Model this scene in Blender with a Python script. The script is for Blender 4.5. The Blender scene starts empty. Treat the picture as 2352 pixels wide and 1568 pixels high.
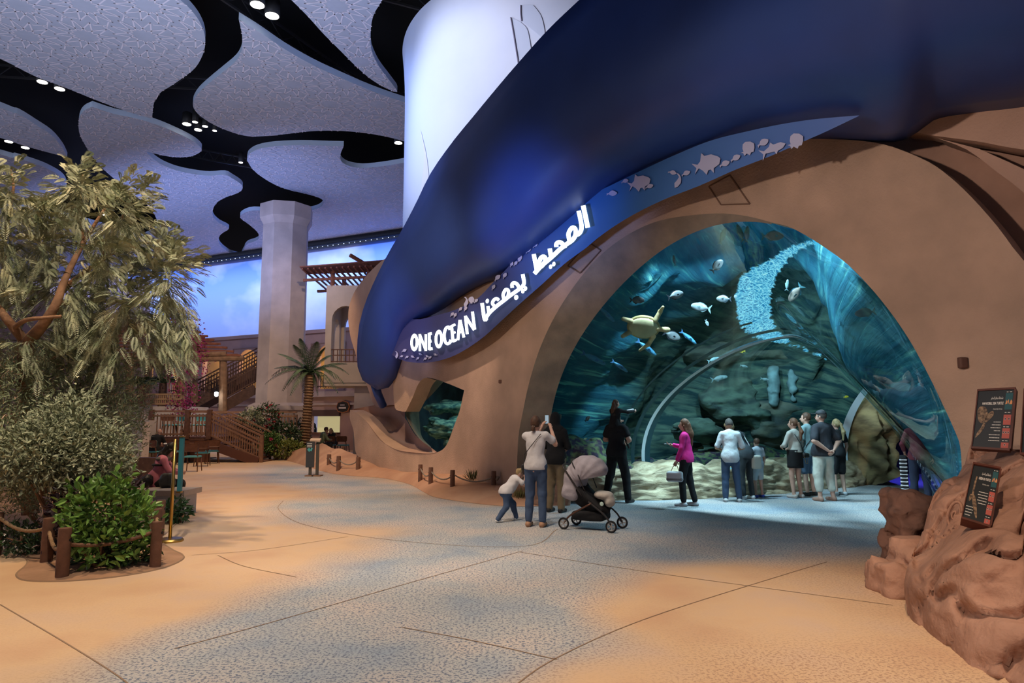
import bpy, bmesh, math, random
import numpy as np
from mathutils import Vector, Matrix, Euler
from mathutils.bvhtree import BVHTree
from mathutils.geometry import delaunay_2d_cdt
random.seed(7); RNG = np.random.default_rng(11)
S = bpy.context.scene; COL = S.collection; PI = math.pi
# ------------------------------------------------------------------ camera
FP_, PIT, CX, CY, EYE = 1600.0, math.atan(181/1600.0), 1176.0, 784.0, 1.6
cam = bpy.data.objects.new('camera', bpy.data.cameras.new('camera')); COL.objects.link(cam)
cam.location = (0, 0, EYE); cam.rotation_euler = (PI/2+PIT, 0, 0)
cam.data.sensor_width = 36; cam.data.lens = 36*FP_/2352; cam.data.clip_start = .05; cam.data.clip_end = 300
S.camera = cam
# ------------------------------------------------------------------ exposure, world
S.view_settings.view_transform = 'Standard'; S.view_settings.look = 'None'
S.view_settings.exposure = 0.0; S.view_settings.gamma = 1; S.view_settings.use_curve_mapping = False
S.cycles.use_denoising = True; S.cycles.max_bounces = 6; S.cycles.diffuse_bounces = 3; S.cycles.glossy_bounces = 2
S.cycles.transparent_max_bounces = 12; S.cycles.transmission_bounces = 4; S.cycles.caustics_reflective = False
S.cycles.caustics_refractive = False; S.cycles.sample_clamp_indirect = 4
wd = bpy.data.worlds.new('hall_ambience'); S.world = wd; wd.use_nodes = True
bg = wd.node_tree.nodes['Background']; bg.inputs[0].default_value = (.62, .56, .70, 1); bg.inputs[1].default_value = .23
# ------------------------------------------------------------------ lights
def aim(o, loc, tgt):
    o.location = loc; d = Vector(tgt)-Vector(loc); o.rotation_euler = d.to_track_quat('-Z', 'Y').to_euler()
def spot(name, loc, tgt, power, col, ang=50, blend=.6, rad=.15):
    l = bpy.data.lights.new(name, 'SPOT'); l.energy = power; l.color = col; l.spot_size = math.radians(ang); l.spot_blend = blend
    l.shadow_soft_size = rad; o = bpy.data.objects.new(name, l); COL.objects.link(o); aim(o, loc, tgt); return o
def area(name, loc, tgt, power, col, sx=1, sy=1):
    l = bpy.data.lights.new(name, 'AREA'); l.shape = 'RECTANGLE'; l.size = sx; l.size_y = sy; l.energy = power; l.color = col
    o = bpy.data.objects.new(name, l); COL.objects.link(o); aim(o, loc, tgt); return o
WARM = (1, .70, .42); BLUE = (.22, .38, 1); COOL = (.62, .86, 1); SKYB = (.45, .58, 1)
# ceiling spotlights over the plaza, then added fill spots
spot('ceiling_spotlight_or_fill', (-6, 9, 12.2), (-5.0, 9.5, 0), 3100, WARM, 62)
spot('ceiling_spotlight_or_fill', (-6, 16, 12.2), (-6.5, 17.5, 0), 3200, WARM, 60)
spot('ceiling_spotlight_or_fill', (-3, 4, 12.2), (-2.6, 6.8, 0), 2500, (1, .82, .64), 62)
spot('ceiling_spotlight_or_fill', (1.5, 2, 12.2), (2.5, 5.0, 0), 2300, (1, .68, .42), 31)
spot('ceiling_spotlight_or_fill', (-1, 7, 12.2), (-1.6, 10.5, 0), 1900, (1, .9, .8), 38)
spot('ceiling_spotlight_or_fill', (-9, 24, 12.2), (-9, 27, 0), 3200, WARM, 60)
spot('ceiling_spotlight_or_fill', (-4, 8, 10), (-2.6, 19, 1.5), 3300, (1, .74, .58), 36)
spot('tree_spotlight', (-2.5, 3, 10.5), (-7.0, 10.5, 3.2), 2500, (1, .88, .70), 44, .8)
spot('wall_fill_spot', (-5.0, 1.5, 4.2), (5.0, 9.2, 3.3), 1900, (1, .82, .70), 44, .8)  # added wall fills hang in mid-air to brighten facade and rock
spot('wall_fill_spot', (-6.0, 5.0, 4.6), (.0, 14.5, 3.6), 1300, (1, .80, .66), 30, .9)
spot('wall_fill_spot', (-2.0, -1.0, 6.0), (4.3, 5.6, .6), 1200, (1, .8, .66), 34, .8)
spot('ceiling_spotlight_or_fill', (-1, 1, 12.2), (-.6, 4.2, 0), 1700, (1, .90, .82), 44)  # added neutral fill to brighten the foreground floor
# blue washes on the canopy
spot('blue_spotlight', (-3.6, 8.0, 2.4), (.9, 13.0, 5.5), 1500, BLUE, 32, 1.0, .3)
spot('blue_spotlight', (-6.8, 13.0, 2.2), (-3.2, 18.2, 4.2), 750, BLUE, 34, 1.0, .3)
# lamps in the tank: a row just behind the arch crown, others deeper
for q in ((2.3, 13.1), (3.6, 11.6), (4.7, 10.2)):
    spot('tank_lamp', (q[0]+.85, q[1]+.72, 5.75), (q[0]+4.3, q[1]+3.6, 0), 1500, COOL, 94, .12, .12)
for q in ((5.0, 14.2), (7.6, 15.6)):
    spot('tank_lamp', (q[0], q[1], 5.2), (q[0]-.1, q[1]-.2, 0), 650, COOL, 96, .4, .2)
for q in ((.9, 15.6), (3.0, 18.3), (6.0, 19.9), (8.2, 19.4)):
    spot('tank_side_lamp', (q[0], q[1], 4.4), (q[0]+.6, q[1]+.6, 2.6), 330, (.42, .88, 1), 160, 1, .2)
spot('tank_top_lamp', (2.2, 14.6, 5.4), (2.5, 15.2, 7.5), 200, (.42, .85, 1), 160, 1, .2)
spot('tank_top_lamp', (5.2, 12.9, 5.4), (5.5, 13.3, 8), 90, (.42, .85, 1), 160, 1, .2)
spot('tank_side_lamp', (7.5, 11.2, 4.2), (7.6, 11.2, 1.5), 80, (.35, .8, 1), 150, 1, .2)
spot('tank_side_lamp', (-1.3, 19.6, 3.4), (-1.0, 20.4, .8), 110, (.5, .95, 1), 120, 1, .1)
spot('column_fill_spot', (-5.5, 20, 11.5), (-11.5, 34.5, 4.5), 3000, (1, .74, .52), 42, .9)  # added warm fills that tint and brighten the column and building
spot('column_fill_spot', (-10, 22, 12), (-16, 32, 3), 2600, (1, .72, .5), 50, .9)
# LED wash of the sky wall, mural spots, added unseen upward fills for the ceiling
area('sky_wash_lamp', (-17.1, 44.0, 12.3), (-15.8, 46.9, 5.5), 2500, SKYB, 44, .4)
spot('mural_spotlight', (-8, 12.5, 12.4), (-1.2, 17.0, 9.6), 3000, (.74, .80, 1), 50, .8)
spot('mural_spotlight', (-8, 18.5, 12.4), (-3.2, 20.2, 10.0), 700, (.35, .5, 1), 60, .8)
area('ceiling_fill', (-9, 14, 6.6), (-9, 15.5, 13), 640, (.62, .74, 1), 8, 8)  # broad added fill, no fixture modelled, brightens the ceiling panels
area('ceiling_fill', (-18, 33, 9.0), (-16, 37, 13), 620, (.36, .48, 1), 20, 5)
area('ceiling_fill', (-26, 18, 5.5), (-20, 18, 13), 620, (.64, .74, 1), 6, 14)
# ------------------------------------------------------------------ projection helpers (photo pixel -> place)
cp, sp = math.cos(PIT), math.sin(PIT)
def ray(px, py):
    a = (px-CX)/FP_; v = (CY-py)/FP_
    return np.array([a, cp-v*sp, sp+v*cp])
def G(px, py, z=0.0):
    r = ray(px, py); t = (z-EYE)/r[2]; return np.array([r[0]*t, r[1]*t, z])
def AT(px, py, Y):
    r = ray(px, py); t = Y/r[1]; return np.array([r[0]*t, Y, EYE+r[2]*t])
# ------------------------------------------------------------------ object helpers
ORG = {}
def link(o): COL.objects.link(o); return o
def tag(o, label=None, cat=None, group=None, kind=None):
    if label: o['label'] = label
    if cat: o['category'] = cat
    if group: o['group'] = group
    if kind: o['kind'] = kind
    return o
def thing(name, label, cat, loc=(0, 0, 0), group=None, rz=0):
    o = bpy.data.objects.new(name, None); link(o); o.location = loc; o.rotation_euler.z = rz; o.empty_display_size = .1
    ORG[o.name] = np.array(loc, float); return tag(o, label, cat, group)
def mesh(name, V, F, mat, parent=None, smooth=True, colors=None, uv=None):
    """V: world coordinates (or local to the parent's own frame when the parent was built at the origin)"""
    V = np.asarray(V, float).reshape(-1, 3)
    if parent is not None: base = ORG.get(parent.name, np.zeros(3))
    else:
        base = np.array([(V[:, 0].min()+V[:, 0].max())/2, (V[:, 1].min()+V[:, 1].max())/2, V[:, 2].min()])
    me = bpy.data.meshes.new(name)
    if isinstance(F, np.ndarray):
        n, k = F.shape; me.vertices.add(len(V)); me.vertices.foreach_set('co', (V-base).astype(np.float32).ravel())
        me.loops.add(n*k); me.loops.foreach_set('vertex_index', F.astype(np.int32).ravel())
        me.polygons.add(n); me.polygons.foreach_set('loop_start', np.arange(0, n*k, k, dtype=np.int32))
        me.update(calc_edges=True)
    else:
        me.from_pydata((V-base).tolist(), [], [tuple(int(i) for i in f) for f in F])
    if smooth: me.polygons.foreach_set('use_smooth', np.ones(len(me.polygons), bool))
    for m in (mat if isinstance(mat, (list, tuple)) else [mat]): me.materials.append(m)
    if colors is not None:
        a = me.color_attributes.new('paint', 'FLOAT_COLOR', 'POINT'); a.data.foreach_set('color', np.asarray(colors, np.float32).ravel())
    if uv is not None:
        l = me.uv_layers.new(name='UVMap'); vi = np.zeros(len(me.loops), np.int32); me.loops.foreach_get('vertex_index', vi)
        l.data.foreach_set('uv', np.asarray(uv, np.float32)[vi].ravel())
    o = bpy.data.objects.new(name, me); link(o)
    if parent is not None: o.parent = parent; ORG[o.name] = base
    else: o.location = base; ORG[o.name] = base
    return o
class MB:
    def __init__(s): s.v = []; s.f = []; s.n = 0
    def add(s, V, F):
        V = np.asarray(V, float).reshape(-1, 3); s.v.append(V); s.f += [tuple(int(i)+s.n for i in f) for f in F]; s.n += len(V); return s
    def box(s, c, d, rz=0, R=None):
        x, y, z = [q/2 for q in d]
        V = np.array([(-x,-y,-z),(x,-y,-z),(x,y,-z),(-x,y,-z),(-x,-y,z),(x,-y,z),(x,y,z),(-x,y,z)])
        if rz: cz, sz = math.cos(rz), math.sin(rz); V = V@np.array([[cz, sz, 0], [-sz, cz, 0], [0, 0, 1]])
        if R is not None: V = V@np.array(R).T
        return s.add(V+np.array(c), [(3,2,1,0),(4,5,6,7),(0,1,5,4),(1,2,6,5),(2,3,7,6),(3,0,4,7)])
    def beam(s, a, b, w, h):
        a = np.array(a, float); b = np.array(b, float); d = b-a; L = np.linalg.norm(d); d /= L
        up = np.array([0, 0, 1.]) if abs(d[2]) < .95 else np.array([0, 1., 0]); x = np.cross(d, up); x /= np.linalg.norm(x); u = np.cross(x, d)
        V = [p+x*i*w/2+u*j*h/2 for p in (a, b) for i, j in ((-1,-1),(1,-1),(1,1),(-1,1))]
        return s.add(V, [(0,1,2,3),(7,6,5,4),(0,4,5,1),(1,5,6,2),(2,6,7,3),(3,7,4,0)])
    def tube(s, P, r, n=8, cap=True):
        P = [np.array(p, float) for p in P]; rs = r if hasattr(r, '__len__') else [r]*len(P); V = []; x = None
        for i, p in enumerate(P):
            d = P[min(i+1, len(P)-1)]-P[max(i-1, 0)]; d = d/(np.linalg.norm(d)+1e-9)
            if x is None: x = np.cross(d, [0, 0, 1.] if abs(d[2]) < .9 else [1., 0, 0])
            x = x-d*(x@d); x /= np.linalg.norm(x)+1e-9; y = np.cross(d, x)
            V += [p+(x*math.cos(2*PI*k/n)+y*math.sin(2*PI*k/n))*rs[i] for k in range(n)]
        F = [(i*n+k, i*n+(k+1) % n, (i+1)*n+(k+1) % n, (i+1)*n+k) for i in range(len(P)-1) for k in range(n)]
        if cap: F += [tuple(range(n-1, -1, -1)), tuple((len(P)-1)*n+k for k in range(n))]
        return s.add(V, F)
    def lathe(s, prof, c=(0, 0, 0), n=20):
        V = [(c[0]+r*math.cos(2*PI*k/n), c[1]+r*math.sin(2*PI*k/n), c[2]+z) for r, z in prof for k in range(n)]
        F = [(i*n+k, i*n+(k+1) % n, (i+1)*n+(k+1) % n, (i+1)*n+k) for i in range(len(prof)-1) for k in range(n)]
        F += [tuple(range(n-1, -1, -1)), tuple((len(prof)-1)*n+k for k in range(n))]
        return s.add(V, F)
    def build(s, name, mat, parent=None, smooth=False):
        return mesh(name, np.concatenate(s.v), s.f, mat, parent, smooth)
def smooth_by(o, ang=40):
    me = o.data; me.polygons.foreach_set('use_smooth', np.ones(len(me.polygons), bool)); me.set_sharp_from_angle(angle=math.radians(ang)); return o
def copy_tree(o, parent=None):
    c = o.copy(); link(c)
    if parent is not None: c.parent = parent
    for ch in list(o.children): copy_tree(ch, c)
    return c
def catmull(P, n=8):
    P = np.array(P, float); Q = [2*P[0]-P[1], *P, 2*P[-1]-P[-2]]; out = []
    for i in range(1, len(Q)-2):
        a, b, c, d = Q[i-1], Q[i], Q[i+1], Q[i+2]
        for k in range(n):
            t = k/n; out.append(.5*(2*b+(c-a)*t+(2*a-5*b+4*c-d)*t*t+(3*b-a-3*c+d)*t**3))
    out.append(P[-1]); return np.array(out)
def resample(P, n):
    P = np.array(P, float); L = np.r_[0, np.cumsum(np.linalg.norm(np.diff(P, axis=0), axis=1))]; t = np.linspace(0, L[-1], n)
    return np.stack([np.interp(t, L, P[:, k]) for k in range(P.shape[1])], 1)
def grid_faces(n, m, closed=False):
    F = [(i*m+j, i*m+j+1, (i+1)*m+j+1, (i+1)*m+j) for i in range(n-1) for j in range(m-1)]
    if closed: F += [(i*m+m-1, i*m, (i+1)*m, (i+1)*m+m-1) for i in range(n-1)]
    return F
def inpoly(P, poly):
    P = np.asarray(P); x, y = P[:, 0], P[:, 1]; r = np.zeros(len(P), bool); q = np.asarray(poly); n = len(q)
    for i in range(n):
        x1, y1 = q[i]; x2, y2 = q[i-1]
        if y1 == y2: continue
        c = ((y1 > y) != (y2 > y)) & (x < (x2-x1)*(y-y1)/(y2-y1)+x1); r ^= c
    return r
def polydist(P, poly):
    P = np.asarray(P, float); d = np.full(len(P), 1e9); q = np.asarray(poly, float)
    for i in range(len(q)):
        a, b = q[i-1], q[i]; ab = b-a; t = np.clip(((P-a)@ab)/(ab@ab+1e-12), 0, 1); d = np.minimum(d, np.linalg.norm(P-(a+t[:, None]*ab), axis=1))
    return d
def fill(loop, holes=(), step=.3):
    """triangulate a 2-D region with interior points: returns points, triangles"""
    pts = []; edges = []
    for lp in (loop, *holes):
        b = len(pts); n = len(lp); pts += [tuple(p) for p in lp]; edges += [(b+i, b+(i+1) % n) for i in range(n)]
    q = np.array(loop); gx, gy = np.meshgrid(np.arange(q[:, 0].min(), q[:, 0].max(), step), np.arange(q[:, 1].min(), q[:, 1].max(), step))
    g = np.stack([gx.ravel()+.01, gy.ravel()+.013], 1); k = inpoly(g, loop) & (polydist(g, loop) > step*.4)
    for h in holes: k &= ~inpoly(g, h) & (polydist(g, h) > step*.4)
    pts += [tuple(p) for p in g[k]]
    v, _, f, *_ = delaunay_2d_cdt([Vector((float(p[0]), float(p[1]))) for p in pts], edges, [], 1, 1e-5)
    v = np.array([(p.x, p.y) for p in v]); f = np.array([t for t in f if len(t) == 3]); c = v[f].mean(1); k = inpoly(c, loop)
    for h in holes: k &= ~inpoly(c, h)
    return v, f[k]
# numpy value noise
_perm = RNG.random((64, 64, 64))
def vnoise(P):
    P = np.asarray(P, float); i = np.floor(P).astype(int); f = P-i; f = f*f*(3-2*f); r = 0
    for a in (0, 1):
        for b in (0, 1):
            for c in (0, 1):
                w = (f[:, 0] if a else 1-f[:, 0])*(f[:, 1] if b else 1-f[:, 1])*(f[:, 2] if c else 1-f[:, 2])
                r = r+w*_perm[(i[:, 0]+a) % 64, (i[:, 1]+b) % 64, (i[:, 2]+c) % 64]
    return r*2-1
def fbm(P, o=4, s=1.0):
    r = 0; a = 1
    for k in range(o): r = r+a*vnoise(np.asarray(P)*s+k*17.3); s *= 2.03; a *= .5
    return r
# implicit solids: rounded cones, ellipsoids and boxes blended together, polygonised with surface nets
def rc(a, b, ra, rb=None, k=.03): return ('c', np.array(a, float), np.array(b, float), ra, ra if rb is None else rb, k)
def el(c, r, k=.03, R=None): return ('e', np.array(c, float), np.array(r, float), None if R is None else np.array(R), 0, k)
def bxp(c, h, rr, k=.01, R=None): return ('b', np.array(c, float), np.array(h, float), rr, None if R is None else np.array(R), k)
def prim_d(p, X):
    if p[0] == 'c':
        ab = p[2]-p[1]; t = np.clip(((X-p[1])@ab)/(ab@ab+1e-12), 0, 1); return np.linalg.norm(X-(p[1]+t[..., None]*ab), axis=-1)-(p[3]+(p[4]-p[3])*t)
    if p[0] == 'e':
        q = X-p[1]
        if p[3] is not None: q = q@p[3]
        k0 = np.linalg.norm(q/p[2], axis=-1); k1 = np.linalg.norm(q/p[2]**2, axis=-1); return k0*(k0-1)/(k1+1e-9)
    q = X-p[1]
    if p[4] is not None: q = q@p[4]
    q = np.abs(q)-(p[2]-p[3]); return np.linalg.norm(np.maximum(q, 0), axis=-1)+np.minimum(q.max(-1), 0)-p[3]
def prim_box(p):
    if p[0] == 'c': r = max(p[3], p[4]); return np.minimum(p[1], p[2])-r, np.maximum(p[1], p[2])+r
    r = p[2] if (p[3] is None and p[0] == 'e') or (p[0] == 'b' and p[4] is None) else np.full(3, np.linalg.norm(p[2]))
    return p[1]-r, p[1]+r
def nets(prims, res=.02, disp=None, cut=None):
    lo = np.min([prim_box(p)[0] for p in prims], 0)-3*res; hi = np.max([prim_box(p)[1] for p in prims], 0)+3*res
    n = np.ceil((hi-lo)/res).astype(int)+1; ax = [lo[i]+np.arange(n[i])*res for i in range(3)]
    D = np.full(n, 4*res+.1)
    for p in prims:
        a, b = prim_box(p); pad = p[5]+4*res; i0 = np.maximum(((a-pad-lo)/res).astype(int), 0); i1 = np.minimum(((b+pad-lo)/res).astype(int)+2, n)
        X = np.stack(np.meshgrid(*[ax[i][i0[i]:i1[i]] for i in range(3)], indexing='ij'), -1); d = prim_d(p, X)
        sl = tuple(slice(i0[i], i1[i]) for i in range(3)); o = D[sl]; k = max(p[5], 1e-4)
        h = np.maximum(k-np.abs(o-d), 0)/k; D[sl] = np.minimum(o, d)-h*h*k*.25
    if disp is not None or cut is not None:
        X = np.stack(np.meshgrid(*ax, indexing='ij'), -1).reshape(-1, 3)
        if disp is not None:
            near = np.abs(D.ravel()) < .5+4*res; q = D.ravel().copy(); q[near] += disp(X[near]); D = q.reshape(n)
        if cut is not None: D = np.maximum(D, cut(X).reshape(n))
    D[0] = D[-1] = res; D[:, 0] = D[:, -1] = res; D[:, :, 0] = D[:, :, -1] = res
    D = np.where(np.abs(D) < 1e-7, 1e-7, D); s = D < 0
    cn = n-1; acc = np.zeros((*cn, 3)); cnt = np.zeros(cn)
    for ax_ in range(3):
        o1, o2 = [i for i in range(3) if i != ax_]
        for u in (0, 1):
            for w in (0, 1):
                A = [slice(0, cn[0]), slice(0, cn[1]), slice(0, cn[2])]; A[o1] = slice(u, cn[o1]+u); A[o2] = slice(w, cn[o2]+w)
                B = list(A); B[ax_] = slice(1, cn[ax_]+1); d0 = D[tuple(A)]; d1 = D[tuple(B)]; m = (d0 < 0) != (d1 < 0)
                t = np.where(m, d0/(np.where(m, d0-d1, 1)), 0); P = np.zeros((*cn, 3)); P[..., ax_] = t; P[..., o1] = u; P[..., o2] = w
                acc += P*m[..., None]; cnt += m
    act = cnt > 0; idx = np.full(cn, -1); idx[act] = np.arange(act.sum()); ijk = np.stack(np.nonzero(act), 1)
    V = lo+(ijk+acc[act]/cnt[act][:, None])*res; F = []
    for ax_ in range(3):
        o1, o2 = (ax_+1) % 3, (ax_+2) % 3; A = [slice(0, n[0]-1)]*3
        A = [slice(1, cn[i]) for i in range(3)]; A[ax_] = slice(0, cn[ax_]); B = list(A); B[ax_] = slice(1, cn[ax_]+1)
        a = s[tuple(A)]; b = s[tuple(B)]; e = np.stack(np.nonzero(a != b), 1); off = np.array([1, 1, 1]); off[ax_] = 0; e = e+off
        fl = a[a != b]; g = []
        for u, w in ((-1, -1), (0, -1), (0, 0), (-1, 0)):
            q = e.copy(); q[:, o1] += u; q[:, o2] += w; g.append(idx[q[:, 0], q[:, 1], q[:, 2]])
        g = np.stack(g, 1); g[~fl] = g[~fl][:, ::-1]; F.append(g)
    return V, np.concatenate(F)
# ------------------------------------------------------------------ materials
M = {}
def mat(name, col, rough=.8, n=0.0, ns=6, col2=None, bump=0.0, bs=40, metal=0, spec=.3, stretch=None, thr=None, det=4, emit=None, est=0):
    if name in M: return M[name]
    m = bpy.data.materials.new(name); m.use_nodes = True; t = m.node_tree; b = t.nodes['Principled BSDF']; N = t.nodes.new; L = t.links.new
    b.inputs['Base Color'].default_value = (*col, 1); b.inputs['Roughness'].default_value = rough; b.inputs['Metallic'].default_value = metal
    b.inputs['Specular IOR Level'].default_value = spec
    if emit: b.inputs['Emission Color'].default_value = (*emit, 1); b.inputs['Emission Strength'].default_value = est
    tc = N('ShaderNodeNewGeometry'); src = tc.outputs['Position']
    if stretch is not None:
        mp = N('ShaderNodeMapping'); mp.inputs['Scale'].default_value = stretch; L(src, mp.inputs[0]); src = mp.outputs[0]
    if n or col2:
        x = N('ShaderNodeTexNoise'); x.inputs['Scale'].default_value = ns; x.inputs['Detail'].default_value = det; L(src, x.inputs['Vector'])
        c = N('ShaderNodeValToRGB'); lo, hi = thr or (.35, .65); c.color_ramp.elements[0].position = lo; c.color_ramp.elements[1].position = hi
        c2 = col2 or tuple(q*(1-n) for q in col); c.color_ramp.elements[0].color = (*c2, 1); c.color_ramp.elements[1].color = (*col, 1)
        L(x.outputs['Fac'], c.inputs[0]); L(c.outputs[0], b.inputs['Base Color'])
    if bump:
        y = N('ShaderNodeTexNoise'); y.inputs['Scale'].default_value = bs; y.inputs['Detail'].default_value = 3; L(src, y.inputs['Vector'])
        bp = N('ShaderNodeBump'); bp.inputs['Strength'].default_value = bump; bp.inputs['Distance'].default_value = .02; L(y.outputs['Fac'], bp.inputs['Height']); L(bp.outputs[0], b.inputs['Normal'])
    M[name] = m; return m
def nodes(name):
    m = bpy.data.materials.new(name); m.use_nodes = True; t = m.node_tree; M[name] = m
    return m, t, t.nodes['Principled BSDF'], t.nodes.new, t.links.new
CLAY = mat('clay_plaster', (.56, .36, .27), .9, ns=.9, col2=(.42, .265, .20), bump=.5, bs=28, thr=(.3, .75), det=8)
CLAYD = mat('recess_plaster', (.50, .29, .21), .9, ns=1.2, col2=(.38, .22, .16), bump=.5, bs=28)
BEIGE = mat('beige_plaster', (.56, .45, .40), .9, ns=1.5, col2=(.46, .37, .33), bump=.25, bs=24)
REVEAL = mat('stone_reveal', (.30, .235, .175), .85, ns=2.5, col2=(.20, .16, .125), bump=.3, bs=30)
PIER = mat('pier_plaster', (.55, .37, .265), .9, ns=1.1, col2=(.37, .255, .185), bump=.5, bs=30, thr=(.3, .72), det=8)
NAVY = mat('navy_canopy', (.020, .056, .25), .5, ns=.7, col2=(.018, .047, .20), bump=.05, bs=8, spec=.4)
BLACK = mat('matte_black', (.012, .012, .014), .7)
WOOD = mat('brown_wood', (.20, .095, .06), .7, n=.35, ns=8, bump=.3, bs=30)
WOODD = mat('dark_wood', (.09, .045, .032), .6, n=.3, ns=8, bump=.2, bs=30)
ROCK = mat('red_rock', (.46, .265, .185), .9, ns=1.6, col2=(.27, .145, .10), bump=.9, bs=14, thr=(.3, .7), det=8)
# ------------------------------------------------------------------ facade: plan line of the front surface
FPL = catmull([(-7.2, 26), (-5.9, 24.0), (-4.6, 21.9), (-2.75, 19.2), (-1.0, 16.4), (.49, 13.82), (1.95, 12.55), (3.25, 11.42), (4.3, 10.2), (5.4, 8.85), (6.4, 7.65), (7.4, 6.4), (9, 4.4), (10.5, 2.4)], 8)
def plan_off(off):
    d = np.gradient(FPL, axis=0); d /= np.linalg.norm(d, axis=1)[:, None]; nrm = np.stack([-d[:, 1], d[:, 0]], 1)  # towards the building's inside
    return FPL+nrm*off
FL = np.r_[0, np.cumsum(np.linalg.norm(np.diff(FPL, axis=0), axis=1))]
def fac(px, py, off=0.0):
    """where the sight line through a photo pixel meets the facade set back by off: returns xyz, s"""
    r = ray(px, py); d = r[:2]; Q = plan_off(off); best = None
    for i in range(len(Q)-1):
        a = Q[i]; e = Q[i+1]-a; det = d[0]*(-e[1])+e[0]*d[1]
        if abs(det) < 1e-9: continue
        t = (a[0]*(-e[1])+e[0]*a[1])/det; u = (d[0]*a[1]-d[1]*a[0])/det
        if -1e-6 <= u <= 1+1e-6 and t > 0 and (best is None or t < best[0]): best = (t, FL[i]+u*(FL[i+1]-FL[i]))
    if best is None: raise ValueError((px, py))
    t, s_ = best; return np.array([r[0]*t, r[1]*t, EYE+r[2]*t]), s_
def fsz(px, py, off=0.0):
    P, s_ = fac(px, py, off); return (s_, P[2])
def sz2w(SZ, off=0.0):
    SZ = np.asarray(SZ); Q = plan_off(off); off_ = np.asarray(off)
    return np.stack([np.interp(SZ[:, 0], FL, Q[:, 0]), np.interp(SZ[:, 0], FL, Q[:, 1]), SZ[:, 1]], 1)
# ------------------------------------------------------------------ tunnel: mouth profile and path
Lj = np.array([.95, 14.2]); Rj = np.array([5.41, 8.85]); MID = (Lj+Rj)/2; Wd = (Rj-Lj)/np.linalg.norm(Rj-Lj)
HEAD = .5; Hh = np.array([math.sin(HEAD), math.cos(HEAD)]); Nr = np.array([math.cos(HEAD), -math.sin(HEAD)]); KW = Wd@Nr
def mouth_uz(px, py):
    r = ray(px, py); d = r[:2]; A = np.array([[d[0], -Wd[0]], [d[1], -Wd[1]]]); t, w = np.linalg.solve(A, MID); return w, EYE+r[2]*t
TR = [(1262, 1085), (1262, 985), (1275, 920), (1300, 840), (1340, 760), (1385, 700), (1440, 640), (1500, 590), (1560, 553), (1620, 527), (1690, 511), (1760, 508), (1810, 520), (1850, 540), (1900, 572), (1950, 610), (2000, 662), (2050, 725), (2090, 785), (2130, 858), (2165, 930), (2190, 985), (2204, 1025), (2208, 1090), (2200, 1160)]
_w = np.array([mouth_uz(*p) for p in TR]); _th = np.arctan2(_w[:, 0], _w[:, 1]-1.25); _r = np.hypot(_w[:, 0], _w[:, 1]-1.25)
_A = np.stack([np.ones_like(_th)]+[f(k*_th*.9) for k in range(1, 5) for f in (np.cos, np.sin)], 1); _c = np.linalg.solve(_A.T@_A+.02*np.eye(9), _A.T@_r)
TH0 = 1.93
def prof(th, dr=0.0):
    th = np.asarray(th); A = np.stack([np.ones_like(th)]+[f(k*th*.9) for k in range(1, 5) for f in (np.cos, np.sin)], 1); r = A@_c+dr
    return r*np.sin(th), 1.25+r*np.cos(th)          # in the plane of the mouth (w, z)
# stations of the acrylic tunnel: left foot, right foot, crown height (0 mouth, 1 joint ring, 2 bend, 3 far portal, 4 cave)
STN_L = np.array([(.95, 14.2), (3.25, 16.4), (5.9, 18.1), (8.45, 17.6), (10.8, 17.9)]); STN_R = np.array([(5.41, 8.85), (8.75, 14.35), (9.7, 14.5), (10.3, 14.2), (12.4, 14.0)]); STN_H = np.array([4.77, 3.45, 3.3, 3.15, 2.9])
def _sta(A, s):
    A = A.reshape(len(A), -1); s = np.clip(s, 0, 3.999); i = int(s); t = s-i; g = lambda k: A[min(max(k, 0), len(A)-1)] if 0 <= k < len(A) else 2*A[0]-A[1]
    a, b, c, d = (2*A[0]-A[1] if i == 0 else A[i-1]), A[i], A[i+1], A[min(i+2, len(A)-1)]; m0 = (c-a)/2 if i else (c-b); m1 = (d-b)/2*.8
    t2, t3 = t*t, t*t*t; return (2*t3-3*t2+1)*b+(t3-2*t2+t)*m0+(-2*t3+3*t2)*c+(t3-t2)*m1
def TB(th, s, dr=0.0, k=1.0):
    """point rows of the tunnel section at station s, pushed out by dr, opening scaled by k"""
    L_, R_, H_s = _sta(STN_L, s), _sta(STN_R, s), float(_sta(STN_H, s)[0]); th = np.asarray(th, float); w, z = prof(th); c = (L_+R_)/2; d = (R_-L_); hw = np.linalg.norm(d)/2; d = d/(2*hw)
    be = min(1, max(0, s/.6)); be = be*be*(3-2*be); lean = np.where(th > 0, 1-be*.55*np.clip(z/4.77, 0, 1)**.8, 1)
    u = w*hw/3.483*k*lean+dr*np.sin(th); zz = z*H_s/4.77; zz = zz*np.where(zz > 0, k, 1)+dr*np.cos(th)*np.where(z > .6, 1, .2); return np.c_[c+u[:, None]*d, zz]
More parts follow.
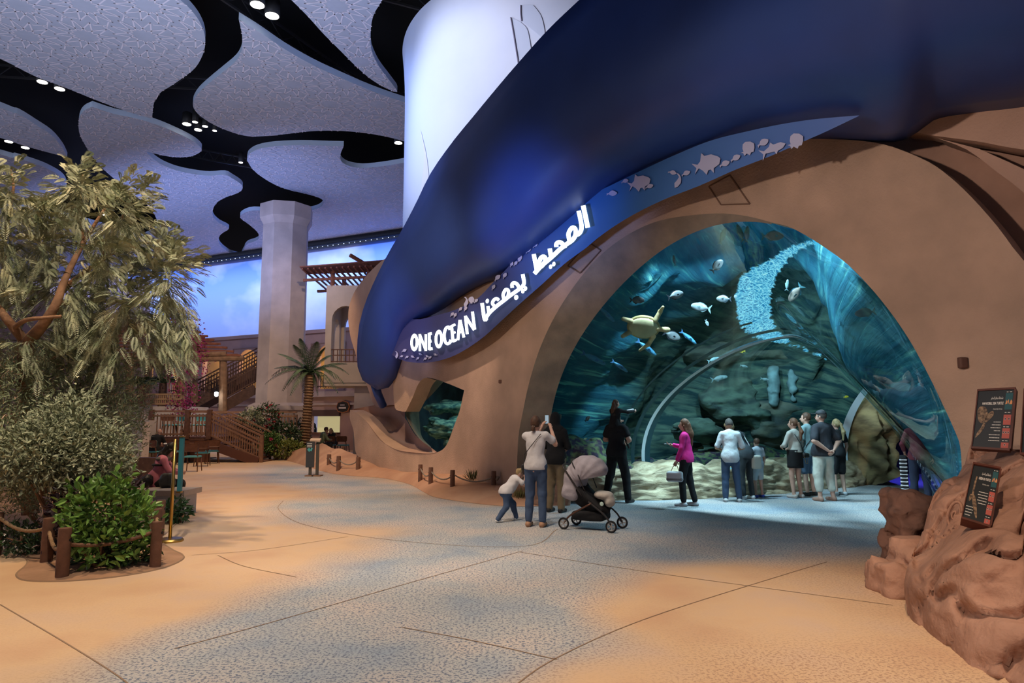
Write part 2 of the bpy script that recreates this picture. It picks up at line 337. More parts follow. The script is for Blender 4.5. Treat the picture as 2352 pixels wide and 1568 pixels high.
# ------------------------------------------------------------------ floor (stained, stamped concrete)
def floor_mat():
    m, t, b, N, L = nodes('stained_floor'); b.inputs['Roughness'].default_value = .62; b.inputs['Specular IOR Level'].default_value = .35
    g = N('ShaderNodeNewGeometry'); at = N('ShaderNodeAttribute'); at.attribute_name = 'paint'
    def noise(sc, det=3, rough=.5):
        x = N('ShaderNodeTexNoise'); x.inputs['Scale'].default_value = sc; x.inputs['Detail'].default_value = det; x.inputs['Roughness'].default_value = rough; L(g.outputs['Position'], x.inputs['Vector']); return x.outputs['Fac']
    def ramp(s, stops):
        r = N('ShaderNodeValToRGB'); e = r.color_ramp.elements
        while len(e) < len(stops): e.new(.5)
        for k, (p, c) in enumerate(stops): e[k].position = p; e[k].color = (*c, 1)
        L(s, r.inputs[0]); return r.outputs[0]
    def mix(f, a, c, mode='MIX'):
        x = N('ShaderNodeMix'); x.data_type = 'RGBA'; x.blend_type = mode
        if hasattr(f, 'links'): L(f, x.inputs[0])
        else: x.inputs[0].default_value = f
        for s_, i in ((a, 6), (c, 7)):
            if hasattr(s_, 'links'): L(s_, x.inputs[i])
            else: x.inputs[i].default_value = (*s_, 1)
        return x.outputs[2]
    sep = N('ShaderNodeSeparateColor'); L(at.outputs['Color'], sep.inputs[0])
    tan_ = ramp(noise(1.1, 5), [(.3, (.60, .375, .225)), (.5, (.66, .45, .27)), (.7, (.62, .44, .31))])
    blue = ramp(noise(.9, 4), [(.33, (.32, .38, .44)), (.47, (.46, .47, .46)), (.62, (.57, .51, .46))])
    sand = ramp(noise(2.2, 4), [(.3, (.50, .30, .17)), (.7, (.60, .385, .22))])
    spk = ramp(noise(44, 4, .62), [(.44, (1, 1, 1)), (.485, (0, 0, 0))])
    bluesp = mix(spk, blue, (.15, .18, .24)); tansp = mix(spk, tan_, (.44, .27, .17))
    # r: blue stain, g: coarse stamped texture seen on tan, b: sand
    x1 = mix(sep.outputs[1], tan_, tansp); x2 = mix(sep.outputs[0], x1, bluesp); x3 = mix(sep.outputs[2], x2, sand)
    L(x3, b.inputs['Base Color'])
    bp = N('ShaderNodeBump'); bp.inputs['Strength'].default_value = .45; bp.inputs['Distance'].default_value = .006; L(noise(44, 4, .62), bp.inputs['Height']); L(bp.outputs[0], b.inputs['Normal'])
    return m
FLOORM = floor_mat()
BLUEP = [(560, 1086), (640, 1068), (700, 1070), (800, 1096), (880, 1098), (940, 1112), (1000, 1142), (1060, 1152), (1130, 1158), (1200, 1150), (1260, 1120), (1500, 1050), (2100, 1040), (2250, 1100), (2250, 1240), (2000, 1275), (1800, 1292), (1640, 1300), (1520, 1302), (1440, 1330), (1385, 1360), (1340, 1400), (1360, 1450), (1330, 1490), (1180, 1568), (1100, 1700), (300, 1700), (60, 1620), (200, 1530), (330, 1470), (400, 1430), (560, 1365), (660, 1320), (760, 1285), (850, 1250), (960, 1228), (930, 1212), (860, 1207), (700, 1205), (640, 1195), (595, 1180), (600, 1165), (650, 1150), (740, 1140), (735, 1127), (680, 1115), (600, 1107), (550, 1094)]
def floor_build():
    bp = np.array([G(*p)[:2] for p in BLUEP])
    xs = np.r_[np.linspace(-45, -14, 40)[:-1], np.linspace(-14, 14, 240), np.linspace(14, 24, 14)[1:]]; ys = np.r_[np.linspace(-4, 1.5, 10)[:-1], np.linspace(1.5, 32, 260), np.linspace(32, 54, 24)[1:]]
    X, Y = np.meshgrid(xs, ys, indexing='ij'); P = np.stack([X.ravel(), Y.ravel()], 1)
    d = polydist(P, bp); d[inpoly(P, bp)] *= -1
    w = .16+.03*P[:, 1].clip(0, 30); Q = np.c_[P, np.zeros(len(P))]; d = d+fbm(Q, 3, .8)*.35*np.minimum(w*2, 1)
    blue = np.clip(.5-d/(2*w), 0, 1); coarse = np.clip(1.25-P[:, 1]/10+P[:, 0]*.12, 0, 1)*np.clip(.55+fbm(Q, 2, .5), 0, 1); coarse = np.maximum(coarse, blue)
    c = np.stack([blue, coarse, 0*blue, 1+0*blue], 1)
    V = np.c_[P, np.zeros(len(P))]; n, m = X.shape; I = np.arange(n*m).reshape(n, m)
    F = np.stack([I[:-1, :-1], I[1:, :-1], I[1:, 1:], I[:-1, 1:]], -1).reshape(-1, 4)
    o = mesh('floor', V, F, FLOORM, colors=c); tag(o, 'stained concrete plaza floor with grey-blue speckled paths and sandy areas', 'floor', kind='structure')
floor_build()
# saw-cut joints in the floor
JOINT = mat('floor_joint', (.30, .20, .13), .9)
def joint(pts, w=.011):
    P = resample(catmull([G(*p) for p in pts], 8), 40); P[:, 2] = .003; d = np.gradient(P, axis=0); d /= np.linalg.norm(d, axis=1)[:, None]; n = np.stack([-d[:, 1], d[:, 0], 0*d[:, 0]], 1)*w/2
    V = np.concatenate([P-n, P+n]); F = [(i, i+1, 41+i, 40+i) for i in range(39)]
    o = mesh('trim_1', V, F, JOINT); o.name = 'trim_'+str(len([q for q in bpy.data.objects if q.name.startswith('trim_')])); tag(o, kind='structure')
for pts in ([(0, 1388), (140, 1470), (260, 1545), (330, 1600)], [(400, 1490), (620, 1430), (900, 1350), (1200, 1265)], [(1195, 1268), (1500, 1315), (2050, 1390)], [(500, 1275), (560, 1300), (680, 1325)], [(1150, 1600), (1280, 1510), (1500, 1415), (1800, 1320), (1900, 1290)],
            [(650, 1150), (640, 1170), (700, 1205), (900, 1240), (1200, 1255), (1280, 1215)], [(920, 1440), (1080, 1470), (1280, 1515)], [(440, 1275), (600, 1262), (800, 1232)], [(1480, 1200), (1800, 1180), (2060, 1168)], [(360, 1245), (425, 1185)]):
    joint(pts)
# ------------------------------------------------------------------ facade slabs
def slab(name, loop, mtl, off=0.0, thick=.5, step=.35, relief=.03, holes=(), rel=None, **tg):
    v, f = fill(loop, holes, step); d = sz2w(v, off); n = sz2w(v, off+1)-d
    q = fbm(np.c_[v, np.zeros(len(v))], 3, .5)*relief
    if rel is not None: q = q+rel(v)
    F3 = d+n*q[:, None]; c = np.cross(F3[f[:, 1]]-F3[f[:, 0]], F3[f[:, 2]]-F3[f[:, 0]]); flip = (c*n[f[:, 0]]).sum(1) > 0; f[flip] = f[flip][:, ::-1]
    B = d+n*thick; N_ = len(v); F = [tuple(t) for t in f]
    base = 0
    for lp in (loop, *holes):
        k = len(lp); idx = [int(np.argmin(((v-np.array(p))**2).sum(1))) for p in lp]
        for i in range(k):
            a, b = idx[i], idx[(i+1) % k]
            if a != b: F.append((a, b, b+N_, a+N_))
    o = mesh(name, np.concatenate([F3, B]), F, mtl, tg.get('parent')); smooth_by(o, 50)
    if tg.get('label') or tg.get('kind'): tag(o, tg.get('label'), tg.get('cat'), tg.get('group'), tg.get('kind'))
    return o
def cm(pts, n=4, off=0.0): return [fsz(float(p[0]), float(p[1]), off) for p in catmull(pts, n)]
OUTER = [(1188, 1140), (1188, 1067), (1191, 1000), (1200, 950), (1215, 880), (1240, 800), (1275, 725), (1320, 655), (1375, 590), (1440, 540), (1510, 508), (1590, 494), (1660, 490), (1720, 497), (1770, 510)]
RIGHTI = [(1770, 510), (1810, 520), (1850, 540), (1900, 572), (1950, 610), (2000, 662), (2050, 725), (2090, 785), (2130, 858), (2165, 930), (2190, 985), (2204, 1025), (2208, 1090), (2203, 1160)]
so = cm(OUTER); sr = cm(RIGHTI)[1:]
UPPER = [(2700, 1000), (2500, 760), (2352, 600), (2290, 520), (2230, 452), (2180, 405), (2130, 370), (2050, 337), (1980, 323), (1880, 318), (1780, 318), (1700, 322), (1600, 345), (1500, 380), (1400, 430), (1300, 500), (1200, 580), (1130, 620), (1050, 655), (985, 690), (940, 735)]
LEFT = [(925, 790), (913, 831), (903, 863), (902, 900), (905, 936), (918, 944), (930, 945)]
BROW = [(930, 945), (947, 911), (960, 881), (980, 867), (1020, 878), (1067, 896)]
PIERL = [(1067, 896), (1056, 941), (1041, 978), (1028, 1015), (1017, 1031), (1004, 1038)]
LIP = [(1004, 1038), (987, 1041), (952, 1039), (913, 1033), (887, 1020), (872, 1007), (859, 991), (841, 967), (822, 950), (804, 941)]
OUTL = [(804, 941), (803, 959), (808, 975), (813, 993), (817, 1035), (828, 1052)]
loop = [(so[0][0], -.05)]+so+sr+[(sr[-1][0], -.05), (FL[-1]-.3, -.05)]+[(FL[-1]-.3, 5.0)]+cm(UPPER, 3)[1:]+cm(LEFT, 3)[1:]+cm(BROW, 3)[1:]+cm(PIERL, 3)[1:]+cm(LIP, 4)[1:]+cm(OUTL, 3)[1:]
loop.append((loop[-1][0], -.05))
_q = [loop[0]]
for p in loop[1:]:
    if math.hypot(p[0]-_q[-1][0], p[1]-_q[-1][1]) > .015: _q.append(p)
slab('wall_front', _q, PIER, 0, .45, kind='structure', label='tan plaster facade with the big tunnel arch and slanting pier')
# recessed wall over the arch, lit ledges and the shell behind the canopy's tail
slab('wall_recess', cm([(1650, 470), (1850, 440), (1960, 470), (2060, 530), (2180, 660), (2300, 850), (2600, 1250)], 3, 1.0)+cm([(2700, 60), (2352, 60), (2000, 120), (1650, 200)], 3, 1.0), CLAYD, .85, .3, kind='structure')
slab('wall_upper', cm([(2072, 303), (2110, 305), (2150, 312), (2250, 325), (2352, 343), (2600, 370)], 3, .15)+cm([(2700, 100), (2352, 150), (2150, 200), (2060, 260)], 2, .15), CLAY, .15, .4, kind='structure')
slab('wall_ledge', cm([(2146, 315), (2220, 343), (2290, 395), (2352, 443), (2550, 620)], 3, .3)+cm([(2650, 560), (2450, 440), (2352, 388), (2250, 342)], 3, .3), CLAY, .3, .5, kind='structure')
slab('wall_left_shell', cm([(1100, 520), (990, 560), (940, 572), (908, 584), (880, 596), (845, 630), (818, 665), (803, 700), (800, 735), (806, 775), (815, 810), (828, 850), (845, 890), (862, 932), (893, 930), (930, 920), (1000, 840)], 4, .9), CLAY, .9, .7, kind='structure')
# chamfered reveal of the arch (left side and crown)
th_ap = float(np.interp(1770, [p[0] for p in TR[11:13]], [_th[11], _th[12]])) if False else float(_th[11]+.03)
tI = np.linspace(-TH0, th_ap, 60)
def mouth3(th, dr=0, ds=0.0):
    w, z = prof(th, dr); P = MID+w[:, None]*Wd+Hh*ds; return np.c_[P, z]
oP = resample(np.array([fac(*p)[0] for p in catmull(OUTER, 6)]), 60); oP[0, 2] = -.05
iP = mouth3(tI); rows = [oP+(iP-oP)*t for t in (0, .5, 1)]
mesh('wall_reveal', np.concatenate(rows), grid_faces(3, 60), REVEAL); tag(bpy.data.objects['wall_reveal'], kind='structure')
# window niche: bowl, brow reveal, glass
lipc = resample(catmull(LIP[::-1], 6), 34); back = resample(catmull([(804, 941), (850, 932), (904, 923), (912, 941), (932, 962), (945, 985), (958, 1003), (980, 1020), (1004, 1038)], 6), 34)
V = []; nr = 9
for j in range(nr):
    v_ = j/(nr-1)
    for i in range(34):
        e = math.sin(PI*i/33)**.6; p = lipc[i]*(1-v_)+back[i]*v_; V.append(fac(p[0], p[1], e*(1.15*math.sin(PI*min(v_, .55)/1.1)**.9+.0))[0])
mesh('wall_bowl', V, grid_faces(nr, 34), CLAY); tag(bpy.data.objects['wall_bowl'], kind='structure')
# outer rim thickness of the bowl's top edge
rb = resample(catmull([(980, 867), (960, 881), (947, 911), (931, 945), (935, 962), (950, 990), (966, 1010), (990, 1028)], 6), 30); gl = resample(catmull([(983, 867), (967, 898), (963, 928), (964, 972), (970, 1004), (990, 1026)], 6), 30)
V = [fac(*(rb[i]*(1-t)+gl[i]*t), off=.12+.85*t)[0] for t in np.linspace(0, 1, 6) for i in range(30)]
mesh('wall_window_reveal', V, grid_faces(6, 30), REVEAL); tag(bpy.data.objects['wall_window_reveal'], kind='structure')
V = [fac(*p, off=o_)[0] for o_ in (.0, .97) for p in catmull(BROW[3:]+[(1100, 905)], 5)]
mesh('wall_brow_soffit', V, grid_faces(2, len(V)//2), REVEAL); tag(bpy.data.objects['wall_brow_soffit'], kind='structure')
def glass_mat(name, tint, gl=.05, rough=.02, mixf=None):
    m, t, b, N, L = nodes(name); out = t.nodes['Material Output']; tr = N('ShaderNodeBsdfTransparent'); tr.inputs[0].default_value = (*tint, 1); g = N('ShaderNodeBsdfGlossy'); g.inputs['Roughness'].default_value = rough; g.inputs[0].default_value = (.8, .95, 1, 1)
    fr = N('ShaderNodeLayerWeight'); fr.inputs['Blend'].default_value = .12; mu = N('ShaderNodeMath'); mu.operation = 'MULTIPLY'; mu.inputs[1].default_value = gl; L(fr.outputs['Fresnel'], mu.inputs[0])
    mx = N('ShaderNodeMixShader'); L(mu.outputs[0], mx.inputs[0]); L(tr.outputs[0], mx.inputs[1]); L(g.outputs[0], mx.inputs[2]); L(mx.outputs[0], out.inputs['Surface']); t.nodes.remove(b); return m
GLASS = glass_mat('acrylic', (.80, .95, .97), .35)
wl = [fsz(*p, .98) for p in [(978, 862), (1085, 892), (1070, 940), (1050, 985), (1030, 1040), (984, 1030), (966, 1004), (960, 972), (958, 928), (962, 898)]]
o = slab('window_1', wl, GLASS, .98, .05, relief=0); tag(o, kind='structure')
# ------------------------------------------------------------------ acrylic tunnel, tank shell
th = np.linspace(-TH0, TH0, 73); rows = np.linspace(0, 3, 56); V = np.array([TB(th, q) for q in rows]); TUBEV = V.reshape(-1, 3); TUBEF = grid_faces(56, 73)
o = mesh('glass_tunnel', TUBEV, TUBEF, GLASS); tag(o, 'clear curved acrylic tunnel wall running under the water', 'tunnel', kind='structure')
BV = BVHTree.FromPolygons([tuple(v) for v in TUBEV], TUBEF)
def tube_hit(px, py, beyond=0.0):
    r = ray(px, py); d = Vector(r); d.normalize(); loc, n, i, dist = BV.ray_cast(Vector((0, 0, EYE)), d, 80)
    if loc is None: return None
    if beyond:
        if n.dot(d) < 0: n = -n
        return np.array(loc), np.array(n), np.array(d)
    return np.array(loc)
# seams between the panels
SEAM = mat('seam_gasket', (.03, .07, .09), .4); SEAML = mat('seam_polished', (.60, .74, .82), .15, spec=.8)
def ring(name, s_a, s_b, dr, mtl, thr=(-TH0, TH0)):
    th = np.linspace(*thr, 65); return mesh(name, np.concatenate([TB(th, s_a, dr), TB(th, s_b, dr)]), grid_faces(2, 65), mtl)
for sa, sb, d, m_, t_, lb in ((.90, .945, .05, SEAM, (-TH0, TH0), 'dark gasket ring just before the polished joint in the tunnel'), (1.0, 1.035, -.02, SEAML, (-1.75, TH0), 'pale polished joint ring where the tunnel bends'), (1.06, 1.12, .05, SEAM, (-TH0, TH0), 'dark gasket ring just past the polished joint in the tunnel'), (.74, .76, .03, SEAM, (-TH0, -.1), 'thin dark seam left of the polished joint in the tunnel'), (2.93, 3.02, -.03, SEAML, (-TH0, TH0), 'grey-blue frame ring around the far rock portal')):
    o = ring('tunnel_seam', sa, sb, d, m_, t_); tag(o, lb, 'seam', 'joints of the acrylic tunnel')
# reef-painted tank walls around the tunnel, with refracted light streaks put into the colour lengthwise
def tank_mat():
    m, t, b, N, L = nodes('rockwork_light_streaks'); b.inputs['Roughness'].default_value = .9; b.inputs['Specular IOR Level'].default_value = .1
    uv = N('ShaderNodeUVMap'); mp = N('ShaderNodeMapping'); mp.inputs['Scale'].default_value = (3.6, .34, 1); L(uv.outputs[0], mp.inputs[0])
    x = N('ShaderNodeTexNoise'); x.inputs['Scale'].default_value = 2.2; x.inputs['Detail'].default_value = 8; x.inputs['Roughness'].default_value = .62; x.inputs['Distortion'].default_value = .6; L(mp.outputs[0], x.inputs['Vector'])
    y = N('ShaderNodeTexNoise'); y.inputs['Scale'].default_value = .9; y.inputs['Detail'].default_value = 3; L(uv.outputs[0], y.inputs['Vector'])
    r = N('ShaderNodeValToRGB'); e = r.color_ramp.elements; e.new(.5); e.new(.6); e.new(.68)
    for k, (p_, c) in enumerate([(.30, (.010, .065, .11)), (.50, (.018, .11, .16)), (.60, (.028, .15, .19)), (.67, (.08, .27, .27)), (.76, (.30, .58, .46))]): e[k].position = p_; e[k].color = (*c, 1)
    a = N('ShaderNodeMath'); a.operation = 'MULTIPLY_ADD'; a.inputs[1].default_value = .45; a.inputs[2].default_value = -.22; L(y.outputs['Fac'], a.inputs[0])
    s = N('ShaderNodeMath'); L(x.outputs['Fac'], s.inputs[0]); L(a.outputs[0], s.inputs[1]); L(s.outputs[0], r.inputs[0])
    m2 = N('ShaderNodeMapping'); m2.inputs['Scale'].default_value = (6.5, .16, 1); L(uv.outputs[0], m2.inputs[0]); x2 = N('ShaderNodeTexNoise'); x2.inputs['Scale'].default_value = 2.6; x2.inputs['Detail'].default_value = 6; x2.inputs['Distortion'].default_value = .9; L(m2.outputs[0], x2.inputs['Vector'])
    su = N('ShaderNodeSeparateXYZ'); L(uv.outputs[0], su.inputs[0]); mr = N('ShaderNodeMapRange'); mr.inputs['From Min'].default_value = -1.6; mr.inputs['From Max'].default_value = -3.4; mr.inputs['To Min'].default_value = -.12; mr.inputs['To Max'].default_value = .03; L(su.outputs[0], mr.inputs[0])
    a2 = N('ShaderNodeMath'); L(x2.outputs['Fac'], a2.inputs[0]); L(mr.outputs[0], a2.inputs[1]); r2 = N('ShaderNodeValToRGB'); r2.color_ramp.elements[0].position = .60; r2.color_ramp.elements[1].position = .70; L(a2.outputs[0], r2.inputs[0])
    mx = N('ShaderNodeMix'); mx.data_type = 'RGBA'; L(r2.outputs[0], mx.inputs[0]); L(r.outputs[0], mx.inputs[6]); mx.inputs[7].default_value = (.12, .42, .36, 1)  # pale green streak highlights painted into the wall colour
    ms = N('ShaderNodeMapRange'); ms.inputs['From Min'].default_value = 6.6; ms.inputs['From Max'].default_value = 8.2; L(su.outputs[1], ms.inputs[0]); rk = N('ShaderNodeValToRGB'); rk.color_ramp.elements[0].position = .42; rk.color_ramp.elements[0].color = (.010, .035, .040, 1); rk.color_ramp.elements[1].position = .68; rk.color_ramp.elements[1].color = (.085, .15, .11, 1); L(x.outputs['Fac'], rk.inputs[0])
    my = N('ShaderNodeMix'); my.data_type = 'RGBA'; L(ms.outputs[0], my.inputs[0]); L(mx.outputs[2], my.inputs[6]); L(rk.outputs[0], my.inputs[7]); L(my.outputs[2], b.inputs['Base Color'])
    bp = N('ShaderNodeBump'); bp.inputs['Strength'].default_value = .6; bp.inputs['Distance'].default_value = .1; L(x.outputs['Fac'], bp.inputs['Height']); L(bp.outputs[0], b.inputs['Normal']); return m
TANK = tank_mat()
th = np.linspace(-TH0-.02, TH0+.02, 81); V = []; UV = []
for ss in np.linspace(.09, 3.25, 70):
    side = float(np.interp(ss, [0, .8, 1.1, 3], [.75, .75, .8, .9])); up = float(np.interp(ss, [0, .3, 1, 3], [1.6, 2.2, 2.2, 1.8])); lf = float(np.interp(ss, [0, 1, 2, 3], [1.4, 2.2, 2.0, 1.2]))
    gs = float(np.interp(ss, [0, .5, .95, 1.4, 3], [1, .6, .16, .3, 1])); dr = np.interp(th, [-2, -1.1, 0, .35, .8, 2], [lf, lf, up, up*(.35+.65*gs), side*gs, side*gs]); P = TB(th, ss, dr); P2 = TB(th, ss, dr+1); d_ = P2-P; n_ = fbm(np.c_[th*2.4, np.full(len(th), ss*2.0), 0*th], 4, 1.3)*np.interp(th, [.1, .8], [.5, .05]); V.append(P+d_*n_[:, None]); UV.append(np.stack([th*3.2, np.full(len(th), ss*5.0)], 1))
V.append(TB(th, 3.22, -.02)); UV.append(UV[-1]+[0, 1]); V = np.array(V); V[..., 2] = np.maximum(V[..., 2], -.05)
o = mesh('wall_tank', V.reshape(-1, 3), grid_faces(71, 81), TANK, uv=np.array(UV).reshape(-1, 2)); tag(o, kind='structure')
# glowing patch outside the glass imitating a light streak reflected by the water
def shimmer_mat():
    m, t, b, N, L = nodes('painted_ripple_glow'); g = N('ShaderNodeNewGeometry')
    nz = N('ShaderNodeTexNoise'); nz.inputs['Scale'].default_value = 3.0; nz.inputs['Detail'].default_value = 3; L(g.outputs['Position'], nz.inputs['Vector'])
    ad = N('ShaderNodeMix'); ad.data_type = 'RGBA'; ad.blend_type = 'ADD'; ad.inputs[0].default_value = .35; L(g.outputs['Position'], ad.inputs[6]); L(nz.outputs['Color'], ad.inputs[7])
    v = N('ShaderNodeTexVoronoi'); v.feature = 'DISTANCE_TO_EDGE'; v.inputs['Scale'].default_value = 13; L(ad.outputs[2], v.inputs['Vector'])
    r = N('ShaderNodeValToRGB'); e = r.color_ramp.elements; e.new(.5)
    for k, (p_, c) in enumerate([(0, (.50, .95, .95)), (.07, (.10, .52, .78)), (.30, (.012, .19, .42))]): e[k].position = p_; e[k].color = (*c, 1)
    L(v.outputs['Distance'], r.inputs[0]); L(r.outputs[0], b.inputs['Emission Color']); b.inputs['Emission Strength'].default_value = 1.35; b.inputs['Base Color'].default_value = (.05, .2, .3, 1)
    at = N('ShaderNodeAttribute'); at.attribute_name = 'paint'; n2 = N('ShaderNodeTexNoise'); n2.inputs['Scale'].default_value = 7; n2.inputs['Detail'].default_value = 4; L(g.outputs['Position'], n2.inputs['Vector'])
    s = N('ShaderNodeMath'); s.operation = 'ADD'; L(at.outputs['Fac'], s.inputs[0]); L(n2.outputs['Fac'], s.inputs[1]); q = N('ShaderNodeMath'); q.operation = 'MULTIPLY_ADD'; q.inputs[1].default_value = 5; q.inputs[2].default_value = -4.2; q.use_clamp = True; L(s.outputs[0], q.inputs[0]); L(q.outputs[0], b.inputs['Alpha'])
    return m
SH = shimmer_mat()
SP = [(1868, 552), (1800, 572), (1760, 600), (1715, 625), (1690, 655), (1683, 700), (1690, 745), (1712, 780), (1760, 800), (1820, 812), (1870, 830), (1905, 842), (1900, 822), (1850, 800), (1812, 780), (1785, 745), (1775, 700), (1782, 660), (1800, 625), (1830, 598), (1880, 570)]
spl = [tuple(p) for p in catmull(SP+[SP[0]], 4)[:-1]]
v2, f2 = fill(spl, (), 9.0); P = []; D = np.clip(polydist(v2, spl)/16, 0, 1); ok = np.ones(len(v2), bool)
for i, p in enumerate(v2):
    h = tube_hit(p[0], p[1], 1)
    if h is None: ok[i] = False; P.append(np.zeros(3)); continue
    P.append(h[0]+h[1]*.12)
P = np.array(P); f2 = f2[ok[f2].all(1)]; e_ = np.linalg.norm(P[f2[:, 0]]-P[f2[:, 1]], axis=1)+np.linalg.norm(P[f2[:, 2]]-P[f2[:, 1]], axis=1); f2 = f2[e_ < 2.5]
o = mesh('reflection_glow_patch', P, [tuple(t) for t in f2], SH, colors=np.stack([D*.75, D*.75, D*.75, 1+0*D], 1)); tag(o, 'glowing rippled band imitating a light reflection over the tunnel glass', 'painted reflection', kind='stuff')
# ------------------------------------------------------------------ canopy
CL = [(868, 886), (885, 884), (897, 874), (905, 860), (918, 820), (930, 775), (945, 745), (975, 722), (1010, 705), (1060, 670), (1110, 642), (1160, 622), (1220, 580), (1300, 512), (1400, 432), (1500, 385), (1600, 350), (1750, 312), (1900, 303), (2000, 306), (2068, 304), (2105, 280), (2150, 252), (2250, 235), (2352, 222), (2500, 190), (2700, 120)]
CU = [(868, 886), (850, 880), (836, 862), (829, 835), (829, 790), (835, 740), (850, 690), (872, 640), (900, 585), (930, 535), (965, 470), (1000, 400), (1050, 330), (1100, 270), (1150, 210), (1200, 152), (1270, 75), (1350, 0), (1480, -120), (1620, -240), (1800, -380), (2000, -500), (2200, -600), (2500, -700), (2900, -800)]
cl = resample(catmull(CL, 6), 90); cu = resample(catmull(CU, 6), 90)
# keep matching parameters by x-order rather than by length on the long upper edge
vv = np.r_[0, .03, .07, .12, .18, .26, .36, .48, .62, .76, .9, 1]; fv = np.interp(vv, [0, .03, .07, .12, .18, .26, .36, .5, .7, 1], [-.05, .2, .42, .6, .76, .9, 1.0, 1.08, 1.1, 1.0])
V = []
for a_, v_ in zip(fv, vv):
    for i in range(90):
        t_ = i/89; A = np.interp(t_, [0, .05, .2, .4, .6, 1], [.15, .5, 1.1, 1.8, 2.3, 2.6]); p = cl[i]*(1-v_)+cu[i]*v_; V.append(fac(p[0], p[1], -A*a_)[0])
o = mesh('blue_canopy', V, grid_faces(len(vv), 90), NAVY); tag(o, 'huge sweeping navy blue canopy over the tunnel entrance', 'canopy')
md = o.modifiers.new('thickness', 'SOLIDIFY'); md.thickness = .12; md.offset = 1
leg = MB(); leg.tube([fac(862, 884, -.12)[0], fac(868, 905, .0)[0], fac(880, 932, .25)[0]], [.14, .13, .12], 14)
leg.build('support_leg', NAVY, o, True)
# ------------------------------------------------------------------ sign ribbon with lit letters and fish cut-outs
def ribbon_mat():
    m, t, b, N, L = nodes('ribbon_blue'); g = N('ShaderNodeNewGeometry'); x = N('ShaderNodeSeparateXYZ'); L(g.outputs['Position'], x.inputs[0])
    mr = N('ShaderNodeMapRange'); mr.inputs['From Min'].default_value = -3.5; mr.inputs['From Max'].default_value = 5.2; L(x.outputs[0], mr.inputs[0])
    r = N('ShaderNodeValToRGB'); e = r.color_ramp.elements; e.new(.5)
    for k, (p_, c) in enumerate([(0, (.055, .05, .14)), (.38, (.05, .065, .22)), (.62, (.035, .16, .42))]): e[k].position = p_; e[k].color = (*c, 1)
    e.new(1.0).color = (.13, .19, .50, 1); L(mr.outputs[0], r.inputs[0]); L(r.outputs[0], b.inputs['Base Color']); b.inputs['Roughness'].default_value = .5; return m
RIB = ribbon_mat()
RU = [(864, 789), (895, 760), (930, 727), (957, 734), (1005, 723), (1044, 712), (1078, 696), (1102, 681), (1134, 647), (1158, 623), (1182, 596), (1219, 555), (1272, 511), (1311, 480), (1360, 447), (1414, 420), (1474, 391), (1550, 356), (1632, 323), (1714, 302), (1795, 285), (1877, 273), (1973, 265)]
RL = [(864, 789), (896, 812), (913, 822), (933, 830), (969, 833), (1005, 829), (1042, 817), (1078, 797), (1114, 771), (1151, 737), (1199, 693), (1248, 650), (1296, 606), (1345, 570), (1380, 541), (1442, 500), (1523, 459), (1605, 427), (1686, 391), (1768, 359), (1850, 323), (1904, 299), (1973, 266)]
SOFF = -.42
def rpt(px, py, lift=0.0):
    """a point of the sign face; the band leans out a little towards its upper end"""
    return fac(px, py, SOFF-.9*float(np.clip((px-1300)/600, 0, 1))-lift)[0]
ru = resample(catmull(RU, 6), 80); rl = resample(catmull(RL, 6), 80)
V = [rpt(*(rl[i]*(1-v_)+ru[i]*v_)) for v_ in (0, .5, 1) for i in range(80)]+[fac(*(rl[i]*(1-v_)+ru[i]*v_), off=SOFF-.9*float(np.clip((rl[i][0]-1300)/600, 0, 1))+.14)[0] for v_ in (1, 0) for i in range(80)]
F = grid_faces(5, 80)+[(4*80+i, 4*80+i+1, i+1, i) for i in range(79)]
sign = mesh('tunnel_sign', V, F, RIB); smooth_by(sign, 40); tag(sign, 'long curved blue sign band with lit letters reading ONE OCEAN and Arabic words', 'sign')
LIT = mat('lit_letter', (.9, .95, .95), .4, emit=(.88, 1, .97), est=2.0); LSIDE = mat('letter_side_glow', (.42, .44, .50), .5, emit=(.6, .72, .78), est=.55)  # sides glow too, standing in for the backlit halo on the band
def stroke_poly(mb_f, mb_s, P, w, lift=.14):
    """one pen stroke traced on the sign face, standing off it as a solid raised letter piece"""
    P = np.array(P, float)
    if len(P) > 2: P = catmull(P, 5)
    d = np.gradient(P, axis=0); d /= np.linalg.norm(d, axis=1)[:, None]+1e-9; n = np.stack([-d[:, 1], d[:, 0]], 1)*w/2; d0 = d[0]*w*.12
    Lq = P+n; Rq = P-n; k = len(P); A = [rpt(*p, lift=lift) for p in Lq]+[rpt(*p, lift=lift) for p in Rq]; B = [rpt(*p, lift=.02) for p in Lq]+[rpt(*p, lift=.02) for p in Rq]
    mb_f.add(A, [(i, i+1, k+i+1, k+i) for i in range(k-1)]); ring_ = list(range(k))+list(range(2*k-1, k-1, -1)); m_ = 2*k
    mb_s.add(A+B, [(ring_[i], ring_[(i+1) % m_], ring_[(i+1) % m_]+m_, ring_[i]+m_) for i in range(m_)])
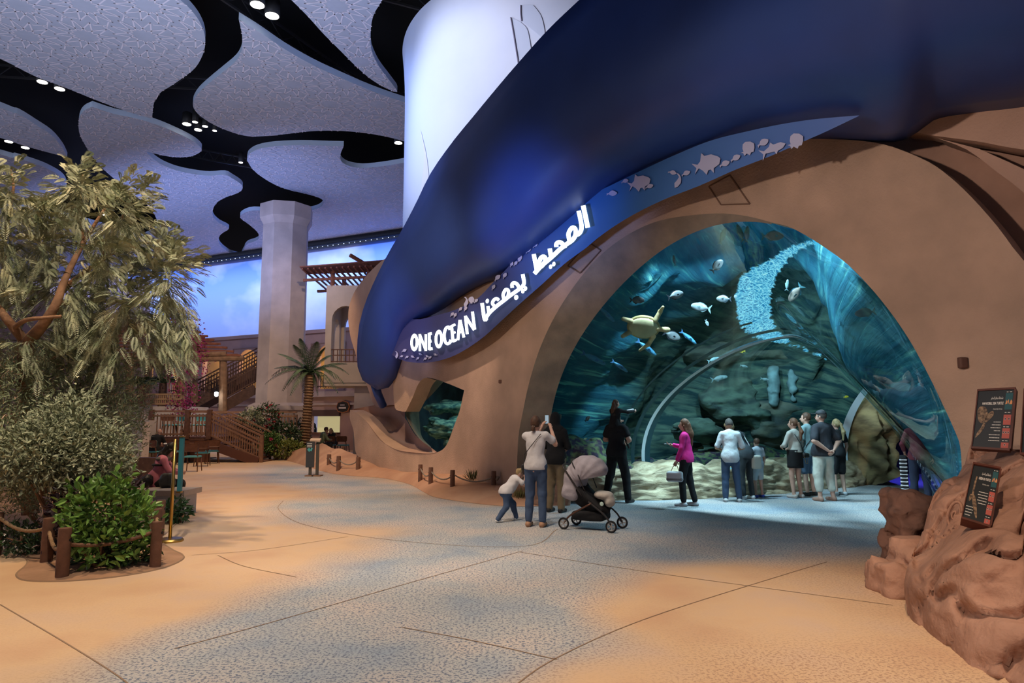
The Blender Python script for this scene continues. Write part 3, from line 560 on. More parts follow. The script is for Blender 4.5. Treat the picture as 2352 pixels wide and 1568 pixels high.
def disc_poly(mb_f, mb_s, c, rx, ry=None, ang=0, inner=None, lift=.14):
    ry = ry or rx; n = 22; ca, sa = math.cos(ang), math.sin(ang)
    E = lambda k_x, k_y: [(c[0]+k_x*math.cos(2*PI*i/n)*ca-k_y*math.sin(2*PI*i/n)*sa, c[1]+k_x*math.cos(2*PI*i/n)*sa+k_y*math.sin(2*PI*i/n)*ca) for i in range(n)]
    O = E(rx, ry); A = [rpt(*p, lift=lift) for p in O]; B = [rpt(*p, lift=.02) for p in O]
    if inner is None: mb_f.add(A, [tuple(range(n))])
    else:
        I = E(*inner); A2 = [rpt(*p, lift=lift) for p in I]; B2 = [rpt(*p, lift=.02) for p in I]; mb_f.add(A+A2, [(i, (i+1) % n, n+(i+1) % n, n+i) for i in range(n)]); mb_s.add(A2+B2, [(i, (i+1) % n, n+(i+1) % n, n+i) for i in range(n)])
    mb_s.add(A+B, [(i, (i+1) % n, n+(i+1) % n, n+i) for i in range(n)])
def letter(name, items, org, sc, w, label=None):
    f_ = MB(); s_ = MB(); q = lambda p: (org[0]+p[0]/sc, org[1]+p[1]/sc)
    for it in items:
        if it[0] == 's': stroke_poly(f_, s_, [q(p) for p in it[1]], (it[2] if len(it) > 2 else w)/sc)
        else: disc_poly(f_, s_, q(it[1]), it[2]/sc, it[3]/sc, it[4], (it[5][0]/sc, it[5][1]/sc) if len(it) > 5 else None)
    V = np.concatenate(f_.v+s_.v); nf = f_.n; o = mesh(name, V, f_.f+[tuple(i+nf for i in t) for t in s_.f], [LIT, LSIDE], sign, False)
    mi = np.array([0]*len(f_.f)+[1]*len(s_.f), np.int32); o.data.polygons.foreach_set('material_index', mi)
    if label: o['label'] = label
    return o
og, sc_ = (880, 640), 6.533
letter('letter', [('d', (468, 955), 60, 132, .02, (21, 72))], og, sc_, 34)
letter('letter', [('s', [(550, 830), (552, 1085)]), ('s', [(548, 835), (643, 1078)], 38), ('s', [(640, 832), (640, 1082)])], og, sc_, 36)
letter('letter', [('s', [(692, 812), (692, 1068)]), ('s', [(690, 828), (730, 820)]), ('s', [(690, 940), (726, 934)]), ('s', [(690, 1056), (742, 1046)])], og, sc_, 42)
letter('letter', [('d', (835, 905), 64, 140, .02, (23, 80))], og, sc_, 34)
letter('letter', [('s', [(1004, 765), (985, 725), (945, 740), (922, 800), (918, 870), (932, 945), (965, 975), (1005, 950), (1014, 915)], 44)], og, sc_, 44)
letter('letter', [('s', [(1026, 700), (1050, 952)]), ('s', [(1024, 712), (1084, 684)], 36), ('s', [(1036, 820), (1086, 798)], 34), ('s', [(1048, 940), (1104, 914)], 36)], og, sc_, 44)
letter('letter', [('s', [(1152, 618), (1122, 920)], 42), ('s', [(1155, 618), (1212, 880)], 42), ('s', [(1132, 812), (1190, 790)], 34)], og, sc_, 40)
letter('letter', [('s', [(1234, 555), (1262, 830)]), ('s', [(1232, 560), (1368, 768)], 44), ('s', [(1340, 492), (1374, 762)])], og, sc_, 44)
oa, sa_ = (1080, 460), 5.227; W_ = 52
letter('letter', [('s', [(1356, 62), (1412, 328)], 56)], oa, sa_, W_)
letter('letter', [('s', [(1302, 125), (1328, 250), (1336, 335), (1310, 395), (1250, 425)]), ('s', [(1192, 480), (1180, 400), (1222, 330), (1262, 345), (1262, 420), (1222, 480), (1150, 530), (1080, 585), (1000, 660), (930, 722), (850, 790), (770, 880)]),
                  ('s', [(1035, 560), (1036, 522), (1070, 502), (1112, 525), (1138, 575)]), ('s', [(955, 578), (972, 690)]), ('s', [(800, 850), (812, 780), (850, 690), (892, 680), (900, 730), (850, 800)]), ('s', [(762, 645), (802, 850)], 50), ('d', (965, 796), 20, 27, .2), ('d', (1004, 764), 20, 27, .2)], oa, sa_, W_)
letter('letter', [('s', [(630, 885), (646, 985), (625, 1035), (560, 1085), (470, 1150), (400, 1205), (310, 1275), (230, 1350), (185, 1415)], 44), ('s', [(505, 1050), (502, 1010), (525, 990), (562, 1005), (590, 1055)], 42), ('s', [(405, 1190), (396, 1130), (425, 1072), (458, 1085), (455, 1145), (425, 1190)], 40),
                  ('s', [(345, 1200), (315, 1178), (280, 1200), (268, 1240), (300, 1275)], 38), ('s', [(212, 1268), (226, 1370)], 38), ('s', [(142, 1232), (172, 1425), (200, 1410)], 44), ('d', (632, 1090), 20, 27, .2), ('d', (664, 1058), 20, 27, .2), ('d', (552, 1164), 25, 31, .2), ('d', (205, 1208), 20, 28, .2)], oa, sa_, 44)
FISHP = mat('fish_cutout_grey', (.46, .47, .66), .6)
FK = {'fish': [(-1, 0), (-.72, .12), (-.55, .1), (-.25, .38), (.1, .55), (.55, .42), (.9, .12), (1, 0), (.85, -.22), (.5, -.42), (.1, -.5), (-.3, -.3), (-.6, -.08), (-.82, -.22), (-1, -.35), (-.88, -.05)],
      'snap': [(-1, -.4), (-.75, -.05), (-.95, .35), (-.6, .15), (-.35, .3), (-.1, .8), (.05, .55), (.5, .5), (.9, .2), (1, 0), (.8, -.3), (.35, -.45), (.25, -.75), (.12, -.45), (-.05, -.45), (-.25, -.7), (-.4, -.35), (-.6, -.1)],
      'round': [(-1, .25), (-.65, .1), (-.5, .45), (-.1, .8), (.35, .8), (.8, .4), (.95, -.1), (.6, -.5), (.2, -.75), (-.05, -.6), (-.4, -.75), (-.55, -.3), (-.95, -.35), (-.8, 0)],
      'shark': [(-1, -.55), (-.78, -.1), (-1, .3), (-.65, .08), (-.2, .25), (0, .5), (.15, .28), (.7, .25), (1, .02), (.7, -.2), (.3, -.25), (.1, -.45), (.05, -.22), (-.6, -.12)],
      'bann': [(-.1, -1), (.25, -.7), (.45, -.1), (.35, .35), (.15, .7), (-.2, 1), (-.55, .95), (-.05, .6), (-.15, .1), (-.35, -.4)]}
def cut(kind, c, L_, ang=0, par=None):
    q = np.array(FK[kind])*L_/2; a = math.radians(-ang); R = np.array([[math.cos(a), -math.sin(a)], [math.sin(a), math.cos(a)]]); q = q*np.array([1, -1]); q = q@R.T+np.array(c)
    A = [rpt(*p, lift=.035) for p in q]; B = [rpt(*p, lift=.01) for p in q]; n = len(q)
    mesh('fish_cutout', A+B, [tuple(range(n))]+[(i, (i+1) % n, n+(i+1) % n, n+i) for i in range(n)], FISHP, sign, False)
for k_, x, y, L_, a in [('fish', 1405, 444, 25, 5), ('fish', 1435, 416, 18, 20), ('snap', 1468, 420, 55, 18), ('fish', 1491, 428, 20, 20), ('fish', 1544, 396, 20, -10), ('fish', 1575, 398, 22, 25), ('bann', 1557, 416, 34, -20), ('snap', 1623, 376, 68, 20), ('fish', 1664, 376, 26, 25), ('fish', 1689, 363, 26, 30), ('round', 1718, 341, 38, 45), ('fish', 1752, 328, 30, 30), ('shark', 1775, 342, 64, 22), ('round', 1828, 324, 42, 40),
                       ('fish', 1238, 551, 15, 45), ('fish', 1229, 563, 16, 45), ('fish', 1213, 575, 17, 45), ('bann', 1194, 590, 24, -10), ('fish', 1175, 607, 14, 60), ('fish', 1184, 605, 14, 50), ('fish', 1142, 638, 19, 45), ('fish', 1159, 633, 16, 60), ('fish', 1133, 660, 15, 60), ('bann', 1070, 694, 24, -10), ('round', 1083, 689, 18, 80), ('fish', 1093, 691, 13, 45), ('fish', 1057, 710, 13, 45), ('fish', 1069, 709, 13, 60), ('fish', 1038, 722, 13, 45), ('fish', 1045, 724, 13, 60),
                       ('fish', 928, 805, 13, 25), ('bann', 911, 815, 17, -5), ('fish', 922, 818, 9, 20), ('fish', 934, 820, 10, 30), ('fish', 948, 819, 10, 150), ('fish', 959, 823, 10, 40), ('fish', 966, 813, 10, 150), ('fish', 976, 824, 10, 35), ('fish', 982, 818, 10, 150), ('fish', 987, 821, 10, 35), ('fish', 1000, 814, 10, 160)]:
    cut(k_, (x, y), L_, a)
# ------------------------------------------------------------------ painted sky mural drum
def sky_mat(name, axis, lo, hi, ramp, cloud, cc, ns, thr=(.45, .7)):
    m, t, b, N, L = nodes(name); b.inputs['Roughness'].default_value = .9; b.inputs['Specular IOR Level'].default_value = .1
    g = N('ShaderNodeNewGeometry'); x = N('ShaderNodeSeparateXYZ'); L(g.outputs['Position'], x.inputs[0]); mr = N('ShaderNodeMapRange'); mr.inputs['From Min'].default_value = lo; mr.inputs['From Max'].default_value = hi; L(x.outputs[axis], mr.inputs[0])
    r = N('ShaderNodeValToRGB'); e = r.color_ramp.elements
    while len(e) < len(ramp): e.new(.5)
    for k, (p_, c) in enumerate(ramp): e[k].position = p_; e[k].color = (*c, 1)
    L(mr.outputs[0], r.inputs[0]); mp = N('ShaderNodeMapping'); mp.inputs['Scale'].default_value = (1, 1, 1.6); L(g.outputs['Position'], mp.inputs[0])
    n = N('ShaderNodeTexNoise'); n.inputs['Scale'].default_value = ns; n.inputs['Detail'].default_value = 4; L(mp.outputs[0], n.inputs['Vector']); q = N('ShaderNodeMapRange'); q.inputs['From Min'].default_value = thr[0]; q.inputs['From Max'].default_value = thr[1]; q.inputs['To Max'].default_value = cloud; L(n.outputs['Fac'], q.inputs[0])
    mx = N('ShaderNodeMix'); mx.data_type = 'RGBA'; L(q.outputs[0], mx.inputs[0]); L(r.outputs[0], mx.inputs[6]); mx.inputs[7].default_value = (*cc, 1); L(mx.outputs[2], b.inputs['Base Color']); return m
MURAL = sky_mat('mural_sky', 0, -3.3, 0, [(0, (.50, .60, .88)), (.5, (.72, .76, .90)), (1, (.80, .80, .90))], .35, (.62, .66, .80), .5)  # bluer towards the left: blue edge light painted into the mural colour
mp_ = catmull([(-2.0, 25), (-2.95, 23.3), (-3.28, 21.8), (-3.28, 20.4), (-2.85, 18.9), (-2.0, 17.6), (-.6, 16.5), (1.5, 15.2), (4, 13.2), (7, 11)], 8)
V = []
for k in range(14):
    for p in mp_:
        z0 = float(np.interp(p[0], [-1, 1], [5.8, 8.2])); z_ = z0+(12.9-z0)*k/13; V.append((p[0]-.12*max(0, (z_-11)/2)**2, p[1], z_))
o = mesh('wall_mural', V, grid_faces(14, len(mp_)), MURAL); tag(o, kind='structure')
MB_ = BVHTree.FromPolygons([tuple(v) for v in V], grid_faces(14, len(mp_)))
def mural_pt(px, py, lift=.03):
    r = Vector(ray(px, py)).normalized(); loc, n, i, d = MB_.ray_cast(Vector((0, 0, EYE)), r, 80); return np.array(loc-r*lift) if loc else None
SAIL = mat('painted_sail', (.66, .68, .80), .8); SAILD = mat('painted_sail_edge', (.30, .26, .34), .8)
for A, B in (([(1173, 40), (1180, 80), (1188, 130), (1194, 166)], [(1195, 50), (1210, 65), (1217, 95), (1222, 130)]), ([(1196, 12), (1196, 30), (1198, 48)], [(1225, 12), (1242, 35), (1250, 65), (1252, 92)]), ([(966, 300), (972, 340), (973, 380), (960, 480)], [(968, 305), (980, 360), (986, 420), (985, 450)])):
    a = resample(catmull(A, 4), 14); b_ = resample(catmull(B, 4), 14); V = [mural_pt(*(a[i]*(1-t)+b_[i]*t)) for t in (0, .33, .66, 1) for i in range(14)]
    if any(v is None for v in V): continue
    o = mesh('sail_picture', V, grid_faces(4, 14), SAIL); tag(o, {1173: 'nearer pale sail painted on the sky mural with a dark mast line', 1196: 'taller pale sail behind the masted one on the sky mural', 966: 'faint tall narrow sail low on the left of the sky mural'}[A[0][0]], 'mural picture')
    if A[0][0] < 1000: continue
    q = MB(); q.tube([mural_pt(*p, lift=.05) for p in a], .018, 5); q.build('mast', SAILD, o)
# ------------------------------------------------------------------ ceiling: void, panels, trusses
VOID = mat('ceiling_void', (.006, .006, .007), .95); PANEL = mat('ceiling_panel_grey', (.40, .43, .53), .8, n=.08, ns=2); PLINE = mat('ceiling_pattern', (.66, .62, .70), .8); PRIM = mat('panel_rim', (.55, .66, .82), .6)
o = mesh('ceiling', [(-50, -6, 15.2), (24, -6, 15.2), (24, 60, 15.2), (-50, 60, 15.2)], [(3, 2, 1, 0)], VOID); tag(o, kind='structure')
CZ = 13.0
c2 = lambda pts: [(p[0]/2.45, p[1]/2.45) for p in pts]
PAN = {
 'A': [(-900, -100), (0, 330), (100, 380), (200, 430), (360, 490), (520, 555), (640, 600), (740, 635), (830, 660), (853, 664), (858, 640), (864, 590), (880, 550), (910, 515), (960, 485), (1040, 430), (1100, 380), (1140, 310), (1155, 240), (1145, 170), (1110, 100), (1060, 40), (1015, 0), (900, -110), (600, -300), (0, -480)],
 'B': [(-700, 300), (0, 605), (100, 640), (200, 700), (290, 760), (350, 830), (375, 880), (376, 886), (365, 882), (300, 865), (200, 838), (100, 808), (0, 775), (-700, 560)],
 'C': [(-700, 650), (0, 868), (80, 885), (180, 915), (260, 945), (340, 990), (372, 1035), (360, 1080), (300, 1110), (0, 1130), (-700, 1200)],
 'D': [(518, 600), (640, 640), (760, 665), (880, 700), (990, 745), (1080, 790), (1128, 828), (1130, 852), (1080, 878), (1000, 885), (920, 875), (832, 854), (824, 853), (832, 865), (865, 895), (920, 930), (1000, 960), (1100, 980), (1180, 988), (1265, 983), (1310, 1005), (1355, 1035), (1365, 1060), (1340, 1085), (1270, 1110), (1220, 1140), (1198, 1180), (1200, 1220), (1235, 1255), (1288, 1285), (1245, 1315), (1230, 1345), (1240, 1380), (1290, 1420), (1345, 1447), (1090, 1485), (700, 1560), (0, 1680), (-900, 1800), (-900, 1230), (0, 1160), (500, 1250), (700, 1320), (790, 1330), (850, 1310), (885, 1275), (878, 1225), (840, 1165), (760, 1100), (660, 1020), (580, 950), (520, 880), (470, 800), (445, 740), (445, 670), (470, 625)],
 'E': [(1343, 108), (1460, 180), (1600, 275), (1750, 360), (1900, 430), (2100, 515), (2290, 580), (2600, 680), (2600, 900), (2300, 803), (2200, 775), (2100, 755), (2000, 742), (1880, 735), (1750, 738), (1600, 755), (1450, 768), (1370, 762), (1280, 735), (1200, 700), (1130, 655), (1092, 612), (1088, 572), (1120, 520), (1180, 465), (1260, 400), (1330, 340), (1360, 280), (1362, 200), (1352, 145)],
 'F': [(1640, 0), (1730, 90), (1820, 190), (1920, 290), (2000, 370), (2080, 440), (2160, 490), (2236, 518), (2190, 450), (2130, 370), (2090, 280), (2085, 190), (2100, 90), (2150, 0), (2250, -200), (1700, -300), (1400, -250)],
 'G': [(1390, 900), (1400, 870), (1450, 840), (1550, 822), (1700, 816), (1850, 820), (1925, 822), (1932, 826), (1915, 870), (1920, 905), (1960, 932), (2040, 945), (2150, 935), (2300, 910), (2600, 850), (2600, 1265), (2270, 1322), (1700, 1400), (1385, 1442), (1375, 1400), (1395, 1370), (1452, 1348), (1452, 1310), (1400, 1262), (1352, 1225), (1370, 1200), (1430, 1183), (1560, 1190), (1700, 1188), (1780, 1175), (1818, 1148), (1810, 1120), (1740, 1095), (1640, 1072), (1560, 1045), (1480, 1000), (1420, 950)]}
PL = {k: np.array([G(*p, z=CZ)[:2] for p in catmull(c2(v)+[c2(v)[0]], 3)[:-1]]) for k, v in PAN.items()}
# interlaced twelve-point stars laid out on a hexagonal lattice
SEGS = []
a_ = 1.75
for i in range(-30, 22):
    for j in range(0, 40):
        c = np.array([a_*(i+.5*(j % 2))+.4, a_*.866*j+6])
        if c[0] < -40 or c[0] > 3: continue
        for k in range(12):
            t0 = 2*PI*k/12+.13; p_ = lambda r_, t_: c+r_*np.array([math.cos(t_), math.sin(t_)])
            SEGS.append((p_(.30, t0), p_(.88, t0+2*PI/12*1.0))); SEGS.append((p_(.30, t0), p_(.88, t0-2*PI/12*1.0)))
        for k in range(6):
            t0 = 2*PI*k/6+PI/6+.13; SEGS.append((c+.98*np.array([math.cos(t0-.2), math.sin(t0-.2)]), c+.98*np.array([math.cos(t0+.2), math.sin(t0+.2)])))
SEGS = np.array(SEGS)
names = {'A': 'largest rounded ceiling panel at the upper left', 'B': 'pointed ceiling panel under the left pair of spotlights', 'C': 'ceiling panel just above the feathery tree', 'D': 'long S-shaped ceiling panel beside the tree top', 'E': 'broad teardrop ceiling panel left of the mural', 'F': 'leaf-shaped ceiling panel tip beside the mural top', 'G': 'ceiling panel reaching behind the big column'}
for k, q in PL.items():
    lp = [tuple(p) for p in q]; v, f = fill(lp, (), 3.0); n = len(lp)
    V = [(x, y, CZ) for x, y in v]; F = []
    for t in f:
        a, b, c = v[t]; F.append(tuple(t) if (b[0]-a[0])*(c[1]-a[1])-(b[1]-a[1])*(c[0]-a[0]) < 0 else tuple(t[::-1]))
    o = mesh('ceiling_panel', V, F, PANEL, smooth=False); tag(o, names[k]+', pale grey with star lattice', 'ceiling panel', 'cloud-shaped ceiling panels')
    R_ = [(x, y, CZ) for x, y in q]+[(x, y, CZ+.22) for x, y in q]; mesh('rim', R_, [(i, (i+1) % n, n+(i+1) % n, n+i) for i in range(n)], PRIM, o, True)
    m = 10; tt = (np.arange(m)+.5)/m; C_ = SEGS[:, None, 0]+(SEGS[:, 1]-SEGS[:, 0])[:, None]*tt[None, :, None]; ins = inpoly(C_.reshape(-1, 2), q).reshape(-1, m)
    sI, tI_ = np.nonzero(ins); d = (SEGS[sI, 1]-SEGS[sI, 0])/m; c = C_[sI, tI_]; u = d/np.linalg.norm(d, axis=1)[:, None]; nn = np.stack([-u[:, 1], u[:, 0]], 1)*.02
    P4 = np.stack([c-d/2-nn, c-d/2+nn, c+d/2+nn, c+d/2-nn], 1).reshape(-1, 2); Vp = np.c_[P4, np.full(len(P4), CZ-.006)]; mesh('star_lattice', Vp, np.arange(len(Vp)).reshape(-1, 4), PLINE, o, False)
TRUSS = mat('dark_truss', (.03, .03, .034), .5, spec=.5)
for a, b, nm in (((-20, 12, 14.2), (3, 23, 14.2), 'truss crossing the void above the tree'), ((-14, 9, 14.3), (-3, 32, 14.3), 'truss running from the near spotlights to the column'), ((-22, 24, 14.2), (-1, 27, 14.2), 'truss over the long ceiling gap'), ((-9, 22, 14.1), (1, 34, 14.1), 'truss beside the column top'), ((-16, 32, 14.2), (-6, 38, 14.2), 'truss over the last ceiling gap')):
    q = MB(); a, b = np.array(a, float), np.array(b, float)
    for dz in (0, .45): q.beam(a+[0, 0, dz], b+[0, 0, dz], .07, .07)
    for t in np.linspace(0, 1, 22)[:-1]: q.beam(a+(b-a)*t, a+(b-a)*(t+1/42)+[0, 0, .45], .03, .03); q.beam(a+(b-a)*(t+1/42)+[0, 0, .45], a+(b-a)*(t+1/21), .03, .03)
    tag(q.build('ceiling_truss', TRUSS), 'black steel '+nm, 'truss', 'black ceiling trusses')
LAMPE = mat('lamp_lens', (1, .95, .85), .3, emit=(1, .93, .80), est=6); LCAN = mat('lamp_can', (.02, .02, .022), .5)
for i, (x, y, r_, lb) in enumerate([(591, 11, .19, 'left of the two large spotlights at the top'), (625, 36, .19, 'right of the two large spotlights at the top'), (97, 188, .16, 'left spotlight of the pair on the left gap'), (137, 204, .16, 'right spotlight of the pair on the left gap'), (20, 325, .15, 'left spotlight of the low pair above the tree'), (58, 339, .15, 'right spotlight of the low pair above the tree'), (429, 285, .16, 'leftmost spotlight of the central cluster'), (448, 280, .1, 'upper spotlight of the central cluster'), (455, 298, .14, 'lower spotlight of the central cluster'), (471, 290, .1, 'middle small spotlight of the central cluster'), (493, 300, .08, 'rightmost spotlight of the central cluster'), (915, 328, .16, 'round spotlight beside the sky mural'), (553, 373, .09, 'small spotlight above the column'), (240, 493, .12, 'spotlight glinting through the tree top')]):
    p = G(x, y, z=CZ+.25); t = thing('ceiling_lamp', 'white-lit '+lb, 'lamp', p, 'ceiling spotlights'); q = MB(); q.lathe([(r_*.55, .5), (r_*1.1, .45), (r_*1.15, .0), (r_*1.02, .0)], p, 16); q.build('lamp_can', LCAN, t, True); q = MB(); q.lathe([(.001, -.012), (r_, -.012), (r_, .0), (.001, .0)], p, 20); q.build('lens', LAMPE, t)
# ------------------------------------------------------------------ sky wall with its LED truss
sw = [G(440, 611, z=12.5)[:2], G(925, 545, z=12.5)[:2]]; sd = (sw[1]-sw[0])/np.linalg.norm(sw[1]-sw[0]); sn = np.array([-sd[1], sd[0]]); a, b = sw[0]-sd*26, sw[1]+sd*5
SKY = sky_mat('painted_sky', 2, 4, 12.6, [(0, (.80, .83, .92)), (.45, (.42, .54, .90)), (1, (.16, .30, .85))], .6, (.85, .87, .95), .16, (.46, .62))
aa, bb = a+sn*.9, b+sn*.9
o = mesh('wall_sky', [(*aa, -.1), (*bb, -.1), (*bb, 13.2), (*aa, 13.2)], [(0, 1, 2, 3)], SKY, smooth=False); tag(o, kind='structure')
t = thing('led_truss', 'long black truss with a row of tiny LEDs along the top of the sky wall', 'truss', (*((a+b)/2), 12.5)); q = MB(); q.beam((*a, 12.85), (*b, 12.85), .5, .25); q.beam((*a, 12.56), (*b, 12.56), .3, .1); q.build('truss_beam', BLACK, t)
LED = mat('led_dot', (.8, .85, 1), .4, emit=(.7, .8, 1), est=1.5); n = int(np.linalg.norm(b-a)/.42); q = MB()
for i in range(n): p = a+(b-a)*i/n-sn*.17; q.box((*p, 12.56), (.04, .03, .03), math.atan2(sd[1], sd[0]))
o = q.build('led_row', LED, t); o['kind'] = 'stuff'
# ------------------------------------------------------------------ sand bank, rock ledges
SAND = mat('sand_bank', (.54, .32, .20), .95, ns=1.3, col2=(.43, .235, .145), bump=.4, bs=12)
e0 = resample(catmull([(640, 1052), (690, 1066), (747, 1084), (800, 1092), (880, 1098), (940, 1112), (973, 1130), (1000, 1142), (1060, 1152), (1130, 1160), (1200, 1163), (1262, 1160), (1330, 1150)], 5), 70)
e1 = resample(catmull([(740, 1020), (775, 1030), (803, 1040), (828, 1050), (856, 1059), (891, 1072), (934, 1080), (987, 1085), (1060, 1091), (1104, 1100), (1150, 1112), (1186, 1125), (1225, 1128)], 5), 70)
V = []
for j in range(12):
    t = j/11
    for i in range(70):
        a = G(*e0[i]); b = fac(*e1[i], off=.12)[0]; p = a*(1-t)+b*t; u = i/69; p[2] = b[2]*(t**.8) if t else 0
        p[2] = max(p[2], 0)+.05*math.sin(PI*t)+.004; V.append(p)
V = np.array(V); k = V[:, 2] > .03; V[k, 2] += fbm(V[k], 3, 1.2)*.05
o = mesh('sand_bank', V, grid_faces(12, 70), SAND); tag(o, 'sloping bank of orange-tan sand at the foot of the facade', 'sand', kind='stuff')
LEDGE = mat('pale_rock', (.60, .50, .33), .9, ns=3.2, col2=(.33, .25, .15), bump=.9, bs=10, thr=(.35, .62), det=8, stretch=(1, 1, 3.5))
def rocky(V, amp=.08, sc=1.5, strata=.05):
    V = np.array(V, float); n = fbm(V*np.array([1, 1, 2.2]), 5, sc); s = np.abs(np.sin(V[:, 2]*24+fbm(V, 2, 1.2)*5))
    c = np.array([math.sin(0.7), -1, .3]); c /= np.linalg.norm(c)
    return V+c*(n*amp)[:, None]+c*((s-.5)*strata)[:, None]
# ledge under the glass on the left side of the tunnel
b0 = resample(catmull([G(*p) for p in [(1262, 1152), (1330, 1150), (1400, 1149), (1480, 1149), (1560, 1147), (1640, 1144), (1700, 1140), (1760, 1136), (1830, 1131), (1900, 1124), (1960, 1117), (2005, 1110), (2022, 1106)]], 6), 120)
V = []
for j in range(48):
    t = j/47
    for i in range(120):
        x, y = b0[i, 0], b0[i, 1]; Ht = .62+.08*math.sin(i*.23)+.05*math.sin(i*.71); d = np.array([.3*math.sin(i/119*1.2)*-1-.1, 1.0])
        if t < .62: q = t/.62; V.append((x+d[0]*.16*q**2, y+.16*q**2, Ht*q-.03))
        else: q = (t-.62)/.38; V.append((x+d[0]*(.16+1.5*q), y+.16+1.9*q, Ht-.04*q))
o = mesh('rock_ledge', rocky(V, .12, 1.7, .028), grid_faces(48, 120), LEDGE); tag(o, 'low pale layered rock ledge along the left side of the tunnel floor', 'rock')
# reddish rocks at the foot of the slanting pier
for c, r, lb in ((fac(1215, 1105, .1)[0], (.42, .35, .34), 'reddish boulder at the foot of the slanting pier'), (fac(1262, 1128, .15)[0], (.42, .4, .5), 'reddish boulder where the pale tunnel ledge begins'), (fac(1165, 1118, -.05)[0], (.25, .22, .16), 'small reddish stone beside the rope post end')):
    c = c.copy(); c[2] = r[2]*.35; V, F = nets([bxp(c, r, .12)], .04, lambda X: fbm(X, 4, 2.2)*.09); o = mesh('boulder', V, F, ROCK); tag(o, lb, 'rock', 'boulders by the arch')
# big rock outcrop on the right
cols = [([(2122, 1400), (2130, 1350), (2150, 1290), (2170, 1240), (2190, 1180), (2215, 1125), (2250, 1085), (2275, 1035)], [7.4, 7.4, 7.5, 7.6, 7.7, 7.8, 7.9, 8.1]),
        ([(2086, 1408), (2078, 1352), (2088, 1295), (2112, 1240), (2135, 1180), (2162, 1122), (2203, 1088), (2228, 1036)], [6.15, 6.25, 6.5, 6.9, 7.2, 7.5, 7.7, 7.95]),
        ([(2140, 1462), (2125, 1385), (2130, 1310), (2150, 1250), (2170, 1190), (2190, 1140), (2222, 1095), (2245, 1032)], [5.4, 5.55, 5.8, 6.2, 6.6, 7.0, 7.4, 7.8]),
        ([(2230, 1520), (2215, 1430), (2215, 1340), (2225, 1265), (2235, 1215), (2250, 1160), (2275, 1100), (2300, 1034)], [4.8, 5.0, 5.2, 5.6, 5.9, 6.4, 6.9, 7.45]),
        ([(2352, 1568), (2340, 1470), (2335, 1370), (2335, 1285), (2330, 1225), (2335, 1160), (2345, 1100), (2352, 1034)], [4.45, 4.6, 4.8, 5.1, 5.4, 5.9, 6.4, 7.0]),
        ([(2520, 1640), (2510, 1540), (2500, 1400), (2490, 1300), (2480, 1230), (2470, 1160), (2470, 1080), (2480, 1000)], [4.1, 4.2, 4.4, 4.6, 4.9, 5.3, 5.8, 6.2])]
Cc = []
for pts, ys in cols:
    q = np.array([AT(*p, y) for p, y in zip(pts, ys)]); g0 = q[0].copy(); g0[2] = -.03; back = fac(pts[-1][0]+14, pts[-1][1]-4, .08)[0]; back[2] = q[-1][2]-.08; Cc.append(resample(catmull([g0, *q, back], 8), 150))
for wp in ([(5.5, 3.7, -.03), (5.9, 4.0, .5), (6.3, 4.4, .9), (6.9, 5.0, 1.2), (7.4, 5.7, 1.4), (8.0, 6.0, 1.45)], [(6.6, 3.2, -.04), (7.1, 3.4, -.04), (7.6, 3.7, -.04), (8.2, 4.2, -.04), (8.6, 4.6, -.04), (9.0, 5.0, -.04)]): Cc.append(resample(catmull(wp, 8), 150))
Cc = np.array(Cc); rows = [resample(catmull(Cc[:, j], 14), 150) for j in range(150)]; V = np.array(rows).reshape(-1, 3)
nz = fbm(V*np.array([1, 1, 1.6]), 5, 1.1)*.13; crack = np.abs(fbm(V+7, 3, .9)); crack = -.10*np.exp(-(crack/.05)**2); lq = (V[:, 2]*2.3+V[:, 0]*.9+fbm(V, 3, .9)*.9) % 1; lay = (np.minimum(lq, (1-lq)*6)-.4)*.07+fbm(V, 3, 5)*.012-.035*np.exp(-(((V[:, 0]*1.3-V[:, 2]*.8+fbm(V+3, 3, .7)*.8) % 1-.5)/.02)**2)
dirn = np.array([-.5, -.8, .35])/np.linalg.norm([-.5, -.8, .35]); V = V+dirn*(nz*1.7+crack*1.8+lay*2.0)[:, None]
o = mesh('rock_outcrop', V, [f[::-1] for f in grid_faces(150, 150)], ROCK); tag(o, 'big red sandstone outcrop at the right edge carrying the turtle signs', 'rock')
DROCK = mat('dark_red_rock', (.22, .115, .08), .9, ns=3, col2=(.11, .06, .045), bump=.9, bs=14)
for prims, lb, m_ in (([bxp(AT(2095, 1222, 7.9), (.22, .3, .42), .08), bxp(AT(2075, 1235, 7.8), (.14, .2, .34), .06)], 'dark squarish rock standing in the right corner of the tunnel mouth', DROCK), ([bxp(AT(2066, 1352, 6.9), (.24, .4, .26), .1), bxp(AT(2105, 1320, 7.1), (.2, .3, .34), .1)], 'low reddish boulder against the left foot of the outcrop', ROCK)):
    V, F = nets(prims, .03, lambda X: fbm(X, 4, 3.2)*.09+np.minimum((X[:, 2]*5+fbm(X, 2, 3)*.6) % 1, .5)*.06); V[:, 2] = np.maximum(V[:, 2], -.02); o = mesh('boulder', V, F, m_); tag(o, lb, 'rock', 'boulders by the arch')
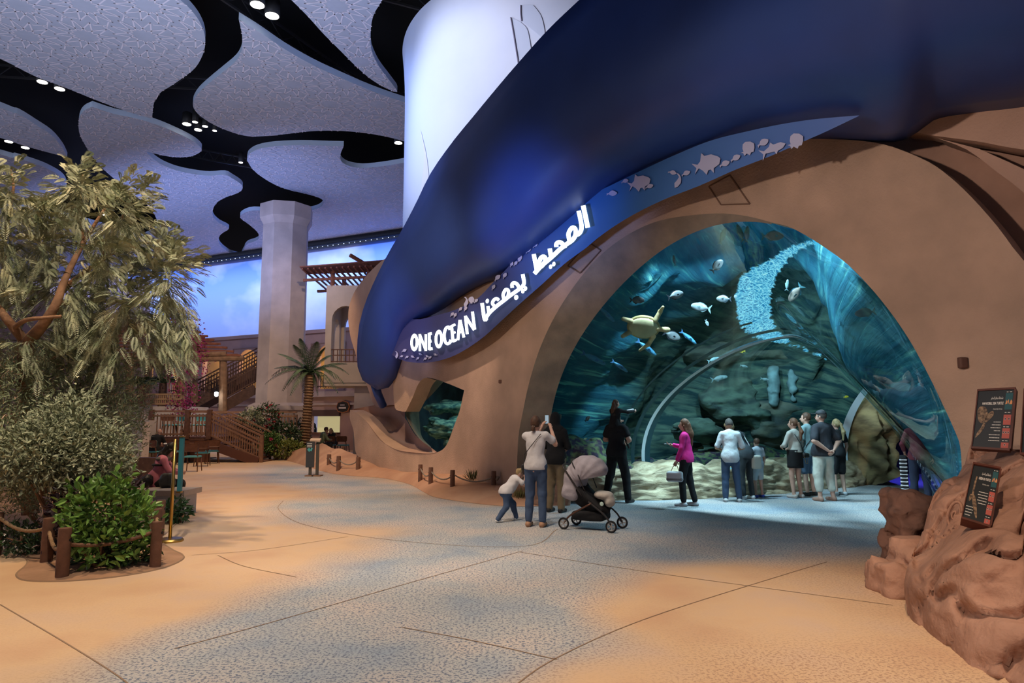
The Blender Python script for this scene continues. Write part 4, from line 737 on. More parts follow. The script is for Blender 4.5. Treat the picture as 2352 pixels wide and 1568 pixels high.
# far end of the tunnel: yellow rock portal, dark cave with blue floor glow
CAVE = mat('cave_rock', (.36, .27, .13), .9, ns=2, col2=(.15, .11, .06), bump=.9, bs=9, stretch=(1, 1, 2.5))
th = np.linspace(-TH0, TH0, 70); V = []
for j in range(26):
    t = j/25; k = 1-.30*t; n_ = 1+fbm(np.c_[th*2.5, np.full(70, t*2), 0*th], 4, 1.6)*.22*min(1, t*2.5); P = TB(th, 3.03+.30*t, .1*(1-t), 1); c = P.mean(0)*[1, 1, 0]+[.1*t, -.1*t, 1.0]; Q = c+(P-c)*(k*n_)[:, None]; Q[:, 2] = np.maximum(Q[:, 2], -.05); V.append(Q)
for q in (.5, 1.5, 4): V.append(c+(Q-c)*(1+.12*q)+np.array([.35*q, .95*q, 0]))
o = mesh('wall_cave', np.array(V).reshape(-1, 3), grid_faces(len(V), 70), CAVE); tag(o, kind='structure')
V = [(6, 22.5, -.05), (19, 20, -.05), (19, 20, 6), (6, 22.5, 6)]
o = mesh('wall_cave_end', V, [(0, 1, 2, 3)], mat('cave_dark', (.02, .018, .04), .9)); tag(o, kind='structure')
spot('cave_lamp', (10.6, 18.4, 2.0), (10.8, 18.8, 0), 160, (.06, .06, 1), 120, .6, .1)
# rock pieces standing in the tank
TROCK = mat('algae_rock', (.07, .125, .095), .95, ns=2.5, col2=(.02, .04, .04), bump=1, bs=8, stretch=(1, 1, 2.2)); CORAL = mat('coral_rock', (.13, .17, .08), .95, ns=7, col2=(.045, .03, .06), bump=1, bs=16, thr=(.42, .58))
def tank_rock(name, prims, lb, m_, res=.06, amp=.12, sc=1.5, grp='rocks in the tank', cat='rock'):
    V, F = nets(prims, res, lambda X: fbm(X*np.array([1, 1, 2.2]), 4, sc)*amp); o = mesh(name, V, F, m_); return tag(o, lb, cat, grp)
tank_rock('coral_mound', [el(AT(1300, 1075, 15.6), (1.1, .8, .75)), el(AT(1370, 1085, 16.2), (.9, .6, .45))], 'green and purple coral mound behind the glass near the pier', CORAL, .05, .1, 2.5)
tank_rock('coral_mound', [el(AT(1680, 1060, 18.9), (1.5, .5, .5)), el(AT(1600, 1075, 18.4), (.9, .5, .35))], 'low purple-tinged coral mound behind the man in the white shirt', CORAL, .06, .1, 2.2)
tank_rock('coral_mound', [el(AT(1490, 1078, 17.3), (1.2, .5, .3))], 'flat coral bed behind the woman in pink', CORAL, .06, .08, 2.2)
for x, y0, y1, r, Y, lb in ((1776, 852, 925, .14, 18.7, 'left pale rock pillar hanging deep in the tank'), (1818, 856, 915, .10, 18.7, 'right slimmer rock pillar hanging deep in the tank')):
    tank_rock('rock_pillar', [rc(AT(x, y0, Y), AT(x+2, y1, Y), r*1.1, r, .1)], lb, mat('pale_pillar', (.16, .30, .32), .9, n=.5, ns=4), .04, .06, 3)
GS = mat('grey_shelf', (.10, .125, .09), .9, ns=1.6, col2=(.035, .055, .055), bump=1, bs=8, stretch=(1, 1, 2.5))
tank_rock('rock_shelf', [el(AT(1770, 822, 19.2), (2.3, .5, .22), .3), el(AT(1880, 870, 19.3), (1.0, .5, .7), .3), el(AT(1850, 980, 19.2), (1.5, .45, .9), .3)], 'dark rock overhang and wall right of the pale pillars', GS, .06, .3, .9)
tank_rock('rock_shelf', [el(AT(1680, 930, 19.0), (.9, .4, .75), .3), el(AT(1610, 1000, 18.6), (.7, .4, .5), .3)], 'broken layered rock left of the pale pillars', TROCK, .06, .3, 1.0)
for q, (x, y, Y, rx, rz) in enumerate([(1028, 985, 20.9, .7, .34), (1040, 935, 21.3, .8, .18)]):
    tank_rock('coral_mound', [el(AT(x, y, Y), (rx, .5, rz)), el(AT(x+22, y+28, Y), (rx*.6, .4, rz))], ['layered pale coral rock filling the small side window', 'coral ridge higher up in the small side window'][q], mat('window_coral', (.34, .42, .30), .95, ns=5, col2=(.06, .12, .12), bump=1, bs=14, thr=(.4, .6), stretch=(1, 1, 2.5)), .035, .12, 2.5)
V = [fac(x, y, o_)[0] for o_ in (3.2,) for x, y in ((930, 800), (1130, 800), (1130, 1100), (930, 1100))]
o = mesh('wall_side_tank', V, [(0, 1, 2, 3)], mat('side_tank_blue', (.03, .14, .17), .9, ns=1.5, col2=(.01, .05, .07))); tag(o, kind='structure')
# ------------------------------------------------------------------ far building
p0, p1 = np.array([-18.1, 43.0]), np.array([-10.5, 39.1]); bd = (p1-p0)/np.linalg.norm(p1-p0); bn = np.array([-bd[1], bd[0]])
def bl(px, py, off=0.0):
    r = ray(px, py); q = p0+bn*off; A = np.array([[r[0], -bd[0]], [r[1], -bd[1]]]); t, l = np.linalg.solve(A, q); return l, EYE+r[2]*t
def bw3(l, z, off=0.0): q = p0+bd*l+bn*off; return np.array([q[0], q[1], z])
PINK = mat('pink_plaster', (.50, .34, .30), .9, n=.15, ns=1); YEL = mat('lamplit_wall', (.75, .52, .20), .9)
def pslab(name, loop, holes, fn, off, thick, mtl, parent=None, step=1.2):
    v, f = fill(loop, holes, step); A = np.array([fn(x, y, off) for x, y in v]); B = np.array([fn(x, y, off+thick) for x, y in v]); N_ = len(v); F = [tuple(t) for t in f]+[tuple(t[::-1]+N_) for t in f]
    for lp in (loop, *holes):
        idx = [int(np.argmin(((v-np.array(p))**2).sum(1))) for p in lp]; k = len(lp)
        F += [(idx[i], idx[(i+1) % k], idx[(i+1) % k]+N_, idx[i]+N_) for i in range(k)]
    return mesh(name, np.concatenate([A, B]), F, mtl, parent, False)
def archp(cx, w, z0, zs, n=10): return [(cx-w, z0), (cx+w, z0)]+[(cx+w*math.cos(PI*k/n), zs+w*1.05*math.sin(PI*k/n)) for k in range(n+1)]
L0 = bl(569, 820)[0]; sp_ = 3.15; hol = [archp(L0+sp_*k, .82, 3.35, 5.0) for k in range(-8, 4)]
low = [[(L0+sp_*2-.9+dx, .0+.9), (L0+sp_*2+1.3+dx, .9), (L0+sp_*2+1.3+dx, 2.0), (L0+sp_*2-.9+dx, 2.0)] for dx in (-.3,)]
bt = thing('cafe_building', 'long pinkish two-storey building with a row of lamplit arches under the painted sky', 'building', bw3(L0, 0))
pslab('wall_face', [(-22, -.1), (22, -.1), (22, 6.75), (-22, 6.75)], hol+low, bw3, 0, .35, PINK, bt)
q = MB(); q.beam(bw3(-22, 6.6, -.08), bw3(22, 6.6, -.08), .2, .16); q.build('cornice', PINK, bt); q = MB(); q.beam(bw3(-22, 3.05, -.15), bw3(22, 3.05, -.15), .4, .3); q.beam(bw3(-22, 2.5, -.06), bw3(22, 2.5, -.06), .15, .12); q.build('floor_band', BEIGE, bt)
mesh('gallery_back', [bw3(-22, 3, 1.6), bw3(22, 3, 1.6), bw3(22, 6.7, 1.6), bw3(-22, 6.7, 1.6)], [(0, 1, 2, 3)], YEL, bt, False)
q = MB()
for k in range(-8, 4): q.beam(bw3(L0+sp_*k-1.25, 5.95, -.03), bw3(L0+sp_*k+1.25, 5.95, -.03), .06, .06); q.beam(bw3(L0+sp_*k-1.25, 3.3, -.03), bw3(L0+sp_*k-1.25, 5.95, -.03), .06, .06); q.beam(bw3(L0+sp_*k+1.25, 3.3, -.03), bw3(L0+sp_*k+1.25, 5.95, -.03), .06, .06)
q.build('arch_frame', mat('shadow_plaster', (.36, .25, .22), .9), bt)
for k in range(-8, 4):
    q = MB(); c = L0+sp_*k; q.beam(bw3(c-.82, 4.1, .1), bw3(c+.82, 4.1, .1), .05, .05); q.beam(bw3(c-.82, 3.5, .1), bw3(c+.82, 3.5, .1), .05, .05)
    for i in range(9): q.beam(bw3(c-.75+i*.19, 3.4, .1), bw3(c-.75+i*.19, 4.1, .1), .03, .03)
    q.build('balcony_rail', WOODD, bt)
for k in (-3, -1, 0, 1, 2):
    p = bw3(L0+sp_*k, 5.4, .9); l = bpy.data.lights.new('gallery_lamp', 'POINT'); l.energy = 40; l.color = (1, .62, .22); l.shadow_soft_size = .15; o = bpy.data.objects.new('gallery_lamp', l); link(o); o.location = p
q = MB(); c = L0+sp_*2+.05-.3
mesh('shop_back', [bw3(c-1.1, .7, .8), bw3(c+1.4, .7, .8), bw3(c+1.4, 2.2, .8), bw3(c-1.1, 2.2, .8)], [(0, 1, 2, 3)], mat('shop_wall_glow', (.8, .8, .45), .8, emit=(.85, .8, .42), est=.35), bt, False)  # back wall glows to stand in for the lit shop interior
q.beam(bw3(c-1.0, 2.0, -.1), bw3(c+1.3, 2.0, -.1), .1, .35); q.build('menu_board', mat('menu_dark', (.10, .06, .05), .6), bt); q = MB(); q.beam(bw3(c-1.0, .9, -.15), bw3(c+1.3, .9, -.15), .3, .08); q.build('counter', WOOD, bt)
ovc = bl(786, 934, -.25); q = MB(); n = 8; pts = [(.48, 0), (.36, .26), (0, .34), (-.36, .26), (-.48, 0), (-.36, -.26), (0, -.34), (.36, -.26)]
t = thing('shop_sign', 'small dark oval hanging shop sign with an orange rim over the counter', 'sign', bw3(ovc[0], ovc[1]-.34, -.25))
for s_, off, m_, nm in ((1.0, -.2, mat('orange_rim', (.40, .16, .07), .6), 'sign_rim'), (.85, -.23, mat('sign_black', (.02, .016, .015), .5), 'sign_face')):
    mesh(nm, [bw3(ovc[0]+x*s_, ovc[1]+y*s_, off) for x, y in pts]+[bw3(ovc[0]+x*s_, ovc[1]+y*s_, off+.06) for x, y in pts], [tuple(range(8))]+[(i, (i+1) % 8, 8+(i+1) % 8, 8+i) for i in range(8)], m_, t, False)
q = MB(); q.beam(bw3(ovc[0]-.16, ovc[1]+.1, -.24), bw3(ovc[0]+.16, ovc[1]+.1, -.24), .01, .05); q.beam(bw3(ovc[0]-.25, ovc[1]-.06, -.24), bw3(ovc[0]+.25, ovc[1]-.06, -.24), .01, .09); q.build('lettering', mat('sign_white', (.7, .65, .6), .6), t)
# left pink wall behind the trees
V = [AT(-500, 1000, 37)*[1, 1, 0], AT(345, 1000, 37)*[1, 1, 0], AT(345, 640, 37), AT(-500, 640, 37)]; V[3][2] = V[2][2]
o = mesh('wall_left', V, [(0, 1, 2, 3)], mat('mauve_plaster', (.52, .38, .40), .9, n=.1, ns=1)); tag(o, kind='structure')
# ------------------------------------------------------------------ big column
cx_, cy_ = AT(641, 965, 34.5)[:2]; R8 = 1.17
def octo(r, z): return [(cx_+r*math.cos(PI/8+PI/4*k+.2), cy_+r*math.sin(PI/8+PI/4*k+.2), z) for k in range(8)]
t = thing('column', 'massive beige octagonal column rising to the ceiling beside the palm', 'column', (cx_, cy_, 0))
def prism(name, prof_, mtl, par):
    V = [p for r, z in prof_ for p in octo(r, z)]; n = len(prof_); mesh(name, V, [(i*8+k, i*8+(k+1) % 8, (i+1)*8+(k+1) % 8, (i+1)*8+k) for i in range(n-1) for k in range(8)]+[tuple(range(7, -1, -1)), tuple((n-1)*8+k for k in range(8))], mtl, par, False)
prism('shaft', [(R8, 2.45), (R8*.97, 11.3)], BEIGE, t); prism('capital', [(R8*.97, 11.3), (R8*1.13, 11.65), (R8*1.13, 12.35)], BEIGE, t); prism('plinth', [(R8*1.2, 0), (R8*1.2, 2.05), (R8*1.3, 2.1), (R8*1.3, 2.3), (R8*1.02, 2.45)], BEIGE, t)
# ------------------------------------------------------------------ watch tower with pergola roof
YT = 33.0; tx0 = AT(746, 800, YT)[0]; tw = 3.1
CREAM = mat('cream_plaster', (.60, .47, .36), .9, n=.15, ns=1.2, bump=.2, bs=20)
tt = thing('tower', 'cream plaster lookout tower with open arches beside the terracotta shell', 'tower', (tx0+tw/2, YT+1, 0))
zt, zb = AT(746, 655, YT)[2], AT(746, 880, YT)[2]; zs = AT(790, 735, YT)[2]; zl = AT(790, 832, YT)[2]; ac = AT(792, 800, YT)[0]-tx0; aw = .66
fn = lambda x, y, o_: np.array([tx0+x, YT+o_, y]); A1 = archp(ac, aw, zl, zs)
pslab('front_wall', [(0, zb), (tw, zb), (tw, zt), (0, zt)], [A1], fn, 0, .3, CREAM, tt); pslab('rear_wall', [(0, zb), (tw, zb), (tw, zt), (0, zt)], [archp(ac+.1, aw, zl, zs)], fn, 2.1, .3, CREAM, tt)
fs = lambda x, y, o_: np.array([tx0+o_, YT+.3+x, y]); pslab('side_wall', [(0, zb), (1.8, zb), (1.8, zt), (0, zt)], [archp(.9, .5, zl, zs-.3)], fs, 0, .25, CREAM, tt)
q = MB(); q.box((tx0+tw/2, YT+1.2, zb-.05), (tw, 2.4, .15)); q.build('floor_slab', CREAM, tt); q = MB(); q.box((tx0+2.1, YT+1.3, zb/2-.05), (1.5, 1.6, zb)); q.build('stem', BEIGE, tt)
q = MB()
for z_ in (zl+.05, zl+.35, zl+.62): q.beam((tx0+ac-aw, YT+.1, z_), (tx0+ac+aw, YT+.1, z_), .05, .05)
for i in range(7): q.beam((tx0+ac-aw+.1+i*.19, YT+.1, zl), (tx0+ac-aw+.1+i*.19, YT+.1, zl+.65), .035, .035)
q.build('balustrade', WOOD, tt)
RWOOD = mat('red_wood', (.24, .085, .05), .7, n=.3, ns=6)
rt = thing('tower_pergola', 'slatted red-brown timber roof on top of the cream tower', 'pergola', (tx0+1.4, YT+1.2, zt)); q = MB()
ztp = AT(705, 645, YT)[2]; hx = AT(705, 640, YT)[0]
for i in range(16): x = hx+i*.27; q.beam((x, YT-.8, ztp+.42+i*.012), (x+.2, YT+3.0, ztp+.1), .07, .07)
q.build('slats', RWOOD, rt)
q = MB()
for k in range(9): y = YT-.85+k*.13; q.beam((hx-.1, y, ztp+.5-k*.012), (hx+4.6, y+.5, ztp+.98-k*.04), .07, .06)
q.build('roof_poles', RWOOD, rt)
for x, y in ((tx0+.25, YT+.1), (tx0+2.0, YT+.1), (tx0+.3, YT+2.2)): q = MB(); q.tube([(x, y, zt-.05), (x, y, ztp+.55)], .11, 8); q.build('post', RWOOD, rt)
q = MB(); q.beam((hx-.2, YT+.1, ztp+.05), (hx+4.4, YT+.1, ztp+.3), .12, .12); q.beam((hx-.1, YT+2.2, ztp-.1), (hx+4.4, YT+2.2, ztp+.1), .12, .12); q.tube([(tx0+1.3, YT-.9, ztp+1.05), (tx0+3.2, YT+.8, ztp+.1)], .1, 8); q.build('beams', RWOOD, rt)
# ------------------------------------------------------------------ terrace, stairs and railings on the left
RAILW = mat('rail_wood', (.32, .17, .10), .7, n=.25, ns=10)
def rail(mb, a, b, h=1.0, n=None, rails=(1.0, .82, .12), w=.05):
    a, b = np.array(a, float), np.array(b, float); L_ = np.linalg.norm(b-a); n = n or max(2, int(L_/.13))
    for k in rails: mb.beam(a+[0, 0, h*k], b+[0, 0, h*k], w*1.3, w*1.3)
    for i in range(n+1): p = a+(b-a)*i/n; mb.beam(p+[0, 0, .05], p+[0, 0, h*.9], w*.7, w*.7)
DZ = .95; DY = 27.0; dx0, dx1 = AT(343, 1000, DY)[0], AT(480, 1000, DY)[0]; sx1 = AT(600, 1050, DY)[0]
dk = thing('wooden_deck', 'brown timber terrace deck with railing and stairs going down to the right', 'deck', ((dx0+dx1)/2, DY+1, 0))
q = MB(); q.box(((dx0+dx1)/2, DY+1.6, DZ-.06), (dx1-dx0, 3.2, .12)); q.build('deck_floor', WOOD, dk); q = MB(); q.box(((dx0+dx1)/2, DY+.05, DZ/2-.06), (dx1-dx0, .1, DZ-.1)); q.build('skirt', mat('deck_skirt', (.14, .06, .04), .7), dk)
q = MB(); rail(q, (dx0, DY, DZ), (dx1, DY, DZ)); q.build('front_railing', RAILW, dk); q = MB(); rail(q, (dx0, DY+3, DZ), (sx1+.4, DY+3, DZ)); q.build('rear_railing', RAILW, dk)
for x in (dx0+.05, (dx0+dx1)/2+.3, dx1): q = MB(); q.box((x, DY-.02, DZ+.5), (.16, .16, 1.12)); q.build('post', WOOD, dk)
n = 7
for i in range(n): q = MB(); q.box((dx1+(sx1-dx1)*(i+.5)/n, DY+.9, DZ*(1-(i+1)/n)+.0), ((sx1-dx1)/n+.03, 1.6, .07)); q.build('stair_tread', WOOD, dk)
for yo, nm in ((0, 'front_stair_rail'), (1.75, 'rear_stair_rail')):
    q = MB(); rail(q, (dx1, DY+yo, DZ), (sx1, DY+yo, .0), 1.0, 22, (1.0, .8, .66, .12)); q.box((sx1, DY+yo, .5), (.12, .12, 1.1)); q.build(nm, RAILW, dk)
q = MB(); q.beam((dx1, DY-.05, DZ-.25), (sx1-.1, DY-.05, .02), .06, .34); q.build('stringer', mat('deck_skirt', (.14, .06, .04)), dk)
CW = mat('cream_wall', (.60, .53, .47), .9, n=.1, ns=2)
def wallb(name, c, d, m_, lb, cat='wall'): q = MB(); q.box(c, d); o = q.build(name, m_); return tag(o, lb, cat)
z2 = 2.25; y2 = 32.5; ux0, ux1 = AT(150, 930, y2)[0], AT(415, 930, y2)[0]
wallb('terrace_wall', ((ux0+ux1)/2, y2+1.5, z2/2), (ux1-ux0, 3, z2), CW, 'cream retaining wall under the upper terrace with a thin cap')
up = thing('upper_railing', 'low pale-brown timber railing along the upper terrace edge', 'railing', ((ux0+ux1)/2, y2, z2)); q = MB(); rail(q, (ux0, y2, z2), (ux1, y2, z2), .55, 60, (1, .6, .2), .06); q.build('rails', mat('tan_rail', (.42, .27, .15), .7), up)
for x, y, yy, w, h, lb in ((300, 985, 24.5, 1.1, 1.55, 'pale stepped garden wall end beside the dark shrub'), (322, 975, 26.0, .9, 1.6, 'grey-blue rendered low wall left of the deck posts'), (585, 975, 29.5, 1.1, 1.75, 'cream planter wall end behind the stair handrail')):
    p = AT(x, y, yy); wallb('garden_wall', (p[0], yy, h/2), (w, .5, h), CW, lb)
# upper dark stair flight
us = thing('upper_stairs', 'dark metal staircase climbing right from the terrace to the gallery', 'stairs', (*AT(520, 900, 35)[:2], z2)); a = AT(425, 940, 35); b = AT(590, 850, 36); q = MB(); q.beam(a, b, .1, .4); q.beam(a+[0, 1.4, 0], b+[0, 1.4, 0], .1, .4); q.build('stringers', WOODD, us)
for nm, dy in (('front_handrail', 0), ('rear_handrail', 1.4)): q = MB(); rail(q, a+[0, dy, .2], b+[0, dy, .2], .95, 26, (1, .8, .1)); q.build(nm, WOODD, us)
a2 = AT(505, 925, 34); b2 = AT(588, 878, 34.5); q = MB(); rail(q, a2, b2, .95, 16, (1, .8, .1)); q.beam(a2-[0, 0, .3], b2-[0, 0, .3], .1, .5); q.build('lower_flight', WOODD, us)
# pergola with bougainvillea
pg = thing('garden_pergola', 'round-pole timber pergola with stepped slatted roof on the upper terrace', 'pergola', (*AT(430, 930, 33)[:2], z2)); LOG = mat('log_wood', (.26, .15, .085), .75, n=.35, ns=5, bump=.3, bs=20)
for x, yb, yt_, Y in ((298, 930, 822, 32.6), (340, 915, 838, 35), (415, 950, 835, 32.8), (445, 925, 835, 35), (512, 950, 815, 33.5)): q = MB(); q.tube([AT(x, yb, Y), AT(x+1, yt_, Y)], [.2, .17], 9); q.build('post', LOG, pg)
for a, b in (((285, 828, 32.6), (560, 822, 33.5)), ((290, 838, 35), (460, 838, 35)), ((270, 822, 32.8), (520, 812, 33.3))): q = MB(); q.tube([AT(*a), AT(*b)], .13, 8); q.build('beam', LOG, pg)
q = MB()
for i in range(11):
    f = i/10; yl = 806-78*f; xr = 552-150*f; q.beam(AT(230+90*f*.6, yl-4-6*f, 32.6+3*f), AT(xr, yl+10*(1-f), 33.4+2.5*f), .1, .1)
    q.beam(AT(240+60*f, yl+6, 35), AT(xr-6, yl+8, 35.6), .08, .08)
q.build('roof_slats', RWOOD, pg)
# slatted roof seen at far left
q = MB()
for i in range(14): q.beam(AT(-120, 778+i*9, 26), AT(58-i*2, 782+i*9, 27), .07, .05)
tag(q.build('slat_screen', WOODD), 'dark horizontal slat screen at the far left behind the shrubs', 'screen')
# ------------------------------------------------------------------ plants
def leaves(C, D, L_, W_, droop=0.0, fold=.25, kind='leaf', jit=.3):
    """leaf blades: C base points, D directions; returns verts, faces (6-vertex folded blades or 4-vertex slips)"""
    C = np.asarray(C, float); D = np.asarray(D, float); n = len(C); D = D/np.linalg.norm(D, axis=1)[:, None]
    r = RNG.normal(size=(n, 3)); S_ = np.cross(D, r); S_ /= np.linalg.norm(S_, axis=1)[:, None]+1e-9; U = np.cross(S_, D); L_ = (L_*(1+jit*(RNG.random(n)-.5)))[:, None] if np.isscalar(L_) else L_[:, None]; W_ = L_*W_
    if kind == 'slip':
        V = np.stack([C, C+D*L_*.5+S_*W_/2, C+D*L_+U*L_*droop, C+D*L_*.5-S_*W_/2], 1).reshape(-1, 3); return V, np.arange(4*n).reshape(n, 4)
    tip = C+D*L_-np.array([0, 0, 1.])*L_*droop; m1 = C+D*L_*.35; m2 = C+D*L_*.72-np.array([0, 0, 1.])*L_*droop*.5
    V = np.stack([C, m1+S_*W_/2+U*W_*fold, m2+S_*W_*.4+U*W_*fold, tip, m2-S_*W_*.4+U*W_*fold, m1-S_*W_/2+U*W_*fold, m1, m2], 1).reshape(-1, 3); b = np.arange(n)[:, None]*8
    F = np.concatenate([b+np.array(q) for q in ((0, 1, 6, 6), (6, 1, 2, 7), (7, 2, 3, 3), (0, 6, 5, 5), (6, 7, 4, 5), (7, 3, 4, 4))]); return V, F
def leaf_obj(name, V, F, m_, par, **k):
    F = [tuple(f) if f[2] != f[3] else tuple(f[:3]) for f in F] if len(F[0]) == 4 and (F[:, 2] == F[:, 3]).any() else F
    return mesh(name, V, F, m_, par, False)
def lmat(name, c, c2, ns=9, rough=.5, thr=(.35, .65)):
    m = mat(name, c, rough, ns=ns, col2=c2, thr=thr); return m
FEATH = lmat('feather_leaf', (.47, .47, .31), (.17, .20, .105), 4); CONI = lmat('needle_leaf', (.50, .29, .20), (.25, .29, .16), 14, thr=(.58, .64)); OLIVE = lmat('olive_leaf', (.40, .43, .29), (.16, .19, .11), 7); LAUR = lmat('laurel_leaf', (.22, .40, .085), (.075, .17, .04), 5, .35); DKG = lmat('dark_leaf', (.06, .11, .045), (.03, .055, .025), 8, .4); PURP = lmat('purple_leaf', (.075, .04, .05), (.03, .02, .025), 8)
BARK = mat('bark', (.30, .16, .09), .85, n=.35, ns=9, bump=.4, bs=25); MAG = lmat('magenta_bract', (.38, .035, .14), (.20, .02, .09), 8)
def rdir(n): v = RNG.normal(size=(n, 3)); return v/np.linalg.norm(v, axis=1)[:, None]
# feathery tree
TY = 10.2; ft = thing('feathery_tree', 'tall tree with pale feathery leaves at the left edge of the plaza', 'tree', AT(50, 1150, TY)*[1, 1, 0])
q = MB()
def br(pts, r0, r1, n=8): P = catmull([AT(x, y, TY+d) for x, y, d in pts], 6); q.tube(P, list(np.linspace(r0, r1, len(P))), n)
br([(70, 1180, .6), (62, 1000, .5), (60, 880, .0), (58, 790, -.6)], .12, .10); br([(58, 790, -.6), (95, 750, -.9), (128, 700, -1.0), (150, 640, -.9), (190, 560, -.7), (240, 480, -.2)], .085, .02)
br([(58, 785, -.6), (30, 750, -.8), (0, 712, -.8), (-50, 640, .5), (-60, 500, .6)], .07, .03); br([(32, 752, -.8), (60, 735, -1.0), (100, 730, -1.1), (140, 726, -1.1)], .035, .02)
br([(140, 670, -.3), (175, 640, 0), (230, 600, .4), (300, 560, .6), (380, 560, .7)], .05, .015); br([(130, 700, -.3), (200, 690, .2), (290, 690, .5), (390, 670, .6)], .045, .012); br([(60, 860, .3), (110, 830, 0), (170, 800, -.2), (200, 780, -.3)], .04, .015); br([(10, 640, .3), (12, 540, .2), (30, 440, 0), (25, 390, 0)], .04, .012); br([(190, 560, 0), (185, 470, .1), (190, 400, .2)], .03, .01); br([(230, 600, .4), (280, 500, .2), (300, 440, .1)], .03, .01); br([(0, 870, .2), (-30, 900, .3)], .05, .04)
q.build('branches', BARK, ft, True)
CROWN = [(-60, 380), (0, 350), (30, 372), (38, 450), (80, 432), (128, 448), (160, 395), (182, 372), (200, 376), (205, 430), (240, 402), (262, 425), (300, 400), (345, 412), (350, 450), (320, 480), (360, 520), (400, 540), (440, 585), (445, 625), (420, 660), (430, 720), (435, 790), (410, 830), (370, 815), (320, 780), (300, 720), (260, 740), (270, 830), (240, 840), (200, 830), (150, 840), (100, 850), (50, 850), (-60, 860)]
bb = np.array([(60, 780), (150, 650), (240, 600), (190, 560), (280, 500), (300, 690), (380, 640), (20, 560), (20, 450), (100, 560), (190, 430)])
pts = []; tries = 0; TRK = resample(np.array([(0, 705), (32, 748), (58, 785), (95, 745), (128, 695), (150, 640), (175, 590), (190, 560), (225, 490.)]), 60)-[0, 12]
while len(pts) < 640:
    c = np.array([RNG.uniform(-60, 450), RNG.uniform(350, 860)]); tries += 1
    if inpoly([c], CROWN)[0] and polydist([c], CROWN)[0] > 14 and np.linalg.norm(TRK-c, axis=1).min() > 20: pts.append(c)
edge = resample(np.array(CROWN[2:30], float), 90); pts += [p*.97+np.array([120, 650])*.03 for p in edge]
VV = []; FF = []; base = 0
for k_, c in enumerate(pts):
    near = bb[np.argmin(((bb-c)**2).sum(1))]; dd = c-near; dd = dd/(np.linalg.norm(dd)+1e-6); o3 = AT(c[0], c[1], TY+RNG.uniform(-1.0, 1.1)); sd_ = np.array([dd[0]*.9+.25, RNG.uniform(-.5, .3), -dd[1]*.8+.05]); sd_ /= np.linalg.norm(sd_)
    hz = np.cross(sd_, [0, 0, 1.])+RNG.normal(size=3)*.35; hz /= np.linalg.norm(hz); sgn_ = 1
    for j in range(8):
        sgn_ = -sgn_; f_ = j/7; st = o3+sd_*(f_-.5)*.42-np.array([0, 0, 1])*f_*f_*.10; D = sd_*(.75+.3*f_)+hz*sgn_*(1-.75*f_)*.85-np.array([0, 0, .25])+RNG.normal(size=3)*.12; D /= np.linalg.norm(D); L_ = RNG.uniform(.14, .23); up_ = np.cross(D, RNG.normal(size=3)*.5+[0, 0, 1]); up_ /= np.linalg.norm(up_); nr_ = np.cross(up_, D)
        m = 12; t = np.linspace(.08, 1, m); cur = st+D*(t[:, None]*L_)-np.array([0, 0, 1])*(t[:, None]**2*L_*.35); ll = .058*np.sin(PI*(t*.82+.14))+.006
        for sgn in (1, -1):
            dl = up_*sgn*.85+D*.52-nr_*.12; a = cur; b = cur+dl*ll[:, None]; w_ = D*.0092; mid = (a+b)/2
            V4 = np.stack([a, mid+w_, b, mid-w_], 1).reshape(-1, 3); VV.append(V4); FF.append(np.arange(4*m).reshape(m, 4)+base); base += 4*m
o = mesh('foliage', np.concatenate(VV), np.concatenate(FF), FEATH, ft, False)
def blob_pts(blobs, n, shell=.55):
    out = []; W = np.array([b[1][0]*b[1][1]+b[1][2]*b[1][0] for b in blobs]); W = W/W.sum()
    for b, w_ in zip(blobs, W):
        m = int(n*w_); d = rdir(m); r = shell+(1-shell)*RNG.random(m)**.6; out.append((np.array(b[0])+d*r[:, None]*np.array(b[1]), d))
    return np.concatenate([o[0] for o in out]), np.concatenate([o[1] for o in out])
def shrub(name, lb, cat, blobs, n, L_, W_, m_, kind='leaf', up=.35, grp=None, stems=5, extra=None, shell=.5, jitd=.7):
    ctr = np.mean([b[0] for b in blobs], 0); t = thing(name, lb, cat, (ctr[0], ctr[1], 0), grp); C, D = blob_pts(blobs, n, shell); C = C+RNG.normal(size=C.shape)*(C[:, 2:].max()-C[:, 2:].min())*.05; C[:, 2] = np.maximum(C[:, 2], .04); D = D+RNG.normal(size=D.shape)*jitd+[0, 0, up]; V, F = leaves(C, D, L_, W_, .12, kind=kind)
    leaf_obj('foliage', V, F, m_, t); q = MB()
    for i in range(stems):
        b = blobs[i % len(blobs)]; e = np.array(b[0])+rdir(1)[0]*np.array(b[1])*.55; s_ = np.array([ctr[0]+RNG.uniform(-.12, .12), ctr[1]+RNG.uniform(-.1, .1), 0]); q.tube([s_, (s_+e)/2+RNG.normal(size=3)*.05, e], [.03, .02, .008], 5)
    q.build('stems', BARK, t, True)
    if extra:
        nm, em, en, eL, eW = extra; C, D = blob_pts(blobs, en, .92); C[:, 2] = np.maximum(C[:, 2], .05); V, F = leaves(np.repeat(C, 5, 0), rdir(len(C)*5)+np.repeat(D, 5, 0)*.5, eL, eW, kind=kind if kind == 'slip' else 'leaf'); leaf_obj(nm, V, F, em, t)
    return t
A_ = lambda x, y, Y: AT(x, y, Y)
shrub('needle_shrub', 'green needle shrub with coral-pink tips below the feathery tree', 'shrub', [(A_(60, 900, 9.8), (.65, .6, .55)), (A_(160, 870, 10.4), (.7, .6, .6)), (A_(255, 900, 10.6), (.5, .5, .7)), (A_(10, 1020, 9.4), (.5, .5, .55)), (A_(240, 980, 10.3), (.5, .5, .5)), (A_(60, 1100, 9.3), (.5, .5, .45))], 24000, .085, .16, CONI, 'slip', .5, stems=9, jitd=1.0)
